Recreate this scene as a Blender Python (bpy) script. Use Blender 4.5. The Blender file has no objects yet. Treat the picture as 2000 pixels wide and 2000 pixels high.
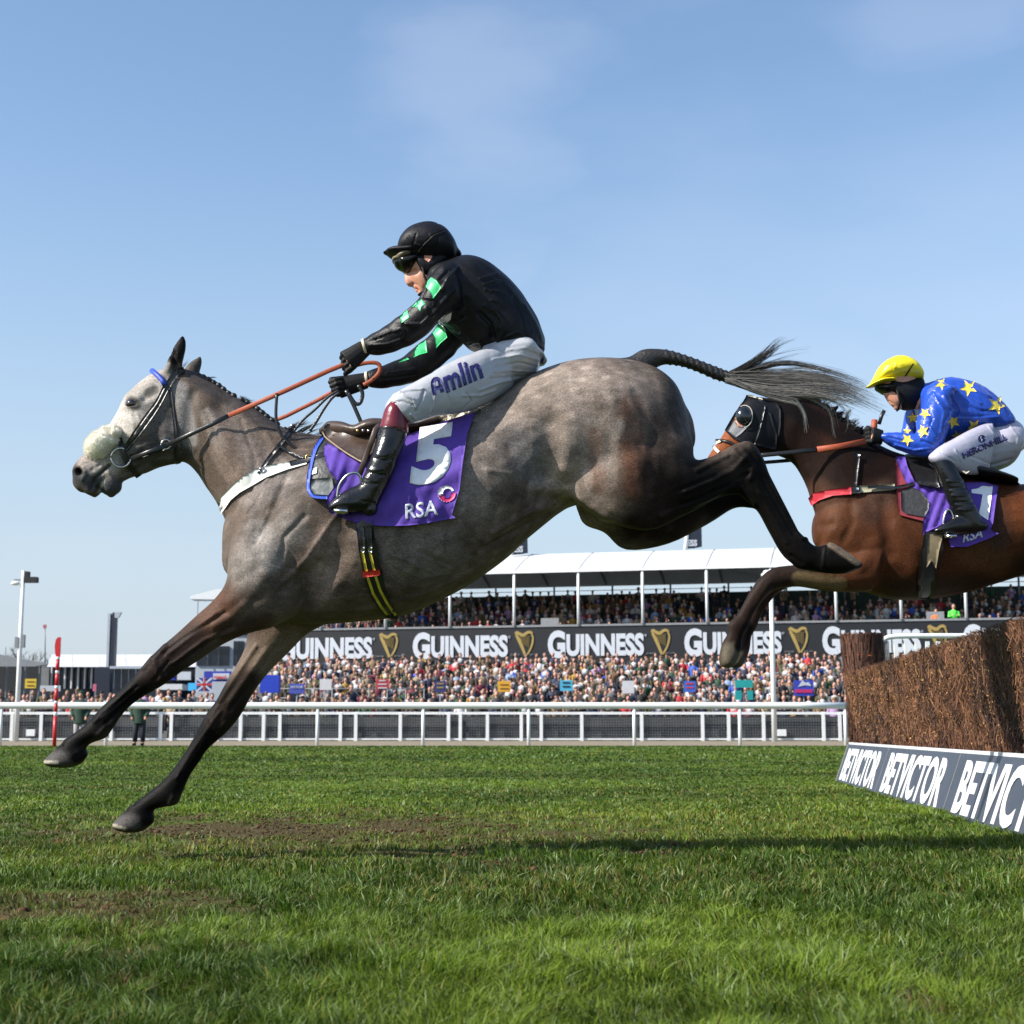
import bpy, bmesh, math, random
import numpy as np
from mathutils import Vector, Matrix
from mathutils.bvhtree import BVHTree
from mathutils.geometry import delaunay_2d_cdt

random.seed(7); rng = np.random.default_rng(7)
SC = bpy.context.scene
COL = SC.collection
R = math.radians

# ------------------------------------------------------------------ camera
FPX = 3000.0                      # focal length in photo pixels (2000 px wide)
HZN = 1427.0                      # photo row of the horizon
PITCH = math.atan((HZN - 1000) / FPX)
CAMZ = 0.5
cam_d = bpy.data.cameras.new("camera"); cam = bpy.data.objects.new("camera", cam_d); COL.objects.link(cam)
cam_d.sensor_width = 36; cam_d.lens = 36 * FPX / 2000; cam_d.clip_end = 3000; cam_d.clip_start = 0.05
cam.location = (0, 0, CAMZ); cam.rotation_euler = (math.pi / 2 + PITCH, 0, 0)
cam_d.dof.use_dof = True; cam_d.dof.focus_distance = 6.0; cam_d.dof.aperture_fstop = 8.5
SC.camera = cam

# ------------------------------------------------------------------ world and sun
SUN_EL, SUN_AZ = 37.0, 21.0        # sun stands to the left; az = degrees towards the camera side
sun_dir = Vector((-math.cos(R(SUN_EL)) * math.cos(R(SUN_AZ)), -math.cos(R(SUN_EL)) * math.sin(R(SUN_AZ)), math.sin(R(SUN_EL))))
W = bpy.data.worlds.new("World"); SC.world = W; W.use_nodes = True
nt = W.node_tree; nt.nodes.clear()
out = nt.nodes.new('ShaderNodeOutputWorld'); bg = nt.nodes.new('ShaderNodeBackground')
sky = nt.nodes.new('ShaderNodeTexSky'); sky.sky_type = 'NISHITA'; sky.sun_disc = False
sky.sun_elevation = R(SUN_EL)
sky.sun_rotation = math.atan2(sun_dir.x, sun_dir.y)
sky.air_density = 1.15; sky.dust_density = 0.9; sky.ozone_density = 2.2; sky.altitude = 60
tc = nt.nodes.new('ShaderNodeTexCoord')
mp = nt.nodes.new('ShaderNodeMapping'); mp.inputs['Scale'].default_value = (1.6, 1.6, 4.2); mp.inputs['Location'].default_value = (0.35, 0.0, 0.55)
n1 = nt.nodes.new('ShaderNodeTexNoise'); n1.inputs['Scale'].default_value = 1.7; n1.inputs['Detail'].default_value = 6; n1.inputs['Roughness'].default_value = 0.52
cr = nt.nodes.new('ShaderNodeMapRange'); cr.inputs['From Min'].default_value = 0.46; cr.inputs['From Max'].default_value = 0.80
cr.inputs['To Max'].default_value = 0.14
mx = nt.nodes.new('ShaderNodeMix'); mx.data_type = 'RGBA'; mx.inputs[7].default_value = (5.2, 5.2, 6.0, 1)
L = nt.links.new
sx = nt.nodes.new('ShaderNodeSeparateXYZ'); L(tc.outputs['Generated'], sx.inputs[0])
hr = nt.nodes.new('ShaderNodeMapRange'); hr.inputs['From Min'].default_value = -.02; hr.inputs['From Max'].default_value = .41; hr.inputs['To Min'].default_value = .84; hr.inputs['To Max'].default_value = 0; hr.interpolation_type = 'SMOOTHSTEP'
hm = nt.nodes.new('ShaderNodeMix'); hm.data_type = 'RGBA'; hm.inputs[7].default_value = (2.85, 3.3, 3.95, 1)   # pale haze near the horizon
L(sx.outputs['Z'], hr.inputs['Value']); L(hr.outputs[0], hm.inputs[0]); L(sky.outputs[0], hm.inputs[6])
L(tc.outputs['Generated'], mp.inputs['Vector']); L(mp.outputs[0], n1.inputs['Vector']); L(n1.outputs['Fac'], cr.inputs['Value'])
def cloud(vec, c0, amt):
    v = Vector(vec).normalized(); d = nt.nodes.new('ShaderNodeVectorMath'); d.operation = 'DISTANCE'; nz = nt.nodes.new('ShaderNodeVectorMath'); nz.operation = 'NORMALIZE'
    sc_ = nt.nodes.new('ShaderNodeVectorMath'); sc_.operation = 'MULTIPLY_ADD'; sc_.inputs[1].default_value = (.42, .42, .42); L(n1.outputs['Color'], sc_.inputs[0]); L(tc.outputs['Generated'], nz.inputs[0]); L(nz.outputs[0], sc_.inputs[2])
    L(sc_.outputs[0], d.inputs[0]); d.inputs[1].default_value = v + Vector((.21, .21, .21)); m = nt.nodes.new('ShaderNodeMapRange'); m.interpolation_type = 'SMOOTHSTEP'
    m.inputs['From Min'].default_value = c0; m.inputs['From Max'].default_value = .02; m.inputs['To Max'].default_value = amt; L(d.outputs['Value'], m.inputs['Value']); return m
cA = cloud((-.028, .909, .416), .11, .15); cB = cloud((.27, .87, .43), .11, .12); cC = cloud((.19, .95, .27), .13, .07)
ad = nt.nodes.new('ShaderNodeMath'); ad.operation = 'MAXIMUM'; L(cA.outputs[0], ad.inputs[0]); L(cB.outputs[0], ad.inputs[1]); ae = nt.nodes.new('ShaderNodeMath'); ae.operation = 'MAXIMUM'; L(ad.outputs[0], ae.inputs[0]); L(cC.outputs[0], ae.inputs[1])
af = nt.nodes.new('ShaderNodeMath'); af.operation = 'MAXIMUM'; L(ae.outputs[0], af.inputs[0]); L(cr.outputs[0], af.inputs[1])
L(af.outputs[0], mx.inputs[0]); L(hm.outputs[2], mx.inputs[6]); hs = nt.nodes.new('ShaderNodeHueSaturation'); hs.inputs['Saturation'].default_value = 1.04; L(mx.outputs[2], hs.inputs['Color']); L(hs.outputs[0], bg.inputs[0]); L(bg.outputs[0], out.inputs[0])
bg.inputs[1].default_value = 0.118
sl = bpy.data.lights.new("sun", 'SUN'); so = bpy.data.objects.new("sun", sl); COL.objects.link(so)
sl.energy = 5.0; sl.angle = R(0.5); sl.color = (1.0, 0.945, 0.86)
so.rotation_euler = sun_dir.to_track_quat('Z', 'Y').to_euler()
SC.view_settings.view_transform = 'Standard'; SC.view_settings.look = 'None'
SC.view_settings.exposure = 0.75; SC.view_settings.gamma = 1.0

# ------------------------------------------------------------------ helpers
_cp, _sp = math.cos(PITCH), math.sin(PITCH)
def P(px, py, Y):
    """world point whose direction from the camera is that photo pixel, at depth Y"""
    dx = (px - 1000) / FPX; dy = (1000 - py) / FPX
    t = Y / (_cp - dy * _sp)
    return Vector((dx * t, Y, CAMZ + (_sp + dy * _cp) * t))
def Pn(px, py, Y):
    dx = (px - 1000) / FPX; dy = (1000 - py) / FPX
    t = Y / (_cp - dy * _sp)
    return np.stack([dx * t, Y + 0 * dx, CAMZ + (_sp + dy * _cp) * t], -1)
def proj(v):
    """world array -> photo pixels"""
    x = v[:, 0]; y = v[:, 1]; z = v[:, 2] - CAMZ
    d = y * _cp + z * _sp; u = -y * _sp + z * _cp
    return np.stack([1000 + FPX * x / d, 1000 - FPX * u / d], -1)

def tag(o, label=None, cat=None, group=None, kind=None):
    if label: o['label'] = label
    if cat: o['category'] = cat
    if group: o['group'] = group
    if kind: o['kind'] = kind
    return o
def empty(name, loc, label=None, cat=None, group=None):
    o = bpy.data.objects.new(name, None); COL.objects.link(o); o.location = loc; o.empty_display_size = .1
    return tag(o, label, cat, group)
def wt(o):
    t = o.location.copy()
    if o.parent: t += wt(o.parent) + o.matrix_parent_inverse.translation
    return t
def link(name, me, m=None, parent=None):
    o = bpy.data.objects.new(name, me); COL.objects.link(o)
    if m is not None:
        for mm in (m if isinstance(m, (list, tuple)) else [m]): me.materials.append(mm)
    if parent is not None:
        o.parent = parent; o.matrix_parent_inverse = Matrix.Translation(-wt(parent))
    return o
def obj(name, bm, m=None, parent=None, smooth=False):
    me = bpy.data.meshes.new(name); bm.to_mesh(me); bm.free()
    if smooth: me.shade_smooth()
    return link(name, me, m, parent)
def meshnp(name, v, f, m=None, parent=None, smooth=False, cols=None, quads=None):
    me = bpy.data.meshes.new(name); v = np.asarray(v, np.float32); f = np.asarray(f, np.int32)
    k = f.shape[1]
    me.vertices.add(len(v)); me.vertices.foreach_set('co', v.ravel())
    me.loops.add(f.size); me.loops.foreach_set('vertex_index', f.ravel())
    me.polygons.add(len(f)); me.polygons.foreach_set('loop_start', np.arange(0, f.size, k, dtype=np.int32))
    me.update(calc_edges=True); me.validate()
    if cols is not None: setcol(me, cols)
    if smooth: me.shade_smooth()
    return link(name, me, m, parent)
def setcol(me, cols):
    a = me.attributes.get('Col') or me.attributes.new('Col', 'FLOAT_COLOR', 'POINT')
    c = np.ones((len(me.vertices), 4), np.float32); c[:, :3] = cols
    a.data.foreach_set('color', c.ravel())

# ---- materials
def mat(name, color=(.5, .5, .5), rough=.6, var=.15, scale=20, bump=0., bscale=60, metal=0., spec=.5, attr=False, coat=0., sheen=0., transl=0., stretch=None, fleck=0.):
    m = bpy.data.materials.new(name); m.use_nodes = True; t = m.node_tree; b = t.nodes['Principled BSDF']; Lk = t.links.new
    b.inputs['Roughness'].default_value = rough; b.inputs['Metallic'].default_value = metal
    b.inputs['Specular IOR Level'].default_value = spec
    if coat: b.inputs['Coat Weight'].default_value = coat; b.inputs['Coat Roughness'].default_value = .15
    if sheen: b.inputs['Sheen Weight'].default_value = sheen; b.inputs['Sheen Roughness'].default_value = .4
    co = t.nodes.new('ShaderNodeTexCoord'); vec = co.outputs['Object']
    if stretch:
        mp = t.nodes.new('ShaderNodeMapping'); mp.inputs['Scale'].default_value = stretch; Lk(vec, mp.inputs['Vector']); vec = mp.outputs[0]
    n = t.nodes.new('ShaderNodeTexNoise'); n.inputs['Scale'].default_value = scale; n.inputs['Detail'].default_value = 5; n.inputs['Roughness'].default_value = .6
    Lk(vec, n.inputs['Vector'])
    mr = t.nodes.new('ShaderNodeMapRange'); mr.inputs['From Min'].default_value = .25; mr.inputs['From Max'].default_value = .75
    mr.inputs['To Min'].default_value = 1 - var; mr.inputs['To Max'].default_value = 1 + var; Lk(n.outputs['Fac'], mr.inputs['Value'])
    mul = t.nodes.new('ShaderNodeVectorMath'); mul.operation = 'SCALE'; Lk(mr.outputs[0], mul.inputs['Scale'])
    if fleck:
        n3 = t.nodes.new('ShaderNodeTexNoise'); n3.inputs['Scale'].default_value = scale * 2.1; n3.inputs['Detail'].default_value = 2; Lk(vec, n3.inputs['Vector'])
        m3 = t.nodes.new('ShaderNodeMapRange'); m3.inputs['From Min'].default_value = .40; m3.inputs['From Max'].default_value = .62; m3.inputs['To Min'].default_value = 1 - fleck; m3.inputs['To Max'].default_value = 1 + fleck; Lk(n3.outputs['Fac'], m3.inputs['Value'])
        mm = t.nodes.new('ShaderNodeMath'); mm.operation = 'MULTIPLY'; Lk(mr.outputs[0], mm.inputs[0]); Lk(m3.outputs[0], mm.inputs[1]); Lk(mm.outputs[0], mul.inputs['Scale'])
    if attr:
        a = t.nodes.new('ShaderNodeAttribute'); a.attribute_name = 'Col'; Lk(a.outputs['Color'], mul.inputs[0])
    else: mul.inputs[0].default_value = color[:3]
    Lk(mul.outputs[0], b.inputs['Base Color'])
    if bump:
        n2 = t.nodes.new('ShaderNodeTexNoise'); n2.inputs['Scale'].default_value = bscale; n2.inputs['Detail'].default_value = 4; Lk(vec, n2.inputs['Vector'])
        bp = t.nodes.new('ShaderNodeBump'); bp.inputs['Strength'].default_value = 1.0; bp.inputs['Distance'].default_value = bump
        Lk(n2.outputs['Fac'], bp.inputs['Height']); Lk(bp.outputs[0], b.inputs['Normal'])
    if transl:
        b.inputs['Subsurface Weight'].default_value = 0
        tr = t.nodes.new('ShaderNodeBsdfTranslucent'); Lk(mul.outputs[0], tr.inputs['Color'])
        ms = t.nodes.new('ShaderNodeMixShader'); ms.inputs[0].default_value = transl
        Lk(b.outputs[0], ms.inputs[1]); Lk(tr.outputs[0], ms.inputs[2]); Lk(ms.outputs[0], t.nodes['Material Output'].inputs[0])
    return m

# ---- lofts: sections (ax,ay,bx,by,halfwidth,yoff) in photo pixels at depth Y0+yoff
def cr_interp(A, sub):
    A = np.asarray(A, float); n = len(A); E = np.vstack([2 * A[0] - A[1], A, 2 * A[-1] - A[-2]]); out = []
    for i in range(n - 1):
        p0, p1, p2, p3 = E[i:i + 4]
        for t in np.arange(sub) / sub:
            out.append(.5 * (2 * p1 + (p2 - p0) * t + (2 * p0 - 5 * p1 + 4 * p2 - p3) * t * t + (3 * p1 - p0 - 3 * p2 + p3) * t ** 3))
    out.append(A[-1]); return np.array(out)
def loft(bm, secs, Y0, sub=5, n=20, pw=1.0, yo=None, round_ends=True):
    S = [list(s) + [0.0] * (6 - len(s)) for s in secs]
    if yo is not None:
        for s in S: s[5] += yo
    A = cr_interp(S, sub); A[:, 4] = np.maximum(A[:, 4], .002)
    rings = []; th = np.arange(n) * 2 * math.pi / n
    ct = np.sign(np.cos(th)) * np.abs(np.cos(th)) ** pw; st = np.sign(np.sin(th)) * np.abs(np.sin(th)) ** pw
    V = []
    for s in A:
        Y = Y0 + s[5]; a = np.array(P(s[0], s[1], Y)); b = np.array(P(s[2], s[3], Y)); c = (a + b) / 2; h = (a - b) / 2
        V.append(c + ct[:, None] * h + st[:, None] * np.array([0, s[4], 0]))
    if round_ends:   # small domes
        def dome(r, r2):
            c = r.mean(0); d = (c - r2.mean(0)); ln = np.linalg.norm(d) + 1e-9; rad = min(np.linalg.norm(r - c, axis=1).mean(), .05)
            return [c + (r - c) * .8 + d / ln * rad * .35, c + (r - c) * .4 + d / ln * rad * .55]
        e = dome(V[-1], V[-2]); s0 = dome(V[0], V[1]); V = s0[::-1] + V + e
    m = len(V); vs = [[bm.verts.new(p) for p in r] for r in V]
    fs = []
    for i in range(m - 1):
        for j in range(n): fs.append(bm.faces.new((vs[i][j], vs[i][(j + 1) % n], vs[i + 1][(j + 1) % n], vs[i + 1][j])))
    for r, s in ((vs[0], -1), (vs[-1], 1)):
        c = bm.verts.new(sum((v.co for v in r), Vector()) / n)
        for j in range(n): fs.append(bm.faces.new((r[j], r[(j + 1) % n], c)))
    bmesh.ops.recalc_face_normals(bm, faces=fs)
def ball(bm, c, r, seg=16):
    g = bmesh.ops.create_uvsphere(bm, u_segments=seg, v_segments=seg * 2 // 3, radius=1)
    for v in g['verts']: v.co = Vector((v.co.x * r[0], v.co.y * r[1], v.co.z * r[2])) + Vector(c)
def balls(bm, px, py, Y, rpx, w, rpy=None):
    c = P(px, py, Y); k = Y / FPX; ball(bm, c, (rpx * k, w, (rpy or rpx) * k))
def tube(bm, pts, rad, n=8, flat=1.0, up=None, caps=True):
    """tube along 3-D points; rad number or list; flat scales the second axis"""
    pts = [Vector(p) for p in pts]; m = len(pts); rs = rad if hasattr(rad, '__len__') else [rad] * m
    prev = None; rings = []
    for i, p in enumerate(pts):
        d = (pts[min(i + 1, m - 1)] - pts[max(i - 1, 0)])
        if d.length < 1e-9: d = Vector((0, 0, 1))
        d.normalize()
        u = Vector(up) if up is not None else (prev if prev is not None else (Vector((0, 0, 1)) if abs(d.z) < .9 else Vector((1, 0, 0))))
        s = d.cross(u); 
        if s.length < 1e-6: s = d.cross(Vector((1, .3, .1)))
        s.normalize(); u = s.cross(d).normalized(); prev = u
        rings.append([bm.verts.new(p + s * math.cos(a) * rs[i] + u * math.sin(a) * rs[i] * flat) for a in (2 * math.pi * k / n for k in range(n))])
    fs = []
    for i in range(m - 1):
        for j in range(n): fs.append(bm.faces.new((rings[i][j], rings[i][(j + 1) % n], rings[i + 1][(j + 1) % n], rings[i + 1][j])))
    if caps: fs.append(bm.faces.new(rings[0][::-1])); fs.append(bm.faces.new(rings[-1]))
    bmesh.ops.recalc_face_normals(bm, faces=fs)
def box(bm, c, s, rz=0):
    g = bmesh.ops.create_cube(bm, size=1)
    M = Matrix.Translation(c) @ Matrix.Rotation(rz, 4, 'Z') @ Matrix.Diagonal((s[0], s[1], s[2], 1))
    bmesh.ops.transform(bm, matrix=M, verts=g['verts']); return g['verts']
def beam(bm, a, b, w, h):
    a = Vector(a); b = Vector(b); d = b - a; g = bmesh.ops.create_cube(bm, size=1)
    M = Matrix.Translation((a + b) / 2) @ d.to_track_quat('X', 'Z').to_matrix().to_4x4() @ Matrix.Diagonal((d.length, w, h, 1))
    bmesh.ops.transform(bm, matrix=M, verts=g['verts'])

def remesh(name, bm, vox, smooth=6, m=None, parent=None, fac=.5):
    me = bpy.data.meshes.new(name + '_tmp'); bm.to_mesh(me); bm.free()
    o = bpy.data.objects.new('tmp', me); COL.objects.link(o)
    md = o.modifiers.new('r', 'REMESH'); md.mode = 'VOXEL'; md.voxel_size = vox
    s = o.modifiers.new('s', 'SMOOTH'); s.iterations = smooth; s.factor = fac
    dg = bpy.context.evaluated_depsgraph_get(); dg.update(); ev = o.evaluated_get(dg)
    out = bpy.data.meshes.new_from_object(ev, depsgraph=dg); out.name = name
    bpy.data.objects.remove(o); bpy.data.meshes.remove(me)
    out.shade_smooth(); out.materials.clear()
    return link(name, out, m, parent)
def getv(me):
    v = np.empty(len(me.vertices) * 3, np.float32); me.vertices.foreach_get('co', v); return v.reshape(-1, 3).astype(float)
def getn(me):
    v = np.empty(len(me.vertices) * 3, np.float32); me.vertex_normals.foreach_get('vector', v); return v.reshape(-1, 3).astype(float)
def smooth_region(o, poly, r, it):
    me = o.data; v = getv(me); d = segdist(proj(v), poly) / r; w = np.clip((1 - d) * 1.6, 0, 1)[:, None] * .6
    e = np.empty(len(me.edges) * 2, np.int32); me.edges.foreach_get('vertices', e); e = e.reshape(-1, 2); cnt = np.bincount(e.ravel(), minlength=len(v))[:, None] + 1e-9
    for _ in range(it):
        s = np.stack([np.bincount(e[:, 0], v[e[:, 1], k], len(v)) + np.bincount(e[:, 1], v[e[:, 0], k], len(v)) for k in range(3)], -1) / cnt
        v = v + (s - v) * w
    me.vertices.foreach_set('co', v.astype(np.float32).ravel()); me.update()
def segdist(q, poly):
    poly = np.asarray(poly, float)
    if len(poly) == 1: return np.hypot(*(q - poly[0]).T)
    d = np.full(len(q), 1e9)
    for a, b in zip(poly[:-1], poly[1:]):
        ab = b - a; t = np.clip(((q - a) @ ab) / (ab @ ab + 1e-9), 0, 1); d = np.minimum(d, np.hypot(*(q - a - t[:, None] * ab).T))
    return d
def sculpt(o, strokes):
    """strokes: (polyline px, radius px, amount m, side) side n=near surface, b=both"""
    me = o.data; v = getv(me); q = proj(v); nn = getn(me); tot = np.zeros(len(v))
    for poly, r, amt, *side in strokes:
        s = side[0] if side else 'n'; d = segdist(q, poly) / r
        w = np.where(d < 1, (1 - d * d) ** 2, 0)
        if s == 'n': w = w * np.clip(-nn[:, 1] * 1.6 + .1, 0, 1)
        if s == 's': w = w * np.clip(np.abs(nn[:, 1]) * 1.6 - .05, 0, 1)
        tot += w * amt
    v += nn * tot[:, None]; me.vertices.foreach_set('co', v.astype(np.float32).ravel()); me.update()
def paint(o, base, strokes, mott=None):
    me = o.data; v = getv(me); q = proj(v); c = np.tile(np.array(base, float), (len(v), 1))
    for poly, r, color, al in strokes:
        d = segdist(q, poly) / r; w = np.clip((1 - d) * (1.35 if r > 20 else 2.2), 0, 1); w = (w * w * (3 - 2 * w) * al)[:, None]; c = c * (1 - w) + np.array(color) * w
    if mott is not None: c *= mott(v)[:, None]
    setcol(me, np.clip(c, 0, 1)); return c
def bvh(*objs):
    V = []; Fc = []
    for o in objs:
        b = len(V); V += [tuple(x.co) for x in o.data.vertices]; Fc += [tuple(i + b for i in p.vertices) for p in o.data.polygons]
    return BVHTree.FromPolygons(V, Fc)
CAMV = Vector((0, 0, CAMZ))
def hit(tree, px, py, default_Y):
    d = (P(px, py, 10) - CAMV).normalized(); h = tree.ray_cast(CAMV, d, 60)
    if h[0] is None or abs(h[0].y - default_Y) > .62: return None, d
    return h[0], d
def cdt(polys, step):
    """triangulated polygon(s) with interior grid -> verts2d, tris"""
    vs, es, base = [], [], 0; fcs = []
    for poly in polys:
        pts = []
        for a, b in zip(poly, poly[1:] + poly[:1]):
            n = max(1, int(math.hypot(b[0] - a[0], b[1] - a[1]) / step))
            pts += [(a[0] + (b[0] - a[0]) * i / n, a[1] + (b[1] - a[1]) * i / n) for i in range(n)]
        vs += pts; fcs.append(list(range(base, base + len(pts)))); base += len(pts)
    xs = [p[0] for p in vs]; ys = [p[1] for p in vs]; pl = polys[0]
    def inside(x, y):
        r = False; j = len(pl) - 1
        for i in range(len(pl)):
            if (pl[i][1] > y) != (pl[j][1] > y) and x < (pl[j][0] - pl[i][0]) * (y - pl[i][1]) / (pl[j][1] - pl[i][1] + 1e-12) + pl[i][0]: r = not r
            j = i
        return r
    bd = np.array(vs)
    x = min(xs) + step * .5
    while x < max(xs):
        y = min(ys) + step * .5
        while y < max(ys):
            if inside(x, y) and np.min(np.hypot(bd[:, 0] - x, bd[:, 1] - y)) > step * .5: vs.append((x, y))
            y += step
        x += step
    r = delaunay_2d_cdt([Vector(p) for p in vs], [], fcs, 1 if len(polys) == 1 else 4, 1e-5)
    return [(p.x, p.y) for p in r[0]], [tuple(f) for f in r[2]]
def smooth_hits(vs, tris, pts, it=3):
    return pts
def drape(name, polys, tree, Y0, off, thick, m, parent, step=6, tris=None, wr=None, smoothdepth=0, edge_follow=True):
    """lay a thin solid cut-out (photo-pixel outline) on the surface below it"""
    if tris is None: vs, ts = cdt(polys, step)
    else: vs, ts = tris
    t = []; dirs = []
    for x, y in vs:
        h, d = hit(tree, x, y, Y0); dirs.append(d); t.append((h - CAMV).length if h is not None else float('nan'))
    t = np.array(t); bad = np.isnan(t)
    if bad.all(): t[:] = Y0
    elif bad.any():
        q = np.array(vs); g = np.where(~bad)[0]
        for i in np.where(bad)[0]:
            j = g[np.argmin(np.hypot(*(q[g] - q[i]).T))]; t[i] = t[j]
    if smoothdepth:
        nb = [[] for _ in vs]
        for f in ts:
            for k in range(len(f)): nb[f[k]].append(f[k - 1]); nb[f[k - 1]].append(f[k])
        t0 = t.copy()
        for _ in range(smoothdepth):
            t = np.array([min(t0[i], .5 * t[i] + .5 * np.mean(t[nb[i]])) if nb[i] else t[i] for i in range(len(vs))])
    if wr is not None: t = t - np.array([wr(x, y) for x, y in vs])
    bm = bmesh.new(); top = [bm.verts.new(CAMV + dirs[i] * (t[i] - off)) for i in range(len(vs))]
    fs = []
    for f in ts:
        try: fs.append(bm.faces.new([top[i] for i in f]))
        except ValueError: pass
    for v in [v for v in bm.verts if not v.link_faces]: bm.verts.remove(v)
    bmesh.ops.recalc_face_normals(bm, faces=fs)
    bm.normal_update()
    if fs and sum(f.normal.dot(Vector((0, -1, 0))) for f in fs) < 0: bmesh.ops.reverse_faces(bm, faces=fs)
    # thickness: duplicate backwards
    geom = bmesh.ops.duplicate(bm, geom=list(bm.verts) + list(bm.edges) + list(bm.faces))
    vmap = geom['vert_map']; nf = [g for g in geom['geom'] if isinstance(g, bmesh.types.BMFace)]
    bmesh.ops.reverse_faces(bm, faces=nf)
    back = {g for g in geom['geom'] if isinstance(g, bmesh.types.BMVert)}
    for v in back: v.co += (v.co - CAMV).normalized() * thick
    orig = [e for e in bm.edges if len(e.link_faces) == 1 and e.verts[0] not in back]
    for e in orig:
        a, b = e.verts
        try: bm.faces.new((b, a, vmap[a], vmap[b]))
        except (ValueError, KeyError): pass
    return obj(name, bm, m, parent, smooth=True)
def strip_poly(pts, w):
    """px polyline -> px outline polygon of half-width w (number or list)"""
    pts = [Vector(p) for p in pts]; ws = w if hasattr(w, '__len__') else [w] * len(pts); l, r = [], []
    for i, p in enumerate(pts):
        d = (pts[min(i + 1, len(pts) - 1)] - pts[max(i - 1, 0)]).normalized(); n = Vector((-d.y, d.x))
        l.append(tuple(p + n * ws[i])); r.append(tuple(p - n * ws[i]))
    return l + r[::-1]
def font_tris(txt, bold=0., sx=1., space=1., maxlen=.12):
    """flat text as triangles in em units, origin at left of the baseline"""
    cu = bpy.data.curves.new('t', 'FONT'); cu.body = txt; cu.size = 1; cu.offset = bold; cu.space_character = space; cu.resolution_u = 4
    o = bpy.data.objects.new('t', cu); COL.objects.link(o)
    dg = bpy.context.evaluated_depsgraph_get(); dg.update()
    me = bpy.data.meshes.new_from_object(o.evaluated_get(dg), depsgraph=dg)
    bm = bmesh.new(); bm.from_mesh(me); bpy.data.objects.remove(o); bpy.data.curves.remove(cu); bpy.data.meshes.remove(me)
    bmesh.ops.remove_doubles(bm, verts=bm.verts, dist=1e-4)
    bmesh.ops.triangulate(bm, faces=bm.faces)
    for _ in range(6):
        es = [e for e in bm.edges if e.calc_length() > maxlen]
        if not es: break
        bmesh.ops.subdivide_edges(bm, edges=es, cuts=1); bmesh.ops.triangulate(bm, faces=bm.faces)
    bm.verts.index_update(); vs = [(v.co.x * sx, v.co.y) for v in bm.verts]; ts = [tuple(v.index for v in f.verts) for f in bm.faces]; bm.free()
    return vs, ts
def drape_text(name, txt, o, ex, ey, tree, Y0, off, m, parent, bold=0., space=1., wr=None, maxlen=.12, smoothdepth=0):
    """text laid on a surface; o = photo pixel of the baseline start, ex / ey = px vectors of one em along and up"""
    vs, ts = font_tris(txt, bold, 1, space, maxlen)
    vs = [(o[0] + x * ex[0] + y * ey[0], o[1] + x * ex[1] + y * ey[1]) for x, y in vs]
    return drape(name, None, tree, Y0, off, .0012, m, parent, tris=(vs, ts), wr=wr, smoothdepth=smoothdepth)
def flat_text(txt, bold=0., sx=1., space=1.):
    return font_tris(txt, bold, sx, space, 9)
def polymesh_solid(bm, vs3, ts, nrm, thick):
    """extrude triangles vs3 along nrm by thick into bm (front at +nrm)"""
    n = Vector(nrm).normalized() * thick; f = [bm.verts.new(Vector(v) + n) for v in vs3]; b = [bm.verts.new(Vector(v)) for v in vs3]
    ed = {}
    for t in ts:
        if len(set(t)) < 3: continue
        try: bm.faces.new([f[i] for i in t]); bm.faces.new([b[i] for i in t][::-1])
        except ValueError: continue
        for k in range(len(t)):
            e = (t[k], t[(k + 1) % len(t)])
            if (e[1], e[0]) in ed: ed.pop((e[1], e[0]))
            else: ed[e] = 1
    for a, c in ed:
        try: bm.faces.new((f[a], b[a], b[c], f[c]))
        except ValueError: pass
def pt3(tree, px, py, Y0, off=.004):
    h, d = hit(tree, px, py, Y0)
    return (h - d * off) if h is not None else P(px, py, Y0)
def noise3(v, s, seed=0):
    """cheap smooth noise from sums of sines"""
    r = np.random.default_rng(seed); t = np.zeros(len(v))
    for k in range(7):
        a = r.normal(size=3) * s; t += np.sin(v @ a + r.uniform(0, 6.28))
    return t / 7

def torus(bm, c, R0, r0, axis, sq=1.0, n=28, k=8, tilt=0):
    c = Vector(c); ax = Vector(axis).normalized(); u = ax.cross(Vector((0, 0, 1))).normalized(); w = ax.cross(u)
    pts = [c + u * math.cos(a) * R0 + w * math.sin(a) * R0 * sq for a in (2 * math.pi * i / n for i in range(n + 1))]
    tube(bm, pts, r0, k, up=ax)
GN = (150000, 330000)
# ================================================================== GROUND AND GRASS
M_soil = mat('turf_soil', rough=.95, var=.35, scale=6, bump=.01, bscale=30, attr=True, spec=.1)
def vnoise(x, y, s, seed=0):
    """value noise on a grid, bilinear"""
    r = np.random.default_rng(seed); T = r.random((256, 256)); x = x * s; y = y * s
    xi = np.floor(x).astype(int); yi = np.floor(y).astype(int); fx = x - xi; fy = y - yi; fx = fx * fx * (3 - 2 * fx); fy = fy * fy * (3 - 2 * fy)
    g = lambda a, b: T[a % 256, b % 256]
    return (g(xi, yi) * (1 - fx) + g(xi + 1, yi) * fx) * (1 - fy) + (g(xi, yi + 1) * (1 - fx) + g(xi + 1, yi + 1) * fx) * fy
def ground_h(x, y):
    f = np.clip((24 - y) / 20, 0, 1)
    return f * ((vnoise(x, y, .9, 1) - .5) * .05 + (vnoise(x, y, 3.1, 2) - .5) * .028 + (vnoise(x, y, 8, 3) - .5) * .014)
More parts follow.
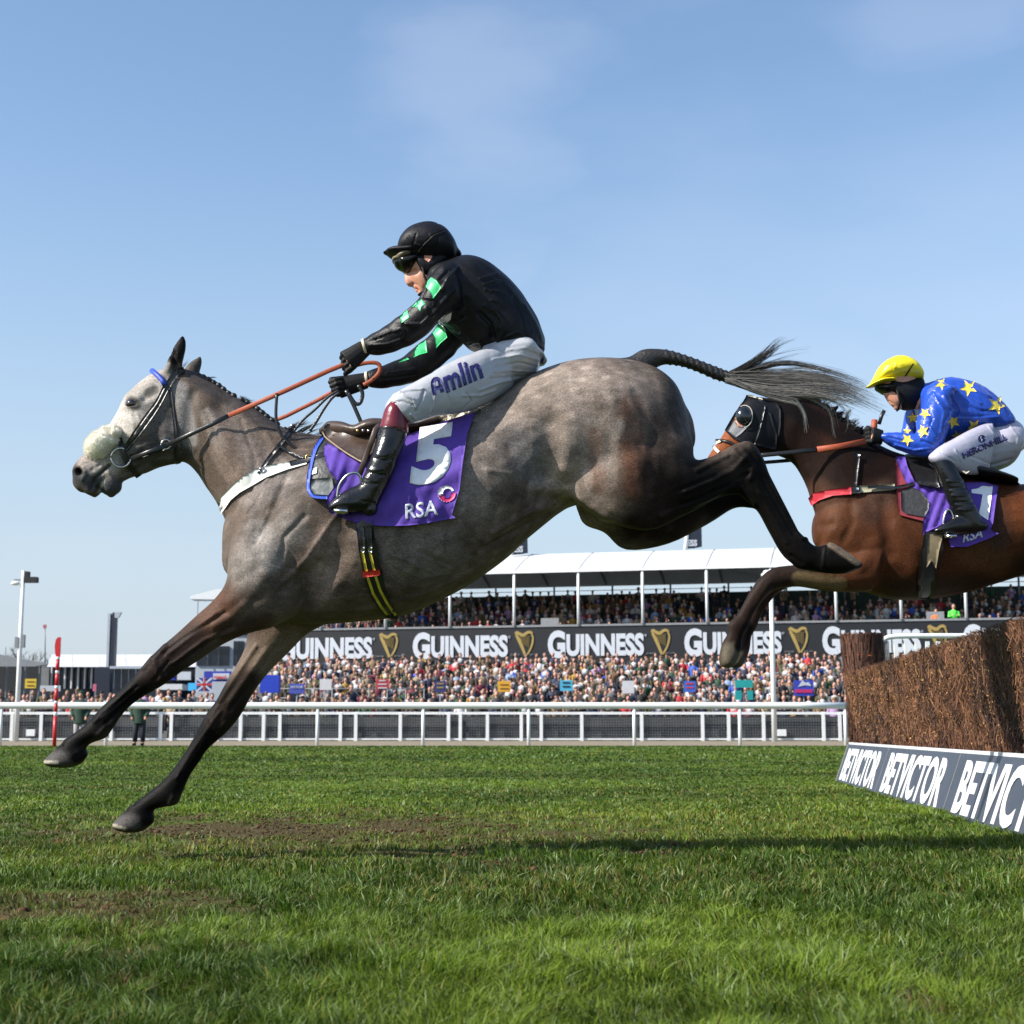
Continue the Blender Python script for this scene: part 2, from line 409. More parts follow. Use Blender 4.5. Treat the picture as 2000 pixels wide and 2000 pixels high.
def bare(x, y):
    """0..1 where the turf is torn up"""
    n = vnoise(x, y, 1.5, 11) * .30 + vnoise(x, y, 4.5, 12) * .34 + vnoise(x, y, 12, 13) * .36
    reg = np.exp(-(((x + .95) / 1.6) ** 2 + ((y - 8.0) / 2.0) ** 2)) * .53 + np.exp(-(((x + 1.2) / .55) ** 2 + ((y - 4.2) / .7) ** 2)) * .46 + np.exp(-(((y - 17.5) / 2.0) ** 2)) * .10
    return np.clip((n + reg - .70) * 5, 0, 1)
def patch(x, y): return vnoise(x, y, .55, 21) * .5 + vnoise(x, y, 1.9, 22) * .3 + vnoise(x, y, 6, 23) * .2
ys = np.concatenate([np.linspace(-6, 1.5, 12), 1.5 + (np.linspace(0, 1, 150) ** 2) * 26.5, [34, 40, 49.2]]); xs_ = np.concatenate([[-400, -120, -50], np.linspace(-22, 22, 330), [50, 120, 400]])
X, Yg = np.meshgrid(xs_, ys); Z = ground_h(X, Yg); Z[np.abs(X) > 20] = 0
V = np.stack([X, Yg, Z], -1).reshape(-1, 3); nx = len(xs_); i = np.arange((len(ys) - 1) * nx).reshape(-1, nx)[:, :-1].ravel()
b_ = bare(V[:, 0], V[:, 1])[:, None]; pc = patch(V[:, 0], V[:, 1])[:, None]
gc = np.array([.055, .095, .012]) * (.6 + .8 * pc) * (1 - b_ * .85) + np.array([.060, .034, .019]) * b_ * .85
tag(meshnp('ground', V, np.stack([i, i + 1, i + 1 + nx, i + nx], -1), M_soil, smooth=True, cols=gc), kind='structure')
M_verge = mat('verge', (.20,.165,.11), .95, .3, 3, .01, 20)
bm = bmesh.new()
def sheet(bm, pts): return bm.faces.new([bm.verts.new(p) for p in pts])
sheet(bm, [(-400,49.2,0),(400,49.2,0),(400,63,.10),(-400,63,.10)]); tag(obj('path', bm, M_verge), kind='structure')
M_tar = mat('apron', (.12,.12,.12), .9, .2, 2)
bm = bmesh.new(); sheet(bm, [(-1200,63,.10),(1200,63,.10),(1500,1500,.10),(-1500,1500,.10)]); tag(obj('pavement', bm, M_tar), kind='structure')

M_grass = mat('grass_blades', rough=.55, var=.10, scale=3, attr=True, spec=.2, transl=.35)
def grass(N, y0, y1, seed):
    r = np.random.default_rng(seed)
    py = r.uniform(y0, y1, N); Y = CAMZ * FPX / (py - HZN); Y = np.clip(Y, 1.6, 49); x = r.uniform(-1, 1, N) * (Y * .40 + .8); Y = Y + r.normal(size=N) * .02 * Y
    Y = np.minimum(Y, 49.1)
    b = bare(x, Y); keep = r.random(N) > b * .50; x, Y, b = x[keep], Y[keep], b[keep]; n = len(x)
    p = patch(x, Y); tuft = vnoise(x, Y, 13, 31) * .6 + vnoise(x, Y, 4, 32) * .4
    h = (.014 + .042 * tuft ** 1.8 + .022 * r.random(n) ** 3) * (1 - .55 * b) * np.clip(1.25 - (Y - 3) / 16, .62, 1.25)
    w = np.clip(.00055 * Y, .0013, .02) * r.uniform(.6, 1.3, n); h = np.maximum(h, w * 2.2)
    th = r.uniform(0, 2 * np.pi, n); la = r.uniform(0, 2 * np.pi, n); comb = vnoise(x, Y, 5, 41) * 12.56
    la = np.where(r.random(n) < .6, comb + r.normal(size=n) * .5, la); ln = h * r.uniform(.15, 1.05, n)
    g = np.stack([x, Y, ground_h(x, Y) - .004], -1); s = np.stack([np.cos(th), np.sin(th), 0 * th], -1) * w[:, None]; l = np.stack([np.cos(la), np.sin(la), 0 * la], -1) * ln[:, None]; up = np.array([0, 0, 1.])
    v = np.stack([g - s, g + s, g - s * .8 + l * .3 + up * (h * .55)[:, None], g + s * .8 + l * .3 + up * (h * .55)[:, None], g + l + up * (h * (1 - .25 * ln / h))[:, None]], 1)
    base = (np.arange(n) * 5)[:, None, None]; f = (np.array([[0, 1, 3], [0, 3, 2], [2, 3, 4]])[None] + base).reshape(-1, 3)
    t = r.random(n)[:, None]; pp = p[:, None]
    dark = np.array([.046, .094, .009]); lt = np.array([.155, .225, .022]); yel = np.array([.27, .22, .06]); pale = np.array([.23, .30, .13])
    k = np.clip((pp - .5) * 2.6 + .42 + (t - .5) * .6, 0, 1); c = dark * (1 - k) + lt * k
    q = r.random(n)[:, None]; dry = np.clip((vnoise(x, Y, .8, 51)[:, None] - .35) * .5 + b[:, None] * .6 + np.exp(-((x[:, None] + .9) / 2.0) ** 2 - ((Y[:, None] - 8.0) / 2.4) ** 2) * .35, .03, .62); c = np.where(q < dry, c * .35 + yel * .65, c); c = np.where(q > .90, pale * (.8 + .4 * t), c)
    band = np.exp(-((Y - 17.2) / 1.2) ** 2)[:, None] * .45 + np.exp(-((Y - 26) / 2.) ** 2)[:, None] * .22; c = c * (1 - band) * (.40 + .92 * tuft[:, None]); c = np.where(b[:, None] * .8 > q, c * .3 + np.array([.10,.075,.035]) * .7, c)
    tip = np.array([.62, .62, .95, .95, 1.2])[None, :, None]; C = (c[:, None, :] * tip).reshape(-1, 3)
    return v.reshape(-1, 3), f, C
# torn clods of earth lying on the worn patches
rc = np.random.default_rng(77); Vc, Fc_, Cc_ = [], [], []; bmc = bmesh.new(); bmesh.ops.create_icosphere(bmc, subdivisions=1, radius=1); ic = np.array([v.co[:] for v in bmc.verts]); it = np.array([[v.index for v in f.verts] for f in bmc.faces]); bmc.free()
px_ = rc.uniform(-4.5, 4.5, 60000); py_ = rc.uniform(2.8, 15, 60000); bb_ = bare(px_, py_); kk = np.where((bb_ > .25) & (rc.random(60000) < .25 * bb_ + .02))[0][:3600]
for j, q_ in enumerate(kk):
    s_ = rc.uniform(.003, .010) * (1 if rc.random() < .94 else 1.8); d_ = ic * (1 + rc.normal(size=(len(ic), 3)) * .25) * s_ * np.array([1.2, 1.0, .65]); Vc.append(d_ + np.array([px_[q_], py_[q_], ground_h(px_[q_:q_+1], py_[q_:q_+1])[0] + s_ * .35])); Fc_.append(it + j * len(ic)); Cc_.append(np.tile(np.array([.075,.042,.024]) * rc.uniform(.5, 1.5), (len(ic), 1)))
if Vc: tag(meshnp('soil_clods', np.vstack(Vc), np.vstack(Fc_), M_soil, cols=np.vstack(Cc_)), 'small clods of brown earth kicked up on the worn turf', 'soil', kind='stuff')
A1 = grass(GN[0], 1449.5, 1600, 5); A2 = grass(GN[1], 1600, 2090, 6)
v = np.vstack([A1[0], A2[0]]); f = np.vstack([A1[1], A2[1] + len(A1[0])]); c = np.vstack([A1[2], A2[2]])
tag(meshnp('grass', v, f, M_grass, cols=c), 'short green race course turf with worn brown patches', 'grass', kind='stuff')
# ================================================================== RAILS, STAND, BUILDINGS
M_wp = mat('white_painted_rail', (.70,.72,.73), .4, .06, 8, spec=.5)
M_gm = mat('grey_metal', (.20,.21,.22), .5, .15, 8)
M_dk = mat('dark_board', (.007,.008,.010), .6, .3, 3)
M_ban = mat('black_banner', (.006,.007,.010), .5, .3, 2, .004, 3)
M_let = mat('banner_letters', (.46,.49,.54), .6, .06, 4)
M_back = mat('grey_hoarding', (.035,.038,.042), .7, .5, 1.5)
M_gold2 = mat('gold_print', (.28,.20,.055), .6, .1, 4)
M_canv = mat('white_canvas', (.60,.61,.62), .6, .10, .8, .01, 2, transl=.12)
M_conc = mat('concrete', (.17,.175,.175), .9, .2, 2)
M_green = mat('dark_green_seats', (.012,.045,.035), .6, .25, 3)
M_glass = mat('window_glass', (.010,.015,.024), .12, .3, 2)
M_pale = mat('pale_cladding', (.36,.40,.45), .6, .1, 1)
M_navyb = mat('navy_board', (.010,.015,.030), .5, .15, 2)
def colm(name, c, r=.55): return mat(name, c, r, .08, 6)
def bpart(name, vsz, m, parent, rz=0):
    bm = bmesh.new()
    for c, s in vsz: box(bm, c, s, rz)
    return obj(name, bm, m, parent)
def cylpart(name, a, b, r0, r1, m, parent, n=12):
    bm = bmesh.new(); tube(bm, [a, Vector(a).lerp(Vector(b), .5), b], [r0, (r0 + r1) / 2, r1], n); return obj(name, bm, m, parent, smooth=True)

# near running rail
Yr = 50.0
rr_ = empty('running_rail', (0, Yr, 0), 'long white plastic running rail along the far edge of the turf', 'running rail')
bm = bmesh.new(); tube(bm, [(x, Yr, 1.30) for x in np.linspace(-40, 10.97, 30)], .105, 12, flat=.95, up=(0, 1, 0)); obj('rail', bm, M_wp, rr_, smooth=True)
for k in range(-14, 9):
    px = 826 + 206.6 * k
    if px > 1660: break
    cylpart('post', (P(px, 1457, Yr).x, Yr, -.02), (P(px, 1457, Yr).x, Yr, 1.24), .058, .055, M_wp, rr_, 10)
# crowd barrier with wire mesh
Ym = 62.0; zb = .095
PX = [-120,-60,24,81,160,218,314,335,425,470,515,547,665,695,782,876,899,952,1018,1057,1136,1253,1372,1423,1491,1608,1640,1720,1800,1860]
bar = empty('crowd_barrier', (0, Ym, 0), 'white framed wire mesh crowd barrier with dark boards behind it', 'barrier')
xa, xb = P(-200, 1400, Ym).x, P(1950, 1400, Ym).x
bpart('top_rail', [(((xa + xb) / 2, Ym, 1.19), (xb - xa, .07, .10))], M_wp, bar); bpart('bottom_rail', [(((xa + xb) / 2, Ym, zb + .07), (xb - xa, .05, .06))], M_wp, bar)
for i, px in enumerate(PX):
    x = P(px, 1420, Ym).x; bpart('post', [((x, Ym - .06, .64), (.13, .06, 1.09))], M_wp, bar)
for px0, px1 in zip(PX[:-1], PX[1:]):
    x0, x1 = P(px0, 1420, Ym).x + .07, P(px1, 1420, Ym).x - .07
    if x1 - x0 < .3: continue
    bm = bmesh.new()
    for z in np.arange(.24, 1.12, .105): box(bm, ((x0 + x1) / 2, Ym + .02, z), (x1 - x0, .008, .008))
    for x in np.arange(x0 + .06, x1, .105): box(bm, (x, Ym + .034, .64), (.008, .008, .95))
    obj('wire_mesh', bm, M_gm, bar)
    bpart('backing_board', [(((x0 + x1) / 2, Ym + .22 + .05 * (px0 % 3), .60), (x1 - x0 + .05, .03, .92))], M_back, bar)
for px in (60, 1527):
    p = P(px, 1431, Ym - .1); b = bpart('equipment_box', [(p, (.34, .10, .26))], M_wp, None); tag(b, 'small white equipment box on the mesh barrier by the %s' % ('lamp post at the left' if px < 500 else 'tall thin white pole'), 'box')

# ---- people in the crowd
def person_template(pose, seed):
    bm = bmesh.new(); lay = bm.verts.layers.int.new('reg'); r = random.Random(seed)
    def mark(reg):
        for v in bm.verts:
            if v[lay] == 0: v[lay] = reg
    w = r.uniform(.20, .25)
    # legs 1, torso 2, arms 2, hands 3, head 3, hair 4
    for s in (-1, 1): tube(bm, [(s * .09, 0, 0), (s * .10, .01, .45), (s * .09, 0, .88)], [.055, .065, .09], 6)
    mark(1)
    tube(bm, [(0, 0, .80), (0, 0, .95), (0, 0, 1.2), (0, 0, 1.38), (0, .01, 1.46)], [w * .82, w * .80, w * .95, w, .09], 8, flat=.6, up=(0, 1, 0))
    for s in (-1, 1):
        if pose == 1: pts = [(s * w * .95, 0, 1.38), (s * (w + .06), -.06, 1.13), (s * .10, -.24, 1.18)]
        elif pose == 2 and s > 0: pts = [(s * w * .95, 0, 1.38), (s * (w + .08), -.14, 1.25), (s * .08, -.20, 1.52)]
        elif pose == 3: pts = [(s * w * .95, 0, 1.38), (s * (w + .02), -.18, 1.22), (s * .16, -.38, 1.12)]
        else: pts = [(s * w * .95, 0, 1.38), (s * (w + .05), 0, 1.1), (s * (w + .02), -.05, .85)]
        tube(bm, pts, [.065, .055, .042], 6); hp = pts[-1]; mark(2); ball(bm, hp, (.045, .045, .05), 6); mark(3)
    tube(bm, [(0, 0, 1.42), (0, 0, 1.55)], [.055, .055], 6); ball(bm, (0, -.01, 1.63), (.082, .10, .118), 10); ball(bm, (0, -.11, 1.615), (.016, .02, .022), 5); mark(3)
    ball(bm, (0, .022, 1.668), (.090, .098, .092) if r.random() < .6 else (.094, .10, .12), 8); mark(4)
    if r.random() < .18: tube(bm, [(0, 0, 1.70), (0, 0, 1.715)], [.15, .14], 10); tube(bm, [(0, 0, 1.71), (0, 0, 1.79)], [.09, .075], 10); mark(4)
    bmesh.ops.triangulate(bm, faces=bm.faces); bm.verts.index_update()
    V = np.array([v.co[:] for v in bm.verts]); reg = np.array([v[lay] for v in bm.verts]); Fc = np.array([[v.index for v in f.verts] for f in bm.faces]); bm.free(); return V, reg, Fc
TPL = [person_template(p, s) for s, p in enumerate([0, 1, 2, 3, 0, 1, 3, 0, 2, 1, 0, 3])]
COATS = [('black', (.012,.012,.014), 9), ('navy', (.015,.02,.05), 8), ('charcoal', (.045,.045,.05), 6), ('brown tweed', (.065,.045,.026), 6), ('olive', (.07,.07,.03), 4), ('grey', (.11,.11,.12), 3.5), ('beige', (.26,.20,.13), 2.5), ('red', (.38,.02,.03), 1.6),
         ('blue', (.03,.08,.35), 1.6), ('pale blue', (.22,.30,.46), 1.2), ('white', (.50,.50,.50), 1.6), ('mustard', (.32,.19,.03), 1), ('dark green', (.02,.06,.03), 3), ('maroon', (.12,.015,.03), 2), ('lilac', (.35,.22,.40), .7), ('tan', (.18,.11,.055), 2.5)]
HAIRS = [('brown', (.05,.028,.014)), ('black', (.012,.011,.010)), ('grey', (.17,.165,.16)), ('fair', (.20,.13,.06)), ('dark', (.02,.014,.01)), ('brown', (.09,.05,.025))]
cwt = np.array([c[2] for c in COATS]); cwt = cwt / cwt.sum()
def pick(r):
    ci = r.choice(len(COATS), p=cwt); hi = r.integers(0, len(HAIRS)); return COATS[ci], HAIRS[hi]
def person_arrays(t, coat, hair, r):
    V, reg, Fc = TPL[t]; sk = np.array((.50, .265, .195)) * r.uniform(.6, 1.1); tr = [(.02,.02,.03), (.05,.05,.06), (.10,.08,.05)][r.integers(0, 3)]
    pal = np.array([tr, tr, coat, sk, hair]); C = pal[np.clip(reg, 0, 4)].copy()
    if r.random() < .35:   # shirt or scarf at the throat
        m_ = (reg == 2) & (V[:, 2] > 1.28) & (np.abs(V[:, 0]) < .1); C[m_] = (.6, .6, .62)
    return V, C, Fc
M_skin = mat('skin', (.50,.24,.16), .5, .12, 60, .0004, 300)
M_ppl = mat('crowd_clothes_and_skin', rough=.75, var=.12, scale=18, attr=True)
seats = []   # (x, y, z, zone)
pr = np.random.default_rng(99)
def SP(px, off=0.):
    k = (px - 1000) / FPX; x = k * 91.8 / (1 + .234 * k); Y = 94 - .234 * (x + 9.4); return x + .228 * off, Y + .974 * off
# front line along the barrier
x = P(-60, 1400, 63).x
while x < P(1900, 1400, 63).x: seats.append((x, 62.75 + pr.uniform(0, .25), .10 + pr.uniform(-.02, .1), 'barrier')); x += pr.uniform(.50, .78)
# lower terrace, rows rising to the banner
NR = 12
for rw in range(NR):
    u = rw / (NR - 1); Yr_ = 64.2 + u * 17.5; z = .30 + 2.55 * u
    pxl = 505 + 30 * u if rw > 1 else -60
    x = P(pxl, 1400, Yr_).x + pr.uniform(0, .4)
    while x < P(1800, 1400, Yr_).x:
        yy = Yr_ - .10 * (x - 0) * u + pr.uniform(-.35, .35)
        if pr.random() > (.05 if rw > 1 or pxl > 400 else .15): seats.append((x, yy, z + pr.uniform(-.10, .10), 'terrace'))
        x += pr.uniform(.42, .58)
# upper tier
for rw in range(8):
    off = .9 + rw * 1.12; z = 5.05 + rw * .40; px = 560
    while px < 2080:
        x, Yq = SP(px, off + pr.uniform(-.2, .2))
        dens = .97 if px < 1320 else (.80 if rw < 5 else .45)
        if pr.random() < dens * (1 if rw < 7 else .75): seats.append((x, Yq, z + pr.uniform(-.05, .08) - (.35 if rw == 0 else 0), 'upper'))
        px += pr.uniform(15, 22)
# who is an object of his own: those that show largest
SIGNS = [(60,1335,.62,.52,(.75,.52,.02),'yellow'), (452,1336,.0,.0,None,None), (636,1337,.66,.60,(.70,.70,.72),'white'), (747,1336,.70,.56,(.55,.03,.05),'red'), (860,1341,.64,.62,(.02,.03,.16),'navy'), (985,1341,.70,.60,(.85,.42,.02),'orange'),
         (1106,1339,.70,.60,(.08,.50,.75),'light blue'), (1227,1342,.66,.70,(.72,.72,.76),'white'), (1347,1341,.66,.62,(.04,.14,.62),'blue'), (1453,1346,1.0,1.02,(.0,.36,.36),'turquoise'), (1570,1344,1.10,.86,(.02,.05,.50),'royal blue')]
SEATS = np.array([(s[0], s[1], s[2]) for s in seats]); sp_ = proj(SEATS + np.array([0, 0, 1.6]))
vis = (sp_[:, 0] > -10) & (sp_[:, 0] < 1700)
order = sorted([i for i in range(len(seats)) if vis[i]], key=lambda i: seats[i][1]); single = set(order[:298])
def place_word(px):
    marks = [(30,'near the lamp post'), (110,'beside the red and white pole'), (200,'left of the tower'), (300,'right of the tower'), (400,'below the white awning'), (500,'beside the terrace end'), (590,'near the small white board'), (690,'between white and red boards'), (800,'between red and navy boards'),
             (920,'between navy and orange boards'), (1045,'between orange and light blue boards'), (1165,'between light blue and white boards'), (1285,'between white and blue boards'), (1400,'between blue and turquoise boards'), (1510,'near the tall white pole'), (1600,'near the royal blue flag'), (1700,'beside the brush fence')]
    return min(marks, key=lambda m_: abs(m_[0] - px))[1]
MV, MF, MC = [], [], []; base = 0; used = {}
for i, (x, y, z, zone) in enumerate(seats):
    coat, hair = pick(pr); t = [1, 3, 6, 5, 2][pr.integers(0, 5)] if zone == 'barrier' else pr.integers(0, len(TPL))
    V, C, Fc = person_arrays(t, coat[1], hair[1], pr); sc = pr.uniform(.88, 1.0); a = pr.uniform(-.5, .5) + (.15 if x < -5 else 0)
    ca, sa = math.cos(a), math.sin(a); R_ = np.array([[ca, sa, 0], [-sa, ca, 0], [0, 0, 1]]); W_ = (V * sc) @ R_
    if i in single:
        o = meshnp('person', W_, Fc, M_ppl, None, smooth=True, cols=C); o.location = (x, y, z)
        row = 'on the barrier' if zone == 'barrier' else 'on the terrace'
        hat = ''
        lab = 'spectator, %s, %s hair, %s %s' % (coat[0], hair[0], row, place_word(sp_[i, 0])); tag(o, lab, 'person', 'spectators behind the barrier')
    else:
        MV.append(W_ + np.array([x, y, z])); MF.append(Fc + base); MC.append(C); base += len(V)
tag(meshnp('crowd', np.vstack(MV), np.vstack(MF), M_ppl, None, smooth=True, cols=np.vstack(MC)), 'packed crowd of racegoers filling the terrace and the upper tier of the stand', 'crowd', kind='stuff')
for px, cl_, nm in ((1829, (.85,.16,.02), 'orange'), (1864, (.10,.75,.08), 'bright green')):
    V, reg, Fc = TPL[1]; pal = np.array([(.02,.02,.03), (.02,.02,.03), cl_, (.5,.27,.2), (.03,.02,.015)]); o = meshnp('person', V * (1.15 if nm[0] == 'b' else 1.0), Fc, M_ppl, None, smooth=True, cols=pal[np.clip(reg, 0, 4)]); x_, y_ = SP(px, .45); o.location = (x_, y_, 5.55)
    tag(o, 'steward in a %s high visibility jacket at the front of the upper tier' % nm, 'person')
# terrace steps
bm = bmesh.new()
for rw in range(NR):
    u = rw / (NR - 1); Yr_ = 64.2 + u * 17.5; z = .30 + 2.55 * u; xl = P(470 + 30 * u, 1400, Yr_).x if rw > 1 else -40
    box(bm, ((xl + 45) / 2, Yr_ + 1.2 - .05, z / 2 - .04), (45 - xl, 2.6, z - .02))
tag(obj('terrace', bm, M_conc), 'stepped concrete terrace under the crowd in front of the stand', 'terrace')
# handrails on the terrace
hr_ = empty('handrail', (0, 66, 0), 'grey steel handrail on the terrace behind the red board', 'handrail')
for z in (.7, 1.1, 1.5):
    cylpart('bar', (*P(535, 1400, 67).xy, z + .8), (*P(830, 1400, 67).xy, z + .8), .025, .025, M_gm, hr_, 6)
for px in range(540, 840, 36): cylpart('post', (P(px, 1400, 67).x, 67, .5), (P(px, 1400, 67).x, 67, 2.3), .03, .03, M_gm, hr_, 6)

# ---- grandstand
st = empty('grandstand', (12, 90, 0), 'two storey white roofed grandstand with a black banner across its front', 'grandstand')
def bl(px, z, off=0.): x_, y_ = SP(px, off); return Vector((x_, y_, z))
def slab(name, px0, px1, z0, z1, off, th, m, parent):
    a0, a1 = bl(px0, z0, off), bl(px1, z0, off); bm = bmesh.new(); n_ = Vector((.228, .974, 0)) * th
    vs = [bm.verts.new(p) for p in (a0, a1, a1 + Vector((0,0,z1-z0)), a0 + Vector((0,0,z1-z0)), a0 + n_, a1 + n_, a1 + n_ + Vector((0,0,z1-z0)), a0 + n_ + Vector((0,0,z1-z0)))]
    for f in ((0,1,2,3),(5,4,7,6),(4,0,3,7),(1,5,6,2),(3,2,6,7),(4,5,1,0)): bm.faces.new([vs[k] for k in f])
    return obj(name, bm, m, parent)
bn = slab('banner', 525, 2150, 4.25, 6.60, 0, .12, M_ban, st); slab('banner_edge', 525, 2150, 6.603, 6.72, -.06, .2, M_gm, bn)
slab('rear_wall', 525, 2150, 4.0, 9.38, 10.2, .3, M_green, st); slab('lower_wall', 525, 2150, .1, 4.2, .3, .3, M_dk, st)
bm = bmesh.new()
for rw in range(9):
    a, b = bl(525, 5.0 + rw * .40, .5 + rw * 1.12), bl(2150, 5.0 + rw * .40, .5 + rw * 1.12); n_ = Vector((.228, .974, 0)) * 1.118; dz = Vector((0, 0, -.5))
    vs = [bm.verts.new(p) for p in (a, b, b + n_, a + n_, a + dz, b + dz, b + dz + n_, a + dz + n_)]
    for f in ((0,1,2,3),(0,4,5,1),(4,7,6,5),(3,2,6,7),(0,3,7,4),(1,5,6,2)): bm.faces.new([vs[k] for k in f])
obj('seating_tier', bm, M_green, st)
bays = [628 + 125.6 * k for k in range(0, 13)]
for i, px in enumerate(bays):
    px += .6 * max(0, i - 7) * 2; a, b = bl(px, 6.7, -.08), bl(px, 9.8, -.08); cylpart('column', a, b, .085, .085, M_wp, st, 8)
    a, b = bl(px + 12, 8.4, 10), bl(px + 12, 9.95, 10); cylpart('rear_column', a, b, .07, .07, M_gm, st, 6)
    bm = bmesh.new(); tube(bm, [bl(px, 9.86, -.1), bl(px, 11.5, 5), bl(px, 9.98, 10)], .09, 6); obj('rafter', bm, M_gm, st)
for i, (p0, p1) in enumerate(zip(bays[:-1], bays[1:])):
    bm = bmesh.new(); N_ = 8
    for side in range(2):
        for j in range(N_):
            u0, u1 = j / N_, (j + 1) / N_
            def rp(px, u, dz): 
                off = u * 5 if side == 0 else 5 + u * 5; z = 9.95 + 1.6 * (u if side == 0 else 1 - u) + .10 * math.sin(math.pi * u) + dz; return bl(px, z, off - (.15 if off == 0 else 0))
            for dz, rev in ((0, 0), (-.05, 1)):
                q = [rp(p0 + .9, u0, dz), rp(p1 - .9, u0, dz), rp(p1 - .9, u1, dz), rp(p0 + .9, u1, dz)]
                if rev: q = q[::-1]
                bm.faces.new([bm.verts.new(v) for v in q])
    rf = obj('roof_panel', bm, M_canv, st)
slab('eave', bays[0], bays[-1], 9.82, 9.96, -.22, .1, M_wp, st); slab('rear_rail', 600, 2150, 9.62, 9.66, 10.1, .05, M_gm, st); slab('rear_beam', bays[0], bays[-1], 9.90, 10.02, 9.9, .1, M_wp, st)
# stairs and barriers in the upper tier
for px in (1104, 1860):
    bm = bmesh.new()
    for k in range(8): 
        c = bl(px - k * 1.2, 5.25 + k * .40, .9 + k * 1.12); box(bm, c, (1.3, 1.0, .45), -.23)
    obj('stairs', bm, M_conc, st)
    slab('barrier_panel', px - 50, px - 15, 6.6, 7.15, .35, .05, M_gm, st)
# lettering along the banner
def wtext(txt, px0, px1, z0, hgt, m, parent, name, bold=.035, gap=.14, sy=1):
    vs, ts = flat_text(txt, bold); a = np.array(vs); w = a[:, 0].max() - a[:, 0].min(); A_, B_ = bl(px0, z0, -.03), bl(px1, z0, -.03); D = (B_ - A_)
    bm = bmesh.new(); cap = .73
    pts = [A_ + D * ((x_ - a[:, 0].min()) / w) + Vector((0, 0, y_ / cap * hgt)) for x_, y_ in vs]
    polymesh_solid(bm, pts, ts, (-.228, -.974, 0), .03); return obj(name, bm, m, parent)
for px in (545, 807, 1070, 1336, 1605, 1879):
    s = .985 + (px - 545) / 1334 * .06
    wtext('G', px, px + 34 * s, 4.86, 1.50, M_let, bn, 'lettering', .05); wtext('UINNESS', px + 36 * s, px + 186 * s, 4.93, 1.22, M_let, bn, 'lettering', .045)
    wtext('\u00ae', px + 187 * s, px + 191 * s, 5.95, .15, M_let, bn, 'trade_mark', .0)
    # harp
    hx = px + 218 * s; bm = bmesh.new()
    def hp(u, v): return (hx + (u - .5) * 36 * s, 4.88 + v * 1.42)
    def hstrip(pts, w):
        A_ = cr_interp([list(p) for p in pts], 4); l = [];
        for i, p in enumerate(A_):
            d = A_[min(i + 1, len(A_) - 1)] - A_[max(i - 1, 0)]; d = d / (np.hypot(*d) + 1e-9); ww = w * (1 - .5 * abs(i / (len(A_) - 1) - .45)); l.append((p + np.array([-d[1], d[0]]) * ww, p - np.array([-d[1], d[0]]) * ww))
        for (a, b), (c_, d_) in zip(l[:-1], l[1:]):
            q = [bl(*hp(*a), -.02), bl(*hp(*b), -.02), bl(*hp(*d_), -.02), bl(*hp(*c_), -.02)]
            polymesh_solid(bm, q, [(0, 1, 2, 3)], (-.228, -.974, 0), .03)
    hstrip([(0,.93),(.10,1.0),(.25,.93),(.45,.88),(.65,.98),(.82,1.0),(.95,.93)], .07); hstrip([(.88,.96),(.97,.75),(.92,.5),(.80,.25),(.60,.02)], .055); hstrip([(.06,.90),(.22,.66),(.38,.38),(.56,.02)], .09)
    for k in range(6): hstrip([(.30 + k * .09, .86), (.36 + k * .075, .52 - k * .03)], .012)
    obj('harp_emblem', bm, M_gold2, bn)
    for a_, b_ in ((-27, -9), (11, 27)): wtext('ESTABLISHED' if a_ < 0 else 'EST 1759', hx + a_ * s, hx + b_ * s, 4.92, .10, M_gm, bn, 'small_lettering', 0)
# flags over the roof
for px, py in ((1352, 1040), (1012, 1052)):
    fl_ = empty('flag', bl(px, 10.4, 5), 'dark flag with white letters above the stand roof, %s' % ('below the grey horse thigh' if px > 1200 else 'beside the grey horse belly'), 'flag'); Yf = 96
    cylpart('pole', P(px - 14, 1082, Yf), P(px - 6, 1000, Yf), .14, .09, M_wp, fl_)
    bm = bmesh.new(); q = [P(px - 8, py - 30, Yf), P(px + 18, py - 22, Yf), P(px + 19, py + 28, Yf), P(px + 4, py + 31, Yf), P(px - 12, py + 32, Yf)]; polymesh_solid(bm, q, [(4, 3, 2, 1, 0)], (0, -1, 0), .03); f_ = obj('flag_cloth', bm, M_navyb, fl_)
    vs, ts = flat_text('ESS', .04); bm = bmesh.new(); polymesh_solid(bm, [P(px - 9 + x_ * 13, py + 26 - y_ * 16, Yf - .04) for x_, y_ in vs], ts, (0, -1, 0), .02); obj('lettering', bm, M_let, f_)

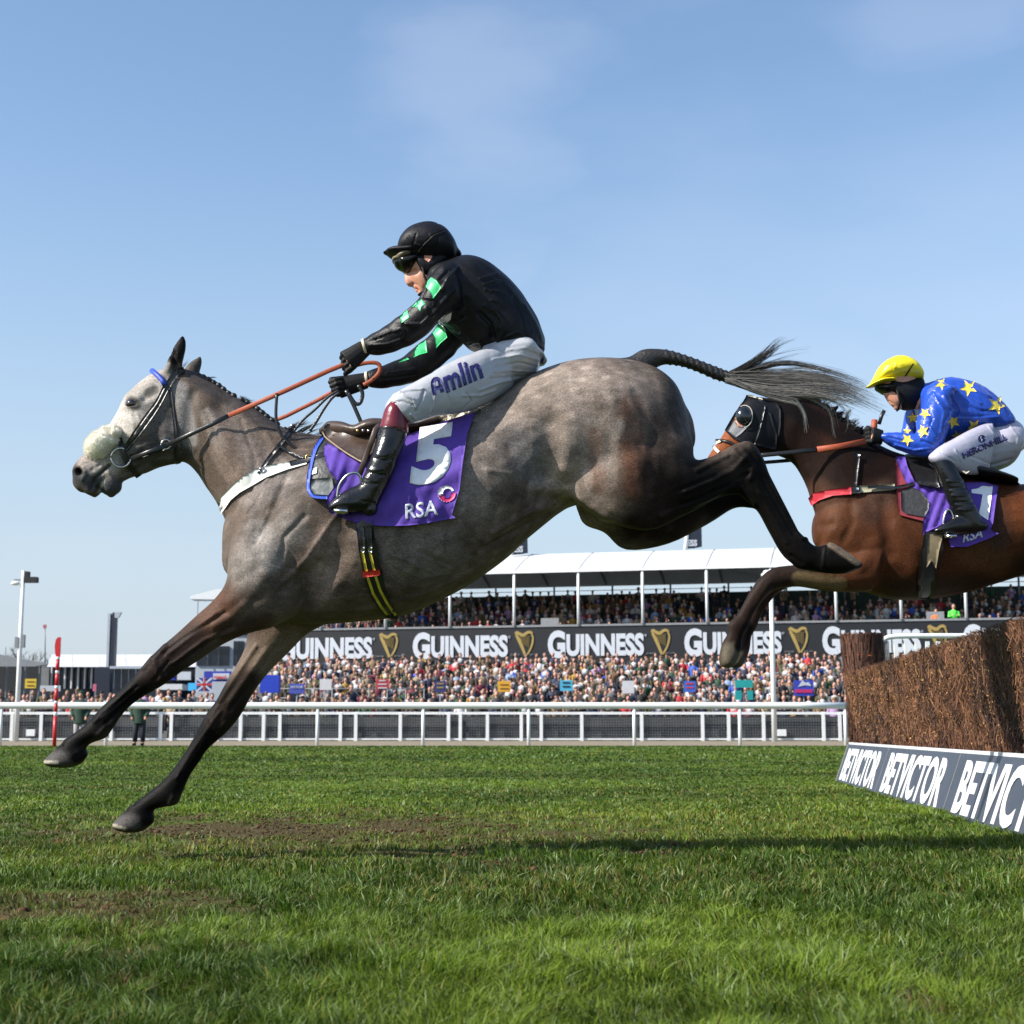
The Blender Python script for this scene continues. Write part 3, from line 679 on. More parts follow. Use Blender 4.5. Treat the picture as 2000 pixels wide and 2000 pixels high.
# ---- boards held up above the crowd
for px, py, w, h, c, nm in SIGNS:
    if c is None: continue
    w *= .74; h *= .74; c = tuple(np.array(c) * .75 + .01); p = P(px, py, 63.9); s = empty('signboard', (p.x, 63.9, .3), ('small %s bookmaker board on a pole above the spectators' % nm) if nm != 'white' else ('small white bookmaker board above the crowd %s' % ('beside the red board' if px < 700 else 'between light blue and blue boards')), 'signboard')
    if px == 1453: parts = [((p.x, 63.9, p.z + .22), (w, .05, h * .42)), ((p.x - w * .32, 63.9, p.z - .25), (w * .36, .05, h * .5)), ((p.x + w * .34, 63.9, p.z - .25), (w * .32, .05, h * .5))]
    else: parts = [((p.x, 63.9, p.z), (w, .05, h))]
    b = bpart('board', parts, colm('board_' + nm.replace(' ', '_'), c), s)
    cylpart('pole', (p.x, 63.95, .3), (p.x, 63.95, p.z - h * .3), .025, .025, M_gm, s, 6)
    if px in (747,): 
        for k in range(3): bpart('stripe', [((p.x, 63.86, p.z + .14 - k * .15), (w * (.5 if k == 0 else .7), .01, .05))], M_let, b)
    if px in (60, 985): 
        for k in range(2): bpart('stripe', [((p.x, 63.86, p.z + .08 - k * .16), (w * .7, .01, .035))], colm('dark_ink', (.12,.06,.02)), b)
    if px in (1106, 1347, 860): 
        for k in range(2): bpart('stripe', [((p.x, 63.86, p.z + .12 - k * .16), (w * .6, .01, .06))], M_navyb if px == 1106 else (colm('red_ink', (.5,.03,.05)) if px == 1347 else M_gold2), b)
    if px == 1570:
        bm = bmesh.new(); polymesh_solid(bm, [Vector((p.x + a, 63.86, p.z + b2)) for a, b2 in ((-.25,.05),(-.05,.33),(.05,.22),(.2,.25),(.3,.08),(.05,.12))], [(0,5,4,3,2,1)], (0,-1,0), .01); obj('emblem', bm, M_let, b); bpart('stripe', [((p.x - .02, 63.85, p.z - .12), (.72, .01, .14))], colm('red_ink', (.45,.02,.12)), b)
# turquoise / blue market things left of the terrace
for px, py, w, h, c, lab in ((388,1277,.0,.0,None,''),): pass
tent = bpart('awning', [((P(528, 1350, 66).x, 66, P(528, 1336, 66).z), (.8, .6, .75))], colm('blue_canvas', (.01,.04,.42)), None); tag(tent, 'bright blue canvas booth at the left end of the terrace', 'booth')
b = empty('signboard', (P(580,1345,64).x, 64, .3), 'wide blue and white board behind the barrier at the terrace end', 'signboard'); p = P(580, 1345, 64); bb = bpart('board', [(p, (.62, .04, .40))], colm('blue_board', (.05,.07,.35)), b); cylpart('pole', (p.x, 64.05, .3), (p.x, 64.05, p.z), .03, .03, M_gm, b, 6)
wv, wtr = flat_text('VICTOR', .02); bm = bmesh.new(); polymesh_solid(bm, [Vector((p.x - .27 + x_ * .145, 63.96, p.z + .02 + y_ * .13)) for x_, y_ in wv], wtr, (0,-1,0), .01); obj('lettering', bm, M_let, bb)

# ---- tall poles
pl = empty('mast', (P(1513, 1447, 60).x, 60, .05), 'tall thin white mast rising from the barrier in front of the stand', 'mast')
cylpart('pole', (P(1513,1447,60).x, 60, .05), (P(1513,1447,60).x, 60, 6.75), .11, .075, M_wp, pl)
bm = bmesh.new(); c = P(1498, 1118, 60); ball(bm, c, (.16, .12, .10), 12); ball(bm, c + Vector((-.14, 0, -.10)), (.10, .10, .08), 10); obj('lamp_housing', bm, M_wp, pl, smooth=True)
x0 = P(31, 1447, 60).x
lp = empty('lamp_post', (x0, 60, .05), 'tall white lamp post with floodlights at the far left behind the rail', 'lamp post')
cylpart('pole', (x0, 60, .05), (x0, 60, 6.72), .10, .07, M_wp, lp)
bm = bmesh.new(); 
for c, s in (((x0 + .32, 60, 6.35), (.50, .3, .22)), ((x0 + .16, 60, 6.55), (.16, .25, .25))): box(bm, c, s)
obj('floodlight', bm, M_dk, lp); bm = bmesh.new(); ball(bm, (x0 - .28, 60, 6.22), (.20, .15, .09), 12); obj('floodlight', bm, M_wp, lp, smooth=True)
bpart('arm', [((x0, 60, 6.35), (.7, .06, .06))], M_gm, lp); bpart('cable_box', [((x0 - .12, 60, 3.9), (.14, .2, .42)), ((x0 + .13, 60, 3.95), (.1, .15, .5))], M_gm, lp)
M_rp = colm('red_paint', (.50,.015,.02), .4)
x0 = P(106, 1456, 48.6).x
rp_ = empty('marker_pole', (x0, 48.6, 0), 'red and white banded marker pole with a red paddle top beside the rail', 'marker pole')
zz = [0, .86, .99, 1.12, 1.24, 1.42, 1.50, 1.93, 2.0, 2.38, 2.46, 2.62, 2.72, 2.84, 2.9]; zz = [0, .95, 1.08, 1.34, 1.42, 1.80, 1.90, 2.28, 2.37, 2.72, 2.80]
for i in range(len(zz) - 1): cylpart('band', (x0, 48.6, zz[i]), (x0, 48.6, zz[i + 1]), .060, .060, M_rp if i % 2 == 0 else M_wp, rp_)
bm = bmesh.new(); polymesh_solid(bm, [Vector((x0 + a, 48.62, 2.80 + b_)) for a, b_ in ((-.05,0),(-.09,.12),(-.11,.35),(-.08,.55),(-.02,.62),(.07,.62),(.07,.0))], [(6,5,4,3,2,1,0)], (0,-1,0), .05); obj('paddle', bm, M_rp, rp_)

# ---- two stewards between the rails
def steward(px, Y, coat, trs, lab, turn, bare_legs=False):
    x = P(px, 1450, Y).x; bm = bmesh.new()
    for s in (-1, 1): tube(bm, [(x + s * .13, Y - .08, .04), (x + s * .13, Y, .10), (x + s * .12, Y + .02, .48), (x + s * .10, Y, .92)], [.045, .05, .07, .10], 10)
    tube(bm, [(x, Y, .86), (x, Y, 1.1), (x, Y, 1.35), (x, Y, 1.46), (x, Y, 1.52)], [.17, .17, .20, .17, .06], 12, flat=.65, up=(0, 1, 0))
    for s in (-1, 1): tube(bm, [(x + s * .20, Y, 1.42), (x + s * .27, Y + .03, 1.15), (x + s * .22, Y - .10, .92), (x + s * .21, Y - .12, .84)], [.07, .055, .045, .035], 8)
    tube(bm, [(x, Y, 1.45), (x, Y - .01, 1.6)], .06, 8); ball(bm, (x, Y - .01, 1.68), (.085, .105, .125), 12); ball(bm, (x + .0, Y - .115, 1.67), (.018, .02, .03), 6)
    o = remesh('person', bm, .022, 2, M_skin); tag(o, lab, 'person')
    bm = bmesh.new(); tube(bm, [(x, Y, .72), (x, Y, 1.05), (x, Y, 1.35), (x, Y, 1.47), (x, Y, 1.53)], [.23, .21, .23, .20, .08], 14, flat=.68, up=(0, 1, 0))
    for s in (-1, 1): tube(bm, [(x + s * .20, Y, 1.42), (x + s * .28, Y + .03, 1.15), (x + s * .23, Y - .10, .94)], [.09, .075, .06], 8)
    remesh('coat', bm, .02, 3, coat, o)
    for s in (-1, 1): 
        bm = bmesh.new(); tube(bm, [(x + s * .13, Y, .14 if not bare_legs else .40), (x + s * .12, Y + .02, .48), (x + s * .10, Y, .86)], [.075, .09, .12], 10); obj('trouser_leg', bm, trs, o, smooth=True)
        bm = bmesh.new(); ball(bm, (x + s * .13, Y - .06, .05), (.06, .14, .06), 10); obj('shoe', bm, M_dk, o, smooth=True)
    bm = bmesh.new(); ball(bm, (x, Y + .01, 1.735), (.105, .12, .075), 12); tube(bm, [(x, Y, 1.70), (x, Y - .02, 1.715)], [.13, .12], 14); obj('cap', bm, coat, o, smooth=True)
M_gcoat = colm('dark_green_coat', (.008,.035,.022), .8); M_ntr = colm('navy_trousers', (.008,.010,.022), .8); M_gtr = colm('grey_trousers', (.28,.27,.27), .8)
steward(155, 51.4, M_gcoat, M_gtr, 'steward in dark green coat and pale trousers behind the rail near the marker pole', 0)
steward(271, 50.8, M_gcoat, M_ntr, 'steward in dark coat and navy trousers standing behind the rail between the poles', 0)

# ---- left background buildings
low = empty('low_stand', (P(30,1300,108).x, 108, .1), 'low dark stand with a flat grey roof at the far left', 'stand')
def pxbox(name, x0, y0, x1, y1, Y, th, m, parent):
    a, b = P(x0, y1, Y), P(x1, y0, Y); return bpart(name, [(((a.x + b.x) / 2, Y + th / 2, (a.z + b.z) / 2), (abs(b.x - a.x), th, abs(b.z - a.z)))], m, parent)
bm = bmesh.new(); polymesh_solid(bm, [P(-80,1268,108), P(0,1278,108), P(60,1290,108), P(97,1297,108), P(70,1302,108), P(-80,1302,108)], [(5,4,3,2,1,0)], (0,-1,0), .3); obj('roof', bm, M_gm, low)
pxbox('rear_wall', -80, 1300, 78, 1432, 112, .4, M_dk, low)
for px in (-30, 8, 44, 72): pxbox('column', px, 1298, px + 4, 1432, 108.5, .4, M_conc, low)
for k in range(8): pxbox('roof_rail', -60 + k * 14, 1252 + k * 2.2, -59 + k * 14, 1276 + k * 2, 109, .1, M_gm, low)
mq = empty('marquee', (P(240,1300,128).x, 128, .1), 'long white marquee with a pitched roof behind the left crowd', 'marquee')
for i in range(6):
    xa_, xb_ = 92 + i * 52, 92 + (i + 1) * 52 - 1
    bm = bmesh.new(); q = [P(xa_, 1303, 126), P(xb_, 1303, 126), P(xb_ - 2, 1279, 131), P(xa_ - 2 + (12 if i == 0 else 0), 1279, 131)]; polymesh_solid(bm, q, [(0,1,2,3)], (0,-1,.3), .08); obj('roof_panel', bm, M_canv, mq)
pxbox('wall', 70, 1303, 410, 1430, 128.5, .3, M_glass, mq)
for px in range(98, 200, 13): pxbox('window_post', px, 1303, px + 4, 1345, 128, .2, M_wp, mq)
pxbox('gable_wall', 66, 1304, 96, 1345, 127.5, .3, M_conc, mq)
tw = empty('tower', (P(215,1250,122).x, 122, .1), 'narrow dark square tower with a bracket at the top, left of the stand', 'tower')
pxbox('shaft', 211, 1196, 225, 1430, 122, .9, M_navyb, tw); pxbox('shaft_side', 207, 1198, 210.7, 1430, 122, .8, M_pale, tw); pxbox('base', 180, 1303, 215, 1430, 121, 1, M_navyb, tw)
bm = bmesh.new(); polymesh_solid(bm, [P(225.5,1196,122), P(239,1196,122), P(233,1207,122), P(226,1207,122)], [(3,2,1,0)], (0,-1,0), .3); obj('bracket', bm, M_pale, tw)
gl = empty('glass_building', (P(260,1330,118).x, 118, .1), 'low blue grey glazed building beside the dark tower', 'building')
pxbox('facade', 216, 1303, 306, 1432, 118, 1, M_glass, gl); pxbox('fascia', 214, 1301, 308, 1306, 117.8, .2, M_pale, gl)
for px in range(222, 304, 14): pxbox('mullion', px, 1306, px + 1.6, 1345, 117.8, .15, M_pale, gl)
hb = empty('hospitality_building', (P(450,1300,100).x, 100, .1), 'pale blue grey building with a canopy roof behind the outstretched forelegs', 'building')
pxbox('wall', 378, 1205, 560, 1432, 100, 2, M_pale, hb)
for x0, y0, x1, y1 in ((384,1213,448,1238),(384,1262,448,1300),(455,1213,520,1240),(455,1252,476,1300),(484,1252,520,1300)): 
    w_ = pxbox('window', x0, y0, x1, y1, 99.9, .08, M_glass, hb)
    for k in range(1, 3): pxbox('mullion', x0 + (x1 - x0) * k / 3 - .6, y0, x0 + (x1 - x0) * k / 3 + .6, y1, 99.8, .06, M_pale, w_)
pxbox('balcony_rail', 378, 1243, 452, 1247, 99.4, .1, M_wp, hb)
bm = bmesh.new(); polymesh_solid(bm, [P(381,1174,98), P(381,1168,98), P(430,1155,98), P(560,1150,98), P(560,1176,98)], [(4,3,2,1,0)], (0,-1,0), 1.5); obj('canopy', bm, M_wp, hb)
for px in (385, 440, 500): pxbox('column', px, 1174, px + 2, 1210, 98.5, .1, M_gm, hb)
sgb = pxbox('signboard', 398, 1311, 452, 1331, 96, .1, colm('deep_blue', (.02,.03,.30)), None); tag(sgb, 'dark blue board with white and red panels above the left crowd', 'signboard')
pxbox('panel', 416, 1315, 448, 1327, 95.85, .1, M_let, sgb); vs, ts = flat_text('totepool', .03); bm = bmesh.new(); polymesh_solid(bm, [P(418 + x_ * 6.8, 1325 - y_ * 9, 95.8) for x_, y_ in vs], ts, (0,-1,0), .02); obj('lettering', bm, colm('red_ink2', (.5,.02,.03)), sgb)
scr = pxbox('screen', 346, 1312, 373, 1328, 95, .1, M_let, None); tag(scr, 'small blank white screen in a dark frame beside the blue board', 'screen'); pxbox('frame', 344, 1310, 375, 1330, 95.12, .1, M_dk, scr)
bb2 = pxbox('signboard', 324, 1312, 343, 1328, 95.5, .1, colm('mid_blue', (.02,.03,.38)), None); tag(bb2, 'small plain blue board left of the white screen', 'signboard'); pxbox('panel', 332, 1315, 340, 1320, 95.4, .05, M_let, bb2)
aw = pxbox('awning', 293, 1336, 356, 1347, 90, 1.5, M_canv, None); tag(aw, 'cream fabric awning of a stall above the left crowd', 'awning'); pxbox('valance', 293, 1347.3, 356, 1350, 90, .05, M_dk, aw)
for k, (x0, y0, x1, y1, c, lab) in enumerate(((367,1334,384,1349,(.05,.40,.75),'small light blue board beside the union flag'), (78,1339,118,1350,(.40,.42,.45),'pale grey stall roof between the lamp post and marker pole'), (181,1336,188,1350,(.45,.10,.16),'small pink board left of the dark tower'))):
    o = pxbox('signboard', x0, y0, x1, y1, 88, .1, colm('sign_colour', c), None); tag(o, lab, 'signboard'); pxbox('post', (x0 + x1) / 2 - .5, y1, (x0 + x1) / 2 + .5, 1430, 88.2, .08, M_gm, o)
uf = empty('flag', P(398,1336,87), 'small union flag hanging above the left crowd', 'flag'); fc = pxbox('flag_cloth', 384, 1324, 414, 1350, 87, .03, colm('flag_blue', (.02,.04,.25)), uf)
for n_, w_, m_ in (('white_cross', 5.5, M_let), ('red_cross', 3.2, M_rp)):
    d = .03 if n_[0] == 'w' else .06
    pxbox(n_, 399 - w_ / 2, 1324, 399 + w_ / 2, 1350, 87 - d, .02, m_, fc); pxbox(n_, 384, 1337 - w_ / 2, 399 - w_ / 2 - .02, 1337 + w_ / 2, 87 - d, .02, m_, fc); pxbox(n_, 399 + w_ / 2 + .02, 1337 - w_ / 2, 414, 1337 + w_ / 2, 87 - d, .02, m_, fc)
bm = bmesh.new()
for a, b in (((384,1324),(396,1334)), ((414,1324),(402,1334)), ((384,1350),(396,1340)), ((414,1350),(402,1340))): beam(bm, P(*a, 86.93), P(*b, 86.93), .02, .10)
obj('diagonal', bm, M_let, fc)
fp = empty('flagpole', P(88,1275,150), 'very thin distant flagpole with a small red pennant, left of the marker pole', 'flagpole'); cylpart('pole', P(88,1300,150), P(88,1222,150), .07, .05, M_gm, fp); pxbox('pennant', 84, 1220, 91, 1227, 149.9, .05, colm('faded_red', (.35,.10,.12)), fp)
# vans / stalls row so the gap under the buildings is filled
hd_ = bpart('hedge', [((-30, 160, 1.5), (160, 3, 3))], mat('hedge', (.03,.04,.025), .9, .4, 1, .3, 2), None); tag(hd_, 'distant dark hedge line behind the marquee', 'hedge')
# bare trees on the skyline
M_bark = mat('bare_twigs', (.10,.085,.075), .9, .2, 4)
def bare_tree(px, H, Y, lab, seed):
    r = random.Random(seed); x = P(px, 1427, Y).x; root = empty('tree', (x, Y, 0), lab, 'tree', 'bare trees behind the marquee'); bm = bmesh.new(); tube(bm, [(x, Y, 0), (x + .1, Y, H * .2), (x, Y, H * .4)], [.3, .24, .18], 8); obj('trunk', bm, M_bark, root)
    bm = bmesh.new()
    def grow(p, d, l, rad, n):
        q = p + d * l; tube(bm, [p, (p + q) / 2 + Vector((r.uniform(-.1,.1),0,0)) * l, q], [rad, rad * .8, rad * .6], 4, caps=False)
        if n == 0: return
        for _ in range(3 if n > 1 else 4): grow(p.lerp(q, r.uniform(.55, 1)), (d + Vector((r.uniform(-.8,.8), r.uniform(-.8,.8), r.uniform(-.15,.5)))).normalized(), l * r.uniform(.55, .8), rad * .55, n - 1)
    for _ in range(5): grow(Vector((x, Y, H * r.uniform(.25,.4))), Vector((r.uniform(-.7,.7), r.uniform(-.7,.7), 1)).normalized(), H * .25, .14, 4)
    obj('crown', bm, M_bark, root)
for px, py, sd, lab in ((55,1252,1,'bare winter tree right behind the lamp post'), (78,1268,2,'smaller bare winter tree between lamp post and flagpole'), (275,1262,3,'bare winter tree just right of the dark tower'), (255,1274,4,'low bare winter tree close to the dark tower'), (150,1274,5,'low bare winter tree between the marker pole and the tower')):
    Yt = 175; bare_tree(px, (1427 - py) * Yt / FPX + .5, Yt, lab, sd)

# ================================================================== CHASE FENCE
FN = empty('brush_fence', (2.6, 9, 0), 'brown birch brush steeplechase fence with a slanted lettered take-off board', 'fence')
def fl(Y, dx, z): return Vector((1.646 + dx + .1028 * Y, Y, z))
M_bd = mat('slate_board', (.036,.044,.062), .45, .15, 5, .0008, 30); M_bw = mat('board_white', (.60,.62,.64), .5, .08, 8)
bm = bmesh.new(); y0, y1 = 3.2, 15.6
q = [fl(y0, 0, 0), fl(y1, 0, 0), fl(y1, .135, .364), fl(y0, .135, .364)]; nb = Vector((-.364, .04, .135)).normalized()
polymesh_solid(bm, [v - nb * .02 for v in q], [(0,3,2,1)], nb, .02); bo = obj('lettered_board', bm, M_bd, FN)
bm = bmesh.new(); beam(bm, fl(y0, .15, .372), fl(y1, .15, .372), .03, .022); obj('top_edge', bm, M_bw, bo)
bm = bmesh.new(); beam(bm, fl(15.61, .0, .0), fl(15.61, .135, .364), .02, .02); obj('end_edge', bm, M_gm, bo)
for Yj in (12.7, 9.55, 6.4): bm = bmesh.new(); beam(bm, fl(Yj, .002, .004) + nb * .001, fl(Yj, .134, .362) + nb * .001, .006, .006); obj('joint', bm, M_gm, bo)
def btext(ya, yb):
    vs, ts = flat_text('BETVICTOR', .03); a = np.array(vs); x0 = a[:, 0].min(); w = a[:, 0].max() - x0; bm = bmesh.new()
    pts = []
    for x_, y_ in vs:
        u = (x_ - x0) / w; t = .09 + y_ / .73 * .82; pts.append(fl(ya + (yb - ya) * u, .135 * t, .364 * t) + nb * .002)
    polymesh_solid(bm, pts, ts, nb, .003); obj('lettering', bm, M_bw, bo)
btext(15.42, 12.92); btext(12.45, 9.80); btext(9.28, 6.62); btext(6.1, 3.45)
# brush body
M_br = mat('birch_core', (.030,.017,.011), .95, .4, 12, .01, 40)
M_tw = mat('birch_twigs', rough=.7, var=.2, scale=30, attr=True, spec=.3)
bm = bmesh.new(); Ys = np.linspace(3.2, 15.75, 60); prof = [(.30,.30),(.27,.5),(.22,.75),(.17,.95),(.20,1.02),(.40,1.04),(.60,1.02),(.72,.9),(.78,.3)]
rings = [[bm.verts.new(fl(Y, dx + random.uniform(-.015,.015), z + random.uniform(-.01,.01))) for dx, z in prof] for Y in Ys]
for a, b in zip(rings[:-1], rings[1:]):
    for j in range(len(prof) - 1): bm.faces.new((a[j], a[j + 1], b[j + 1], b[j]))
bm.faces.new(rings[-1]); bm.faces.new(rings[0][::-1]); bmesh.ops.recalc_face_normals(bm, faces=bm.faces); obj('brush_core', bm, M_br, FN)
def twigs(n, seed, end=False):
    r = np.random.default_rng(seed)
    if end: Y = 15.72 + r.uniform(0, .06, n); dx0 = r.uniform(.16, .8, n); z = r.uniform(.3, 1.02, n)
    else:
        py_ = r.uniform(0, 1, n); Y = 3.4 + (12.3) * py_ ** 1.25; z = .30 + .80 * r.random(n); dx0 = None
    zt = np.clip((z - .36) / .68, 0, 1); dx = (.285 - .15 * zt) if dx0 is None else dx0
    top = r.random(n) < .22
    if dx0 is None: dx = np.where(top, r.uniform(.12, .75, n), dx); z = np.where(top, r.uniform(.96, 1.05, n), z)
    out_ = r.uniform(-.03, .03, n); g = np.stack([1.646 + dx + .1028 * Y - out_, Y, z], -1)
    L_ = r.uniform(.04, .15, n); lean = r.normal(size=n) * .5 - .25; d = np.stack([-.16 + r.normal(size=n) * .3, -lean * .9, np.ones(n)], -1); d /= np.linalg.norm(d, axis=1)[:, None]
    w = np.clip(Y * .0003, .0011, .0045) * r.uniform(.5, 1.4, n); s = np.cross(d, r.normal(size=(n, 3)) * .3 + np.array([1, 0, 0])); s /= np.linalg.norm(s, axis=1)[:, None]
    hi = g + d * (L_ * .5)[:, None]; hi[:, 2] = np.minimum(hi[:, 2], 1.055 + .022 * r.random(n)); lo = g - d * (L_ * .5)[:, None]; mid = (hi + lo) / 2 + r.normal(size=(n, 3)) * .006
    v = np.stack([lo - s * w[:, None], lo + s * w[:, None], mid + s * w[:, None], mid - s * w[:, None], hi], 1); b_ = (np.arange(n) * 5)[:, None, None]
    f = (np.array([[0, 1, 2], [0, 2, 3], [3, 2, 4]])[None] + b_).reshape(-1, 3)
    cl = vnoise(Y, z + lean * .2, 3.2, 71) * .5 + vnoise(Y, z * .6, 14, 72) * .5; dk = np.array([.028, .013, .009]); rd = np.array([.175, .078, .038]); gd = np.array([.36, .20, .07])
    k = np.clip(cl * 1.7 - .45 + r.normal(size=n) * .22, 0, 1)[:, None]; c = dk * (1 - k) + rd * k; c = np.where(r.random(n)[:, None] < .006 + .012 * (z[:, None] - .4), gd * r.uniform(.6, 1.3, n)[:, None], c)
    return v.reshape(-1, 3), f, np.repeat(c, 5, 0)
a = twigs(95000, 1); b = twigs(3000, 2, True)
meshnp('birch_twigs', np.vstack([a[0], b[0]]), np.vstack([a[1], b[1] + len(a[0])]), M_tw, FN, cols=np.vstack([a[2], b[2]]))
# small gold flecks scattered over the face of the brush
r_ = np.random.default_rng(8); n = 6000; Y = 3.4 + 12.2 * r_.random(n) ** 1.2; z = .40 + .64 * r_.random(n) ** .8; zt = (z - .36) / .68; g = np.stack([1.646 + .285 - .15 * zt + .1028 * Y - .035, Y, z], -1); e = r_.normal(size=(n, 3, 3)) * np.clip(Y * .00042, .0015, .006)[:, None, None]
meshnp('gold_flecks', (g[:, None] + e).reshape(-1, 3), np.arange(n * 3).reshape(-1, 3), M_tw, FN, cols=np.repeat(np.array([.42, .23, .085]) * r_.uniform(.3, 1.1, (n, 1)), 3, 0))
# litter of broken twigs along the foot of the brush
# birch bundle at the end
dr = empty('birch_bundle', (P(1685,1400,16.3).x, 16.3, 0), 'upright brown birch bundle tied with orange twine at the far end of the fence', 'birch bundle')
c0 = P(1690, 1340, 16.3); c1 = P(1682, 1240, 16.3)
bm = bmesh.new(); tube(bm, [(c0.x + .04, 16.3, 0), (c0.x, 16.3, c0.z), (c1.x, 16.3, c1.z - .1), (c1.x, 16.3, c1.z)], [.17, .18, .195, .205], 20); obj('core', bm, M_br, dr)
r_ = np.random.default_rng(3); n = 5200; th = r_.uniform(0, 6.28, n); z = r_.uniform(.0, c1.z, n); cx_ = c0.x + (c1.x - c0.x) * np.clip((z - c0.z) / (c1.z - c0.z), -1, 1); rad = .19 + .02 * (z / 1.5) + r_.uniform(-.005, .015, n)
g = np.stack([cx_ + np.cos(th) * rad, 16.3 + np.sin(th) * rad, z], -1); L_ = r_.uniform(.1, .3, n); dd = np.stack([r_.normal(size=n) * .08, r_.normal(size=n) * .08, np.ones(n)], -1); s = np.stack([-np.sin(th), np.cos(th), 0 * th], -1) * .004
hi = g + dd * L_[:, None]; hi[:, 2] = np.minimum(hi[:, 2], c1.z + r_.uniform(-.01, .02, n)); v = np.stack([g - s, g + s, hi + s, hi - s], 1).reshape(-1, 3); f = (np.array([[0, 1, 2, 3]])[None] + (np.arange(n) * 4)[:, None, None]).reshape(-1, 4)
meshnp('twigs', v, f, M_tw, dr, cols=np.repeat(np.array([.10, .045, .03]) * r_.uniform(.3, 1.5, (n, 1)), 4, 0))
bm = bmesh.new(); zt_ = P(1680, 1282, 16.3).z; torus(bm, (c0.x - .01, 16.3, zt_), .212, .006, (0.05, 0, 1), n=32); obj('twine', bm, colm('orange_twine', (.45,.10,.03)), dr, smooth=True)
# white wing rail behind
wg = empty('wing_rail', (P(1800,1400,17.6).x, 17.6, 0), 'white plastic wing rail with upright slats and a rounded corner behind the fence', 'wing rail'); Yw = 17.6
A_ = cr_interp([list(p) for p in ((1714,1440),(1714,1360),(1713,1290),(1717,1262),(1730,1247),(1752,1243),(1800,1242),(1900,1242),(2000,1242),(2060,1242))], 4)
bm = bmesh.new(); tube(bm, [P(x, y, Yw) for x, y in A_], .030, 10); obj('rail', bm, M_wp, wg, smooth=True)
for i, px in enumerate((1732, 1751, 1771, 1792, 1813, 1834, 1855, 1876, 1897, 1918, 1939, 1960)):
    x = P(px, 1300, Yw).x; bpart('slat', [((x, Yw, .76), (.044 if i else .06, .03, 1.5))], M_wp if i else M_gm, wg)
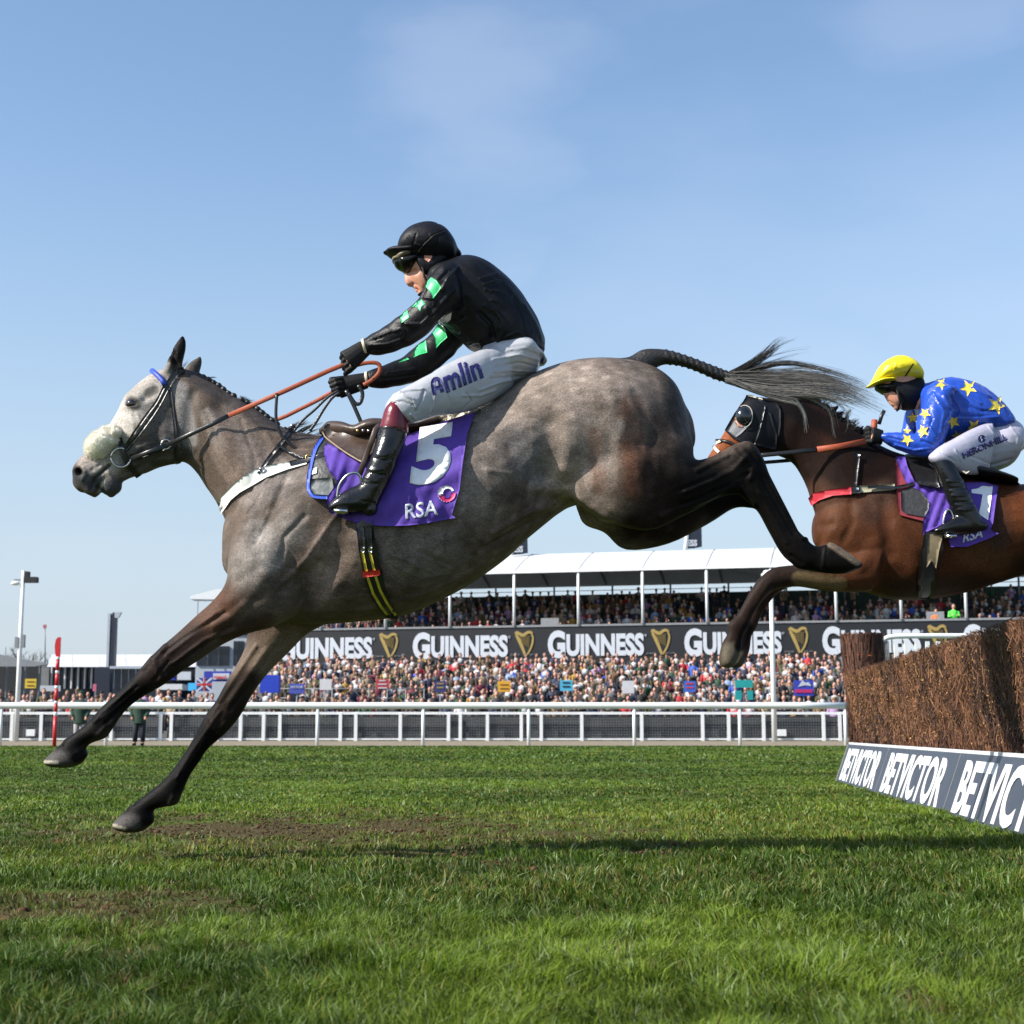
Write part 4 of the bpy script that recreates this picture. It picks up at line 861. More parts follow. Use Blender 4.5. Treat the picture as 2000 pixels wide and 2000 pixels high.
# ================================================================== LEADING GREY HORSE
Y1 = 6.1
M_coat = mat('grey_coat', rough=.45, var=.32, scale=170, bump=.0018, bscale=330, attr=True, spec=.06, fleck=.24, stretch=(.45, 1, .9))
M_blackl = mat('black_leather', (.012, .012, .013), .32, .2, 40, .0006, 300)
M_brownl = mat('brown_saddle_leather', (.055, .035, .025), .38, .25, 30, .0006, 250)
M_steel = mat('bit_steel', (.6, .6, .6), .2, .05, 10, metal=1.)
def build_grey():
    bm = bmesh.new(); yo = 0
    # trunk, rump to chest
    loft(bm, [(1338,790,1350,880,.05),(1314,745,1352,925,.13),(1265,713,1335,985,.21),(1190,701,1235,1010,.26),(1110,708,1130,985,.28),
              (1030,737,1045,1040,.28),(960,784,990,1090,.29),(880,818,920,1140,.305),(800,842,855,1175,.315),(720,856,782,1204,.31),
              (650,858,690,1215,.285),(600,856,610,1220,.25),(545,870,540,1212,.22),(485,930,480,1180,.18),(450,1000,452,1128,.12)], Y1, 4, 28)
    # neck
    loft(bm, [(690,858,570,1120,.17),(625,850,475,1085,.175),(560,838,437,1010,.155),(510,806,420,977,.135),(460,775,402,951,.115),
              (415,746,386,926,.105),(375,724,366,906,.095),(345,718,345,900,.085)], Y1, 4, 24)
    # head
    loft(bm, [(372,724,370,880,.06),(340,717,352,903,.085),(302,728,330,908,.098),(268,753,306,914,.104),(246,777,286,923,.094),(230,806,268,929,.074),
              (212,833,253,934,.060),(192,857,238,941,.053),(172,880,215,945,.052),(153,900,196,950,.055),(143,916,180,962,.052),(143,934,168,960,.036)], Y1, 4, 24, pw=.86)
    loft(bm, [(200,925,232,925,.04),(196,945,238,945,.042),(200,962,236,958,.034),(210,968,226,966,.018)], Y1, 4, 18)
    loft(bm, [(150,930,192,938,.045),(155,950,196,955,.045),(166,963,194,966,.036),(178,969,188,969,.015)], Y1, 4, 18)
    balls(bm, 332, 852, Y1, 47, .100, 52)      # cheek
    # ears
    loft(bm, [(318,728,356,724,.030,-.045),(322,716,357,708,.028,-.05),(329,700,361,692,.022,-.055),(338,680,364,674,.015,-.055),(348,664,362,660,.009,-.052),(354,656,359,656,.004,-.05)], Y1, 4, 14)
    loft(bm, [(355,730,392,742,.030,.05),(362,718,390,728,.026,.055),(371,708,394,713,.020,.055),(383,700,395,701,.010,.055),(390,695,393,696,.004,.055)], Y1, 4, 14)
    # far / near hind legs
    for side, yy in ((-1, -.125), (1, .125)):
        if side < 0:
            S = [(1285,770,1150,850,.04,.05),(1325,812,1112,905,.09,.03),(1354,856,1096,952,.128),(1356,895,1175,1010,.12),(1375,896,1262,1036,.088),(1402,886,1335,1008,.068),(1434,868,1398,975,.052),
                 (1466,862,1438,966,.046),(1490,892,1452,974,.041),(1503,926,1469,988,.034),(1525,970,1486,1006,.031),(1554,1028,1512,1056,.031),
                 (1573,1050,1534,1087,.037),(1592,1066,1557,1110,.035),(1612,1064,1586,1115,.033),(1624,1059,1610,1120,.043),(1655,1078,1648,1121,.046),(1680,1098,1672,1112,.035)]
        else:
            S = [(1285,800,1150,870,.04,-.05),(1320,860,1120,940,.09,-.02),(1332,905,1135,1018,.13),(1340,930,1180,1040,.11),(1352,940,1222,1074,.095),(1385,935,1304,1063,.078),(1425,925,1383,1024,.058),
                 (1460,915,1432,994,.047),(1484,926,1466,993,.04),(1500,960,1480,1000,.033),(1528,1008,1503,1042,.031),(1560,1058,1532,1089,.036),(1590,1078,1572,1113,.034),
                 (1620,1083,1616,1120,.043),(1650,1095,1648,1121,.045),(1668,1106,1666,1116,.03)]
        loft(bm, S, Y1, 4, 20, yo=yy)
    # near foreleg
    loft(bm, [(480,960,640,1040,.09,-.12),(455,1040,620,1130,.105,-.135),(450,1095,590,1190,.105,-.13),(447,1130,540,1222,.095,-.125),(419,1170,484,1238,.076,-.12),(385,1201,435,1259,.062,-.12),
              (348,1235,387,1291,.052,-.12),(322,1257,355,1312,.046,-.12),(297,1280,331,1330,.046,-.12),(274,1306,308,1345,.044,-.12),(250,1333,281,1360,.036,-.12),(224,1358,257,1377,.031,-.12),
              (199,1380,238,1397,.030,-.12),(172,1410,220,1424,.033,-.12),(150,1428,206,1441,.037,-.12),(131,1441,178,1452,.034,-.12),(116,1456,168,1462,.038,-.12),(101,1470,172,1474,.050,-.12),(85,1486,160,1491,.056,-.12)], Y1, 4, 20)
    # far foreleg
    loft(bm, [(520,1130,660,1170,.09,.12),(492,1205,640,1214,.09,.12),(483,1240,600,1238,.082,.12),(478,1266,562,1276,.07,.12),(464,1295,526,1312,.06,.12),(444,1328,495,1353,.052,.12),(421,1370,468,1400,.047,.12),
              (400,1398,439,1434,.046,.12),(382,1434,407,1462,.036,.12),(368,1458,390,1487,.031,.12),(352,1483,371,1515,.031,.12),(323,1520,356,1549,.034,.12),
              (298,1541,346,1571,.038,.12),(270,1563,318,1577,.034,.12),(250,1579,300,1583,.038,.12),(236,1592,302,1603,.05,.12),(219,1609,284,1621,.056,.12)], Y1, 4, 20)
    o = remesh('horse', bm, .0068, 5, M_coat)
    SK = [  # (polyline, radius, amount, side)
        ([(1262,850),(1300,980)], 60, -.014, 's'), ([(1200,760),(1235,900),(1215,1000)], 80, .014, 's'), ([(1040,960),(1075,900),(1075,830)], 38, -.022, 's'),
        ([(1010,870),(1060,930),(1085,960)], 50, -.02, 's'), ([(1110,820),(1130,930)], 60, .008, 's'), ([(900,900),(960,930)], 60, .008, 's'),
        ([(1180,1012),(1120,965),(1060,955)], 22, .016, 's'), ([(1090,985),(1150,1010)], 20, -.014, 's'),
        ([(640,920),(520,1090),(455,1110)], 55, .020, 's'), ([(560,1000),(600,1080)], 60, .014, 's'), ([(690,960),(660,1080),(600,1160)], 40, -.020, 's'),
        ([(500,950),(470,1040)], 36, -.006, 's'), ([(520,1130),(450,1175)], 26, .012, 's'), ([(590,960),(540,1000),(500,1060)], 24, -.007, 's'),
        ([(480,1000),(462,1080)], 30, .006, 's'), ([(620,1100),(560,1150)], 18, -.010, 's'),
        ([(400,790),(450,900),(520,960)], 34, .010, 's'), ([(392,910),(430,955),(465,1000)], 16, -.005, 's'), ([(430,800),(520,880),(600,900)], 26, -.006, 's'),
        ([(470,790),(560,860)], 24, .008, 's'),
        ([(375,770),(368,870)], 16, -.007, 's'), ([(350,790),(348,850),(335,885)], 14, .005, 's'),
        ([(336,690),(346,710),(340,722)], 9, -.016, 'n'), 
        # face
        ([(246,792),(268,788)], 17, .008, 's'), ([(238,776),(254,769),(274,777)], 8, .007, 's'), ([(250,789),(266,789)], 7, -.007, 's'),
        ([(285,774),(302,762)], 15, -.008, 's'), ([(236,812),(268,828),(292,846)], 9, .003, 's'), ([(218,858),(248,868),(275,862)], 14, -.006, 's'),
        ([(225,840),(195,870),(172,890)], 9, .005, 's'),
        ([(151,921)], 12, .006, 's'), ([(152,921)], 10.5, -.030, 's'), ([(163,913),(167,926),(160,938)], 4, .005, 's'),
        ([(216,908),(200,920),(183,936),(178,955)], 4.5, -.012, 's'), ([(200,960),(190,950)], 4, -.010, 's'), ([(195,905),(178,918)], 5, -.004, 's'),
        ([(190,965),(196,958)], 5, -.006, 's'), ([(198,895),(185,912)], 4, .004, 's'), ([(212,925),(224,945)], 8, .004, 's'),
        ([(240,925),(300,905)], 9, -.006, 's'), ([(310,880),(352,870)], 14, .006, 's'), ([(280,880),(260,900)], 12, -.006, 's'),
        ([(255,806),(262,830),(258,850)], 3.0, .003, 's'), ([(268,806),(277,830)], 3.0, .0035, 's'), ([(280,812),(300,850)], 3.0, .003, 's'), ([(292,840),(312,868)], 2.5, -.0025, 's'),
        # legs: tendons
        ([(420,1200),(330,1275)], 9, .006, 'n'), ([(450,1225),(340,1300)], 6, -.007, 'n'), ([(255,1345),(185,1410)], 6, .005, 'n'), ([(262,1358),(205,1412)], 4, -.005, 'n'),
        ([(430,1390),(375,1470),(345,1520)], 5, .005, 'n'), ([(425,1425),(372,1500)], 4, -.005, 'n'), ([(520,1270),(450,1370)], 9, .006, 'n'),
        ([(1340,960),(1430,920),(1460,890)], 8, .008, 'n'), ([(1330,990),(1420,950)], 7, -.007, 'n'), ([(1475,940),(1540,1060)], 5, .004, 'n'), ([(1485,930),(1550,1045)], 3.5, -.005, 'n'),
        ([(1450,880),(1472,910),(1466,935)], 7, .007, 'n'),
        ([(322,1262),(300,1290),(312,1322)], 8, .006, 'n'), ([(296,1284),(280,1306)], 5, .005, 'n'), ([(330,1290),(300,1330)], 4, -.006, 'n'), ([(310,1330),(326,1318)], 5, .006, 'n'),
        ([(460,1230),(400,1250),(340,1296)], 7, .008, 'n'), ([(440,1195),(370,1240),(320,1276)], 6, -.007, 'n'), ([(480,1180),(450,1205),(420,1222)], 12, .008, 'n'),
        ([(206,1420),(192,1434)], 6, .007, 's'), ([(214,1438),(200,1446)], 5, .007, 's'), ([(180,1440),(160,1456)], 5, -.004, 's'), ([(170,1462),(150,1478)], 4, -.003, 's'), ([(128,1444),(120,1458)], 3.5, .005, 's'),
        ([(268,1340),(196,1400)], 3.5, -.005, 'n'), ([(262,1368),(214,1416)], 4, .006, 'n'),
        ([(424,1380),(412,1405),(425,1430)], 8, .005, 'n'), ([(440,1410),(405,1455)], 4, .005, 'n'), ([(402,1442),(360,1508)], 3.5, .005, 'n'), ([(338,1555),(330,1572)], 6, .007, 's'), ([(262,1572),(250,1580)], 3.5, .005, 's'),
        ([(540,1262),(480,1350),(450,1385)], 6, -.007, 'n'), ([(500,1262),(462,1320),(430,1370)], 6, .007, 'n'),
        ([(1434,880),(1455,900)], 7, .008, 'n'), ([(1464,872),(1484,896)], 6, .008, 's'), ([(1440,935),(1462,925)], 6, -.007, 'n'), ([(1450,950),(1475,985)], 5, .006, 'n'),
        ([(1498,925),(1562,1050)], 3.5, .007, 'n'), ([(1480,960),(1535,1062)], 3.5, .006, 'n'), ([(1566,1052),(1586,1054)], 5, .010, 's'), ([(1545,1085),(1565,1100)], 6, -.005, 's'), ([(1612,1066),(1606,1116)], 3.5, .005, 's'),
        ([(1360,920),(1420,890)], 6, .007, 'n'), ([(1320,960),(1400,930)], 6, -.006, 'n'), ([(1290,1010),(1380,975),(1430,950)], 6, .007, 'n'), ([(1210,1040),(1300,1030)], 12, .006, 'n'),
        ([(1140,770),(1190,850),(1195,940)], 16, -.003, 'n'), ([(1240,770),(1275,860),(1270,960)], 16, -.004, 'n'),
        ([(600,1010),(560,1050),(545,1100)], 8, -.006, 'n'), ([(660,1000),(600,1090),(540,1150)], 7, .005, 'n'), ([(560,930),(530,1010),(500,1060)], 10, -.006, 'n'), ([(480,1060),(530,1100),(600,1120)], 6, -.004, 'n'),
        ([(470,820),(500,900),(490,960)], 7, -.004, 'n'), ([(520,850),(560,900)], 9, .005, 'n'), ([(400,800),(430,860),(480,900)], 6, -.004, 'n'),
        ([(650,1120),(700,1150),(760,1160)], 2.2, .0035, 'n'), ([(760,1100),(820,1130),(880,1120)], 2.2, .0035, 'n'), ([(300,872),(270,882),(250,900)], 2, .003, 's'), ([(240,842),(262,850),(285,868)], 1.8, .003, 's'),
        ] + [([(700 + k * 34, 1040 + k * -6), (722 + k * 36, 1100 - k * 8), (760 + k * 34, 1150 - k * 12)], 9, .0028 * (-1) ** k, 'n') for k in range(7)] + [
        # ribs, belly folds
        ([(760,1080),(850,1120)], 6, .003, 'n'), ([(780,1060),(880,1105)], 6, -.003, 'n'), ([(800,1100),(900,1050)], 30, .006, 'n'), ([(950,920),(1000,925)], 5, .004, 'n'),
        ([(960,1040),(1030,1000),(1085,985)], 9, .011, 'n'), ([(940,1075),(1020,1030),(1070,1005)], 8, -.011, 'n'), ([(700,1195),(860,1150),(960,1095)], 9, .005, 'n'),
        ([(545,905),(480,1000)], 5, .003, 'n'), ([(410,860),(430,905)], 4, .003, 'n'), ([(440,840),(490,870),(540,882)], 4, .0025, 'n'),
    ]
    smooth_region(o, [(1110,905),(1180,870),(1250,830),(1310,820)], 75, 60); smooth_region(o, [(1250,930),(1330,900)], 40, 20)
    sculpt(o, SK)
    v = getv(o.data)
    q = proj(v)
    g = (.098,.074,.059); dk = (.0042,.0036,.0034); brn = (.085,.042,.026); lt = (.34,.31,.275)
    ST = [  # large areas: natural coat colour, with sunlit and shaded parts painted in
        ([(1100,760),(1200,780),(1120,900),(1000,830)], 120, (.22,.178,.150), .8), ([(950,850),(930,960)], 90, (.19,.16,.14), .7),  # sunlit top and front of the rump painted light
        ([(860,1080),(760,1080)], 80, (.15,.132,.12), .6), ([(620,1100),(640,1160)], 45, (.21,.16,.14), .5),  # includes the sunlit band behind the elbow, painted light
        ([(1100,940),(1160,1000)], 60, (.25,.195,.16), .7), ([(560,1040),(500,1080),(480,1110)], 60, (.20,.18,.165), .7),  # lit stifle and lit front of the chest painted light
        ([(560,930),(500,960)], 60, (.17,.15,.14), .6), ([(450,830),(500,900)], 50, (.17,.14,.125), .6), ([(1235,800),(1245,950)], 45, (.13,.068,.045), .75),
        ([(1160,850),(1170,950)], 24, (.14,.08,.058), .6),
        ([(1310,800),(1335,930)], 55, (.05,.042,.04), .85), ([(1260,770),(1290,860)], 40, (.08,.07,.065), .6),  # shaded rear of the rump painted dark
        ([(1020,860),(1040,920)], 45, (.09,.09,.095), .7), ([(1290,940),(1310,1030)], 90, (.020,.012,.010), .95), ([(1240,1030),(1330,1000)], 50, (.016,.010,.009), .97),  # shade in the flank hollow painted dark; hindquarter is dark coat
        ([(1380,950),(1700,1130)], 110, dk, 1), ([(1560,1080),(1700,1110)], 60, dk, 1), ([(1470,900),(1540,1090)], 60, dk, 1),
        # face: coat markings, with bright nose and shaded cheek painted in
        ([(200,900),(260,790),(300,745)], 58, lt, .95), ([(215,860),(250,800)], 34, (.50,.46,.42), .8), ([(300,760),(320,740)], 26, lt, .7), ([(325,835),(340,865)], 46, (.075,.070,.068), .85), ([(352,760),(372,860)], 20, (.22,.21,.205), .7),
        ([(310,870),(260,895)], 36, (.06,.058,.058), .85), ([(150,930),(200,950),(230,950)], 26, (.055,.058,.062), .9), ([(165,905),(195,900)], 18, (.33,.28,.25), .7),
        ([(330,900),(250,935)], 16, (.11,.11,.11), .6), ([(405,810),(430,870)], 18, (.30,.26,.23), .5),
        ([(380,735),(450,780),(520,825),(600,850)], 20, (.05,.045,.045), .8), ([(345,722),(320,735)], 10, (.05,.045,.045), .5),
        # forelegs
        ([(430,1180),(380,1230)], 60, brn, .9), ([(440,1235),(520,1215)], 34, (.045,.025,.018), .8),
        ([(320,1290),(90,1480)], 66, dk, 1), ([(380,1245),(300,1310)], 46, (.022,.014,.012), .9),
        ([(560,1240),(480,1330)], 52, (.19,.14,.105), .75), ([(450,1370),(340,1520),(220,1620)], 66, dk, 1), ([(485,1330),(430,1400)], 40, (.022,.015,.012), .95),
        # eye patch, nostril
        ([(258,787),(262,789)], 17, (.02,.017,.016), .95), ([(152,921)], 13, (.008,.007,.007), 1), ([(214,908),(196,924),(184,938)], 4.5, (.03,.03,.03), .8), ([(290,768),(301,762)], 12, (.05,.045,.043), .7),
        ([(203,940),(192,962)], 3.5, (.40,.36,.32), .7),
        ([(340,700),(350,680),(356,662)], 26, (.008,.007,.007), 1), ([(322,722),(326,712)], 8, (.2,.19,.18), .8), ([(380,715),(390,700)], 14, (.06,.055,.052), .8),
        # hooves
        ([(93,1478),(122,1484)], 24, (.075,.068,.064), .9), ([(150,1480),(170,1470)], 14, dk, .9), ([(88,1488),(112,1490)], 4, (.5,.46,.38), .7),
        ([(226,1606),(258,1606)], 24, (.075,.068,.064), .9), ([(288,1600),(300,1600)], 16, dk, .9), ([(222,1612),(244,1619)], 4, (.45,.40,.30), .6), ([(1622,1062),(1675,1098)], 9, (.22,.17,.12), .7),
    ]
    def mott(v):
        a = noise3(v, 26, 1) * .9 + noise3(v, 55, 2) * .8; b = noise3(v, 120, 3)
        pp = proj(v); body = np.clip((pp[:, 0] - 380) / 120, .25, 1) * np.clip((1240 - pp[:, 1]) / 80, .2, 1)
        dap = np.clip(noise3(v, 75, 5) * 2.2 - .35, 0, 1)
        return np.clip(1 + body * (.50 * a + .24 * b + .50 * dap), .4, 2.1)
    ST += [([(296,800),(330,812)], 20, (.12,.115,.11), .5), ([(318,858),(326,850)], 7, (.17,.16,.15), .6), ([(338,838)], 8, (.16,.15,.14), .6), ([(345,868)], 9, (.15,.13,.12), .5), ([(375,880),(352,900)], 12, (.04,.036,.034), .7), ([(300,905),(345,903)], 8, (.05,.045,.043), .7), ([(380,760),(372,775)], 9, (.05,.045,.04), .6), ([(200,885),(218,900)], 8, (.26,.23,.2), .6), ([(1290,840),(1310,900)], 40, (.035,.026,.022), .7), ([(700,1000),(760,1120)], 40, (.17,.13,.11), .5), ([(640,1040),(625,1160)], 30, (.24,.175,.145), .6), ([(500,1030),(530,1100)], 30, (.22,.20,.185), .6), ([(440,860),(470,960)], 26, (.15,.105,.08), .6), ([(1000,780),(1060,740),(1150,730)], 26, (.23,.19,.16), .6), ([(1180,900)], 22, (.26,.215,.185), .5), ([(1200,850),(1210,830)], 14, (.26,.22,.19), .5), ([(1225,870),(1240,960)], 22, (.12,.055,.034), .6), ([(560,960),(600,1000)], 26, (.10,.085,.075), .6), ([(420,880),(450,930)], 16, (.2,.15,.125), .6)]  # more coat marks; sunlit band behind the elbow and shoulder highlight painted in
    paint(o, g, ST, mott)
    return o
grey = build_grey()
tag(grey, 'dappled grey racehorse with dark legs leaping with forelegs stretched toward the turf', 'horse')
# ---- hair builder: strands as thin tapered blades with their own tone
def strands(name, guides, m, parent, Y0, segs=14):
    """guides: (px path, count, spread px at start, spread px at end, depth spread m, width m, [tone lo, hi], tint)"""
    V, Fq, Cc = [], [], []
    for path, cnt, s0, s1, ds, wd, tone, tint in guides:
        A = cr_interp([list(p) for p in path], 8); K = max(4, cnt // 17); cl = rng.normal(size=(K, 2)) * .62; cp = rng.uniform(0, 6.28, K); ca_ = rng.uniform(0, 7, K) * min(1, s1 / 12); ct_ = rng.uniform(0, 1, K); ce = rng.uniform(.72, 1.0, K)
        for _ in range(cnt):
            q_ = rng.integers(0, K)
            e = max(4, int(len(A) * rng.uniform(.62, 1.0) * ce[q_])); k = np.linspace(0, e - 1, segs); base = np.stack([np.interp(k, range(len(A)), A[:, i]) for i in (0, 1)], -1)
            u = np.linspace(0, 1, segs) * e / len(A)
            off = cl[q_] + rng.normal(size=2) * .20; o2 = rng.normal(size=2) * .5; ph = cp[q_] + rng.normal() * .25; am = ca_[q_] + rng.uniform(0, 1.2)
            q = base + off * (s0 * (1 - u) + s1 * u ** 1.2)[:, None] + o2 * (u ** 2 * s1 * .35)[:, None]
            q[:, 1] += np.sin(u * 6 + ph) * am * u; yy = Y0 + rng.normal() * ds * (.3 + .7 * u)
            pt = Pn(q[:, 0], q[:, 1], yy)
            d = np.gradient(pt, axis=0); n = np.stack([-d[:, 2], 0 * d[:, 0], d[:, 0]], -1); n /= np.linalg.norm(n, axis=1)[:, None] + 1e-9
            w = wd * rng.uniform(.5, 1.3) * (1 - .75 * np.linspace(0, 1, segs)); b = len(V) and sum(len(x) for x in V) or 0
            tri = np.stack([pt + n * w[:, None], pt - n * w[:, None] * .5 + np.array([0, -1, 0]) * w[:, None] * .8, pt - n * w[:, None] * .5 + np.array([0, 1, 0]) * w[:, None] * .8], 1).reshape(-1, 3)
            V.append(tri); i = np.arange(segs - 1)[:, None] * 3 + b
            for j in range(3): Fq.append(np.hstack([i + j, i + (j + 1) % 3, i + 3 + (j + 1) % 3, i + 3 + j]))
            t = tone[0] + (tone[1] - tone[0]) * np.clip(.65 * ct_[q_] + .5 * rng.random() - .08, 0, 1) ** 1.2; Cc.append(np.tile(np.array(tint) * t, (segs * 3, 1)))
    return meshnp(name, np.vstack(V), np.vstack(Fq), m, parent, cols=np.vstack(Cc))
M_hair = mat('horse_hair', rough=.5, var=.2, scale=30, attr=True, spec=.22)
M_tail = mat('plaited_tail', (.016,.014,.013), .5, .3, 60, .003, 90)

# ---- tail
bm = bmesh.new()
loft(bm, [(1205,700,1262,740,.05),(1228,697,1278,722,.042),(1251,684,1292,714,.036),(1273,681,1308,712,.034),(1304,684,1335,716,.032),(1344,696,1366,727,.030),(1384,711,1397,741,.027),(1415,723,1418,746,.023),(1432,729,1432,746,.018)], Y1, 6, 14)
tail = remesh('tail', bm, .006, 3, M_tail, grey)
sculpt(tail, [([(x, y - 6), (x + 10, y + 34)], 3.2, .004, 'b') for x, y in ((1300,683),(1312,684),(1324,688),(1336,691),(1348,695),(1360,699),(1372,703),(1384,707),(1396,712),(1406,716),(1416,720))])
tb = (1.0, .95, .88)
strands('tail_hair', [
    ([(1422,736),(1470,736),(1517,738),(1590,740),(1644,756),(1699,781),(1764,812)], 820, 8, 22, .035, .0009, (.02,.34), tb),
    ([(1422,740),(1480,756),(1530,762),(1600,764),(1660,775),(1730,800)], 680, 7, 20, .035, .0009, (.05,.46), tb),
    ([(1422,732),(1450,718),(1474,705),(1496,690),(1520,668),(1560,650)], 240, 5, 9, .03, .0011, (.004,.03), tb),
    ([(1422,734),(1460,716),(1500,705),(1550,690),(1600,680)], 26, 4, 10, .03, .0008, (.006,.08), tb),
    ([(1424,734),(1470,724),(1530,712),(1600,722),(1680,745),(1700,765)], 110, 5, 12, .035, .0009, (.01,.12), tb),
    ([(1424,742),(1470,762),(1520,778),(1556,786),(1574,812),(1580,852)], 190, 5, 5, .03, .0011, (.2,.5), tb),
    ([(1450,745),(1540,760),(1600,772),(1646,792),(1658,828),(1636,862)], 34, 5, 5, .03, .0010, (.2,.5), tb),
    ([(1480,750),(1560,765),(1620,790),(1634,830),(1640,850)], 20, 5, 10, .03, .0008, (.1,.4), tb),
], M_hair, tail, Y1)

# ---- mane: row of plaits on the crest, loose tuft at the withers
bm = bmesh.new()
for i in range(17):
    u = i / 16; pts = [(386,730),(420,747),(452,770),(490,788),(520,812),(556,836)]; A = cr_interp(pts, 10); x, y = A[int(u * (len(A) - 1))]
    c = P(x + 1, y + 2, Y1 - .012); k = random.uniform(.8, 1.15); ball(bm, c, (.013 * k, .018, .0135 * k), 10)
mane = remesh('mane', bm, .005, 2, M_tail, grey)
strands('mane_hair', [([(560,842),(590,826),(612,822)], 60, 8, 10, .02, .0009, (.008,.03), tb), ([(585,850),(610,836),(632,830)], 90, 9, 9, .02, .0009, (.008,.03), tb),
    ([(520,820),(545,822)], 50, 6, 5, .02, .0009, (.008,.03), tb), ([(410,745),(425,742)], 30, 8, 4, .02, .0008, (.008,.03), tb), ([(362,716),(374,700)], 12, 5, 4, .02, .0006, (.03,.08), tb),
    ([(470,780),(500,790)], 50, 14, 6, .02, .0008, (.008,.03), tb)], M_hair, mane, Y1, 8)
# chin whiskers
strands('whiskers', [([(225,955),(232,962),(236,972)], 10, 4, 4, .02, .0003, (.3,.5), tb)], M_hair, grey, Y1, 5)

# ---- eye
M_eye = mat('horse_eye', (.012,.006,.004), .04, .1, 5, coat=1.)
T1 = bvh(grey)
def eye(horse, tree, px, py, Y, rr, name='eye'):
    for s in (-1, 1):
        b = bmesh.new(); h, d = hit(tree, px, py, Y); c = Vector(h)
        if s > 0: c.y = 2 * Y - c.y
        c.y += -s * rr * .62
        ball(b, c, (rr, rr, rr * .82), 20); obj(name, b, M_eye, horse, smooth=True)
eye(grey, T1, 257, 788, Y1, .029)

# ---- bridle
M_blue = mat('blue_band', (.02,.06,.42), .5, .2, 60, .001, 200)
M_fleece = mat('cream_sheepskin', (.80,.76,.64), .95, .08, 25, .004, 90, sheen=.4)
M_rein = mat('orange_rubber_rein', (.30,.055,.016), .6, .2, 60, .0012, 260)
def strap(name, pts, w, tree, Y0, m, parent, off=.007, th=.004, step=4, **k):
    return drape(name, [strip_poly([tuple(p) for p in cr_interp([list(q) for q in pts], 4)], w)], tree, Y0, off, th, m, parent, step=step, **k)
def mirror_y(o, Y, name=None):
    """the same part on the far side of the animal"""
    me = o.data.copy(); v = getv(me); v[:, 1] = 2 * Y - v[:, 1]; me.vertices.foreach_set('co', v.astype(np.float32).ravel()); me.flip_normals(); me.update()
    c = bpy.data.objects.new(name or o.name.split('.')[0], me); COL.objects.link(c); c.parent = o.parent; c.matrix_parent_inverse = o.matrix_parent_inverse.copy(); return c
br = empty('bridle', P(300, 800, Y1), 'black bridle with blue browband, cream sheepskin noseband and orange rubber reins on the grey horse', 'bridle')
for s, pts, w in (('cheek_strap', [(322,752),(305,785),(283,815),(262,845),(240,880)], 2.6), ('cheek_strap', [(328,758),(310,792),(290,822),(268,852),(246,880)], 2.4),
                  ('throat_strap', [(330,748),(336,790),(341,830),(344,870),(343,905)], 2.6), ('chin_strap', [(254,893),(285,886),(315,876),(345,862)], 5.0), ('nose_strap', [(232,856),(238,872),(243,893),(256,915),(270,930)], 5.5)):
    o = strap(s, pts, w, T1, Y1, M_blackl, br); mirror_y(o, Y1)
o = strap('headpiece', [(360,722),(345,728),(332,745),(324,760)], 6, T1, Y1, M_blackl, br, off=.010); mirror_y(o, Y1)
bm = bmesh.new()
pts = [pt3(T1, x, y, Y1, .008) for x, y in ((322,752),(318,744),(311,736),(304,730))]; top = P(297, 726, Y1); top.z += .004
pts = pts + [top]; pts = pts + [Vector((p.x, 2 * Y1 - p.y, p.z)) for p in pts[:-1][::-1]]
tube(bm, pts, .011, 8); obj('browband', bm, M_blue, br, smooth=True)
bm = bmesh.new()
C0 = P(212, 862, Y1)
def loopband(c, ang, half, wy, r, n=20, arc=(-.9, 3.6)):
    """fat roll across the nose, in the plane spanned by a px direction and depth"""
    k = Y1 / FPX; ux, uz = math.cos(ang), -math.sin(ang)
    return [c + Vector((ux, 0, uz)) * half * math.sin(a) * k + Vector((0, 1, 0)) * wy * -math.cos(a) for a in np.linspace(*arc, n)]
pts = loopband(P(217, 862, Y1), math.radians(142), 28, .078, 0, arc=(-.4, 3.54))
tube(bm, pts, [.022 + .034 * math.sin(math.pi * i / 19) ** .5 for i in range(20)], 14)
for i in range(150):
    p = random.choice(pts); a = random.uniform(0, 6.28); b = random.uniform(-1, 1); q = p + Vector((math.cos(a) * .030, b * .026, math.sin(a) * .030)); ball(bm, q, (.016, .016, .016), 6)
fl = remesh('sheepskin_noseband', bm, .005, 2, M_fleece, br)
V0 = getv(fl.data); N0 = getn(fl.data); V0 += N0 * (noise3(V0, 110, 3) * .002 + noise3(V0, 420, 4) * .002)[:, None]; fl.data.vertices.foreach_set('co', V0.astype(np.float32).ravel())
# wool fibres
Vf, Ff, Cf = [], [], []
idx = rng.integers(0, len(V0), 16000)
for k_, i in enumerate(idx):
    d = N0[i] + rng.normal(size=3) * .5; d /= np.linalg.norm(d); s = np.cross(d, rng.normal(size=3)); s /= np.linalg.norm(s)
    l = rng.uniform(.005, .013); Vf += [V0[i] - s * .0006, V0[i] + s * .0006, V0[i] + d * l]; Ff.append([3 * k_, 3 * k_ + 1, 3 * k_ + 2]); Cf += [np.array((.82,.78,.67)) * rng.uniform(.8, 1.1)] * 3
meshnp('wool', Vf, Ff, M_hair, fl, cols=np.array(Cf))
for s in (-1, 1):
    bm = bmesh.new(); h = pt3(T1, 236, 894, Y1, .012)
    if s > 0: h.y = 2 * Y1 - h.y
    torus(bm, h, .038, .0042, (.25, s, -.1))
    obj('bit_ring', bm, M_steel, br, smooth=True)
bm = bmesh.new(); h = pt3(T1, 324, 868, Y1, .015); torus(bm, h, .019, .003, (0, -1, 0)); obj('martingale_ring', bm, M_steel, br, smooth=True)
HN = P(684, 709, Y1 - .095)      # near hand, far hand
HF = P(668, 755, Y1 + .10)
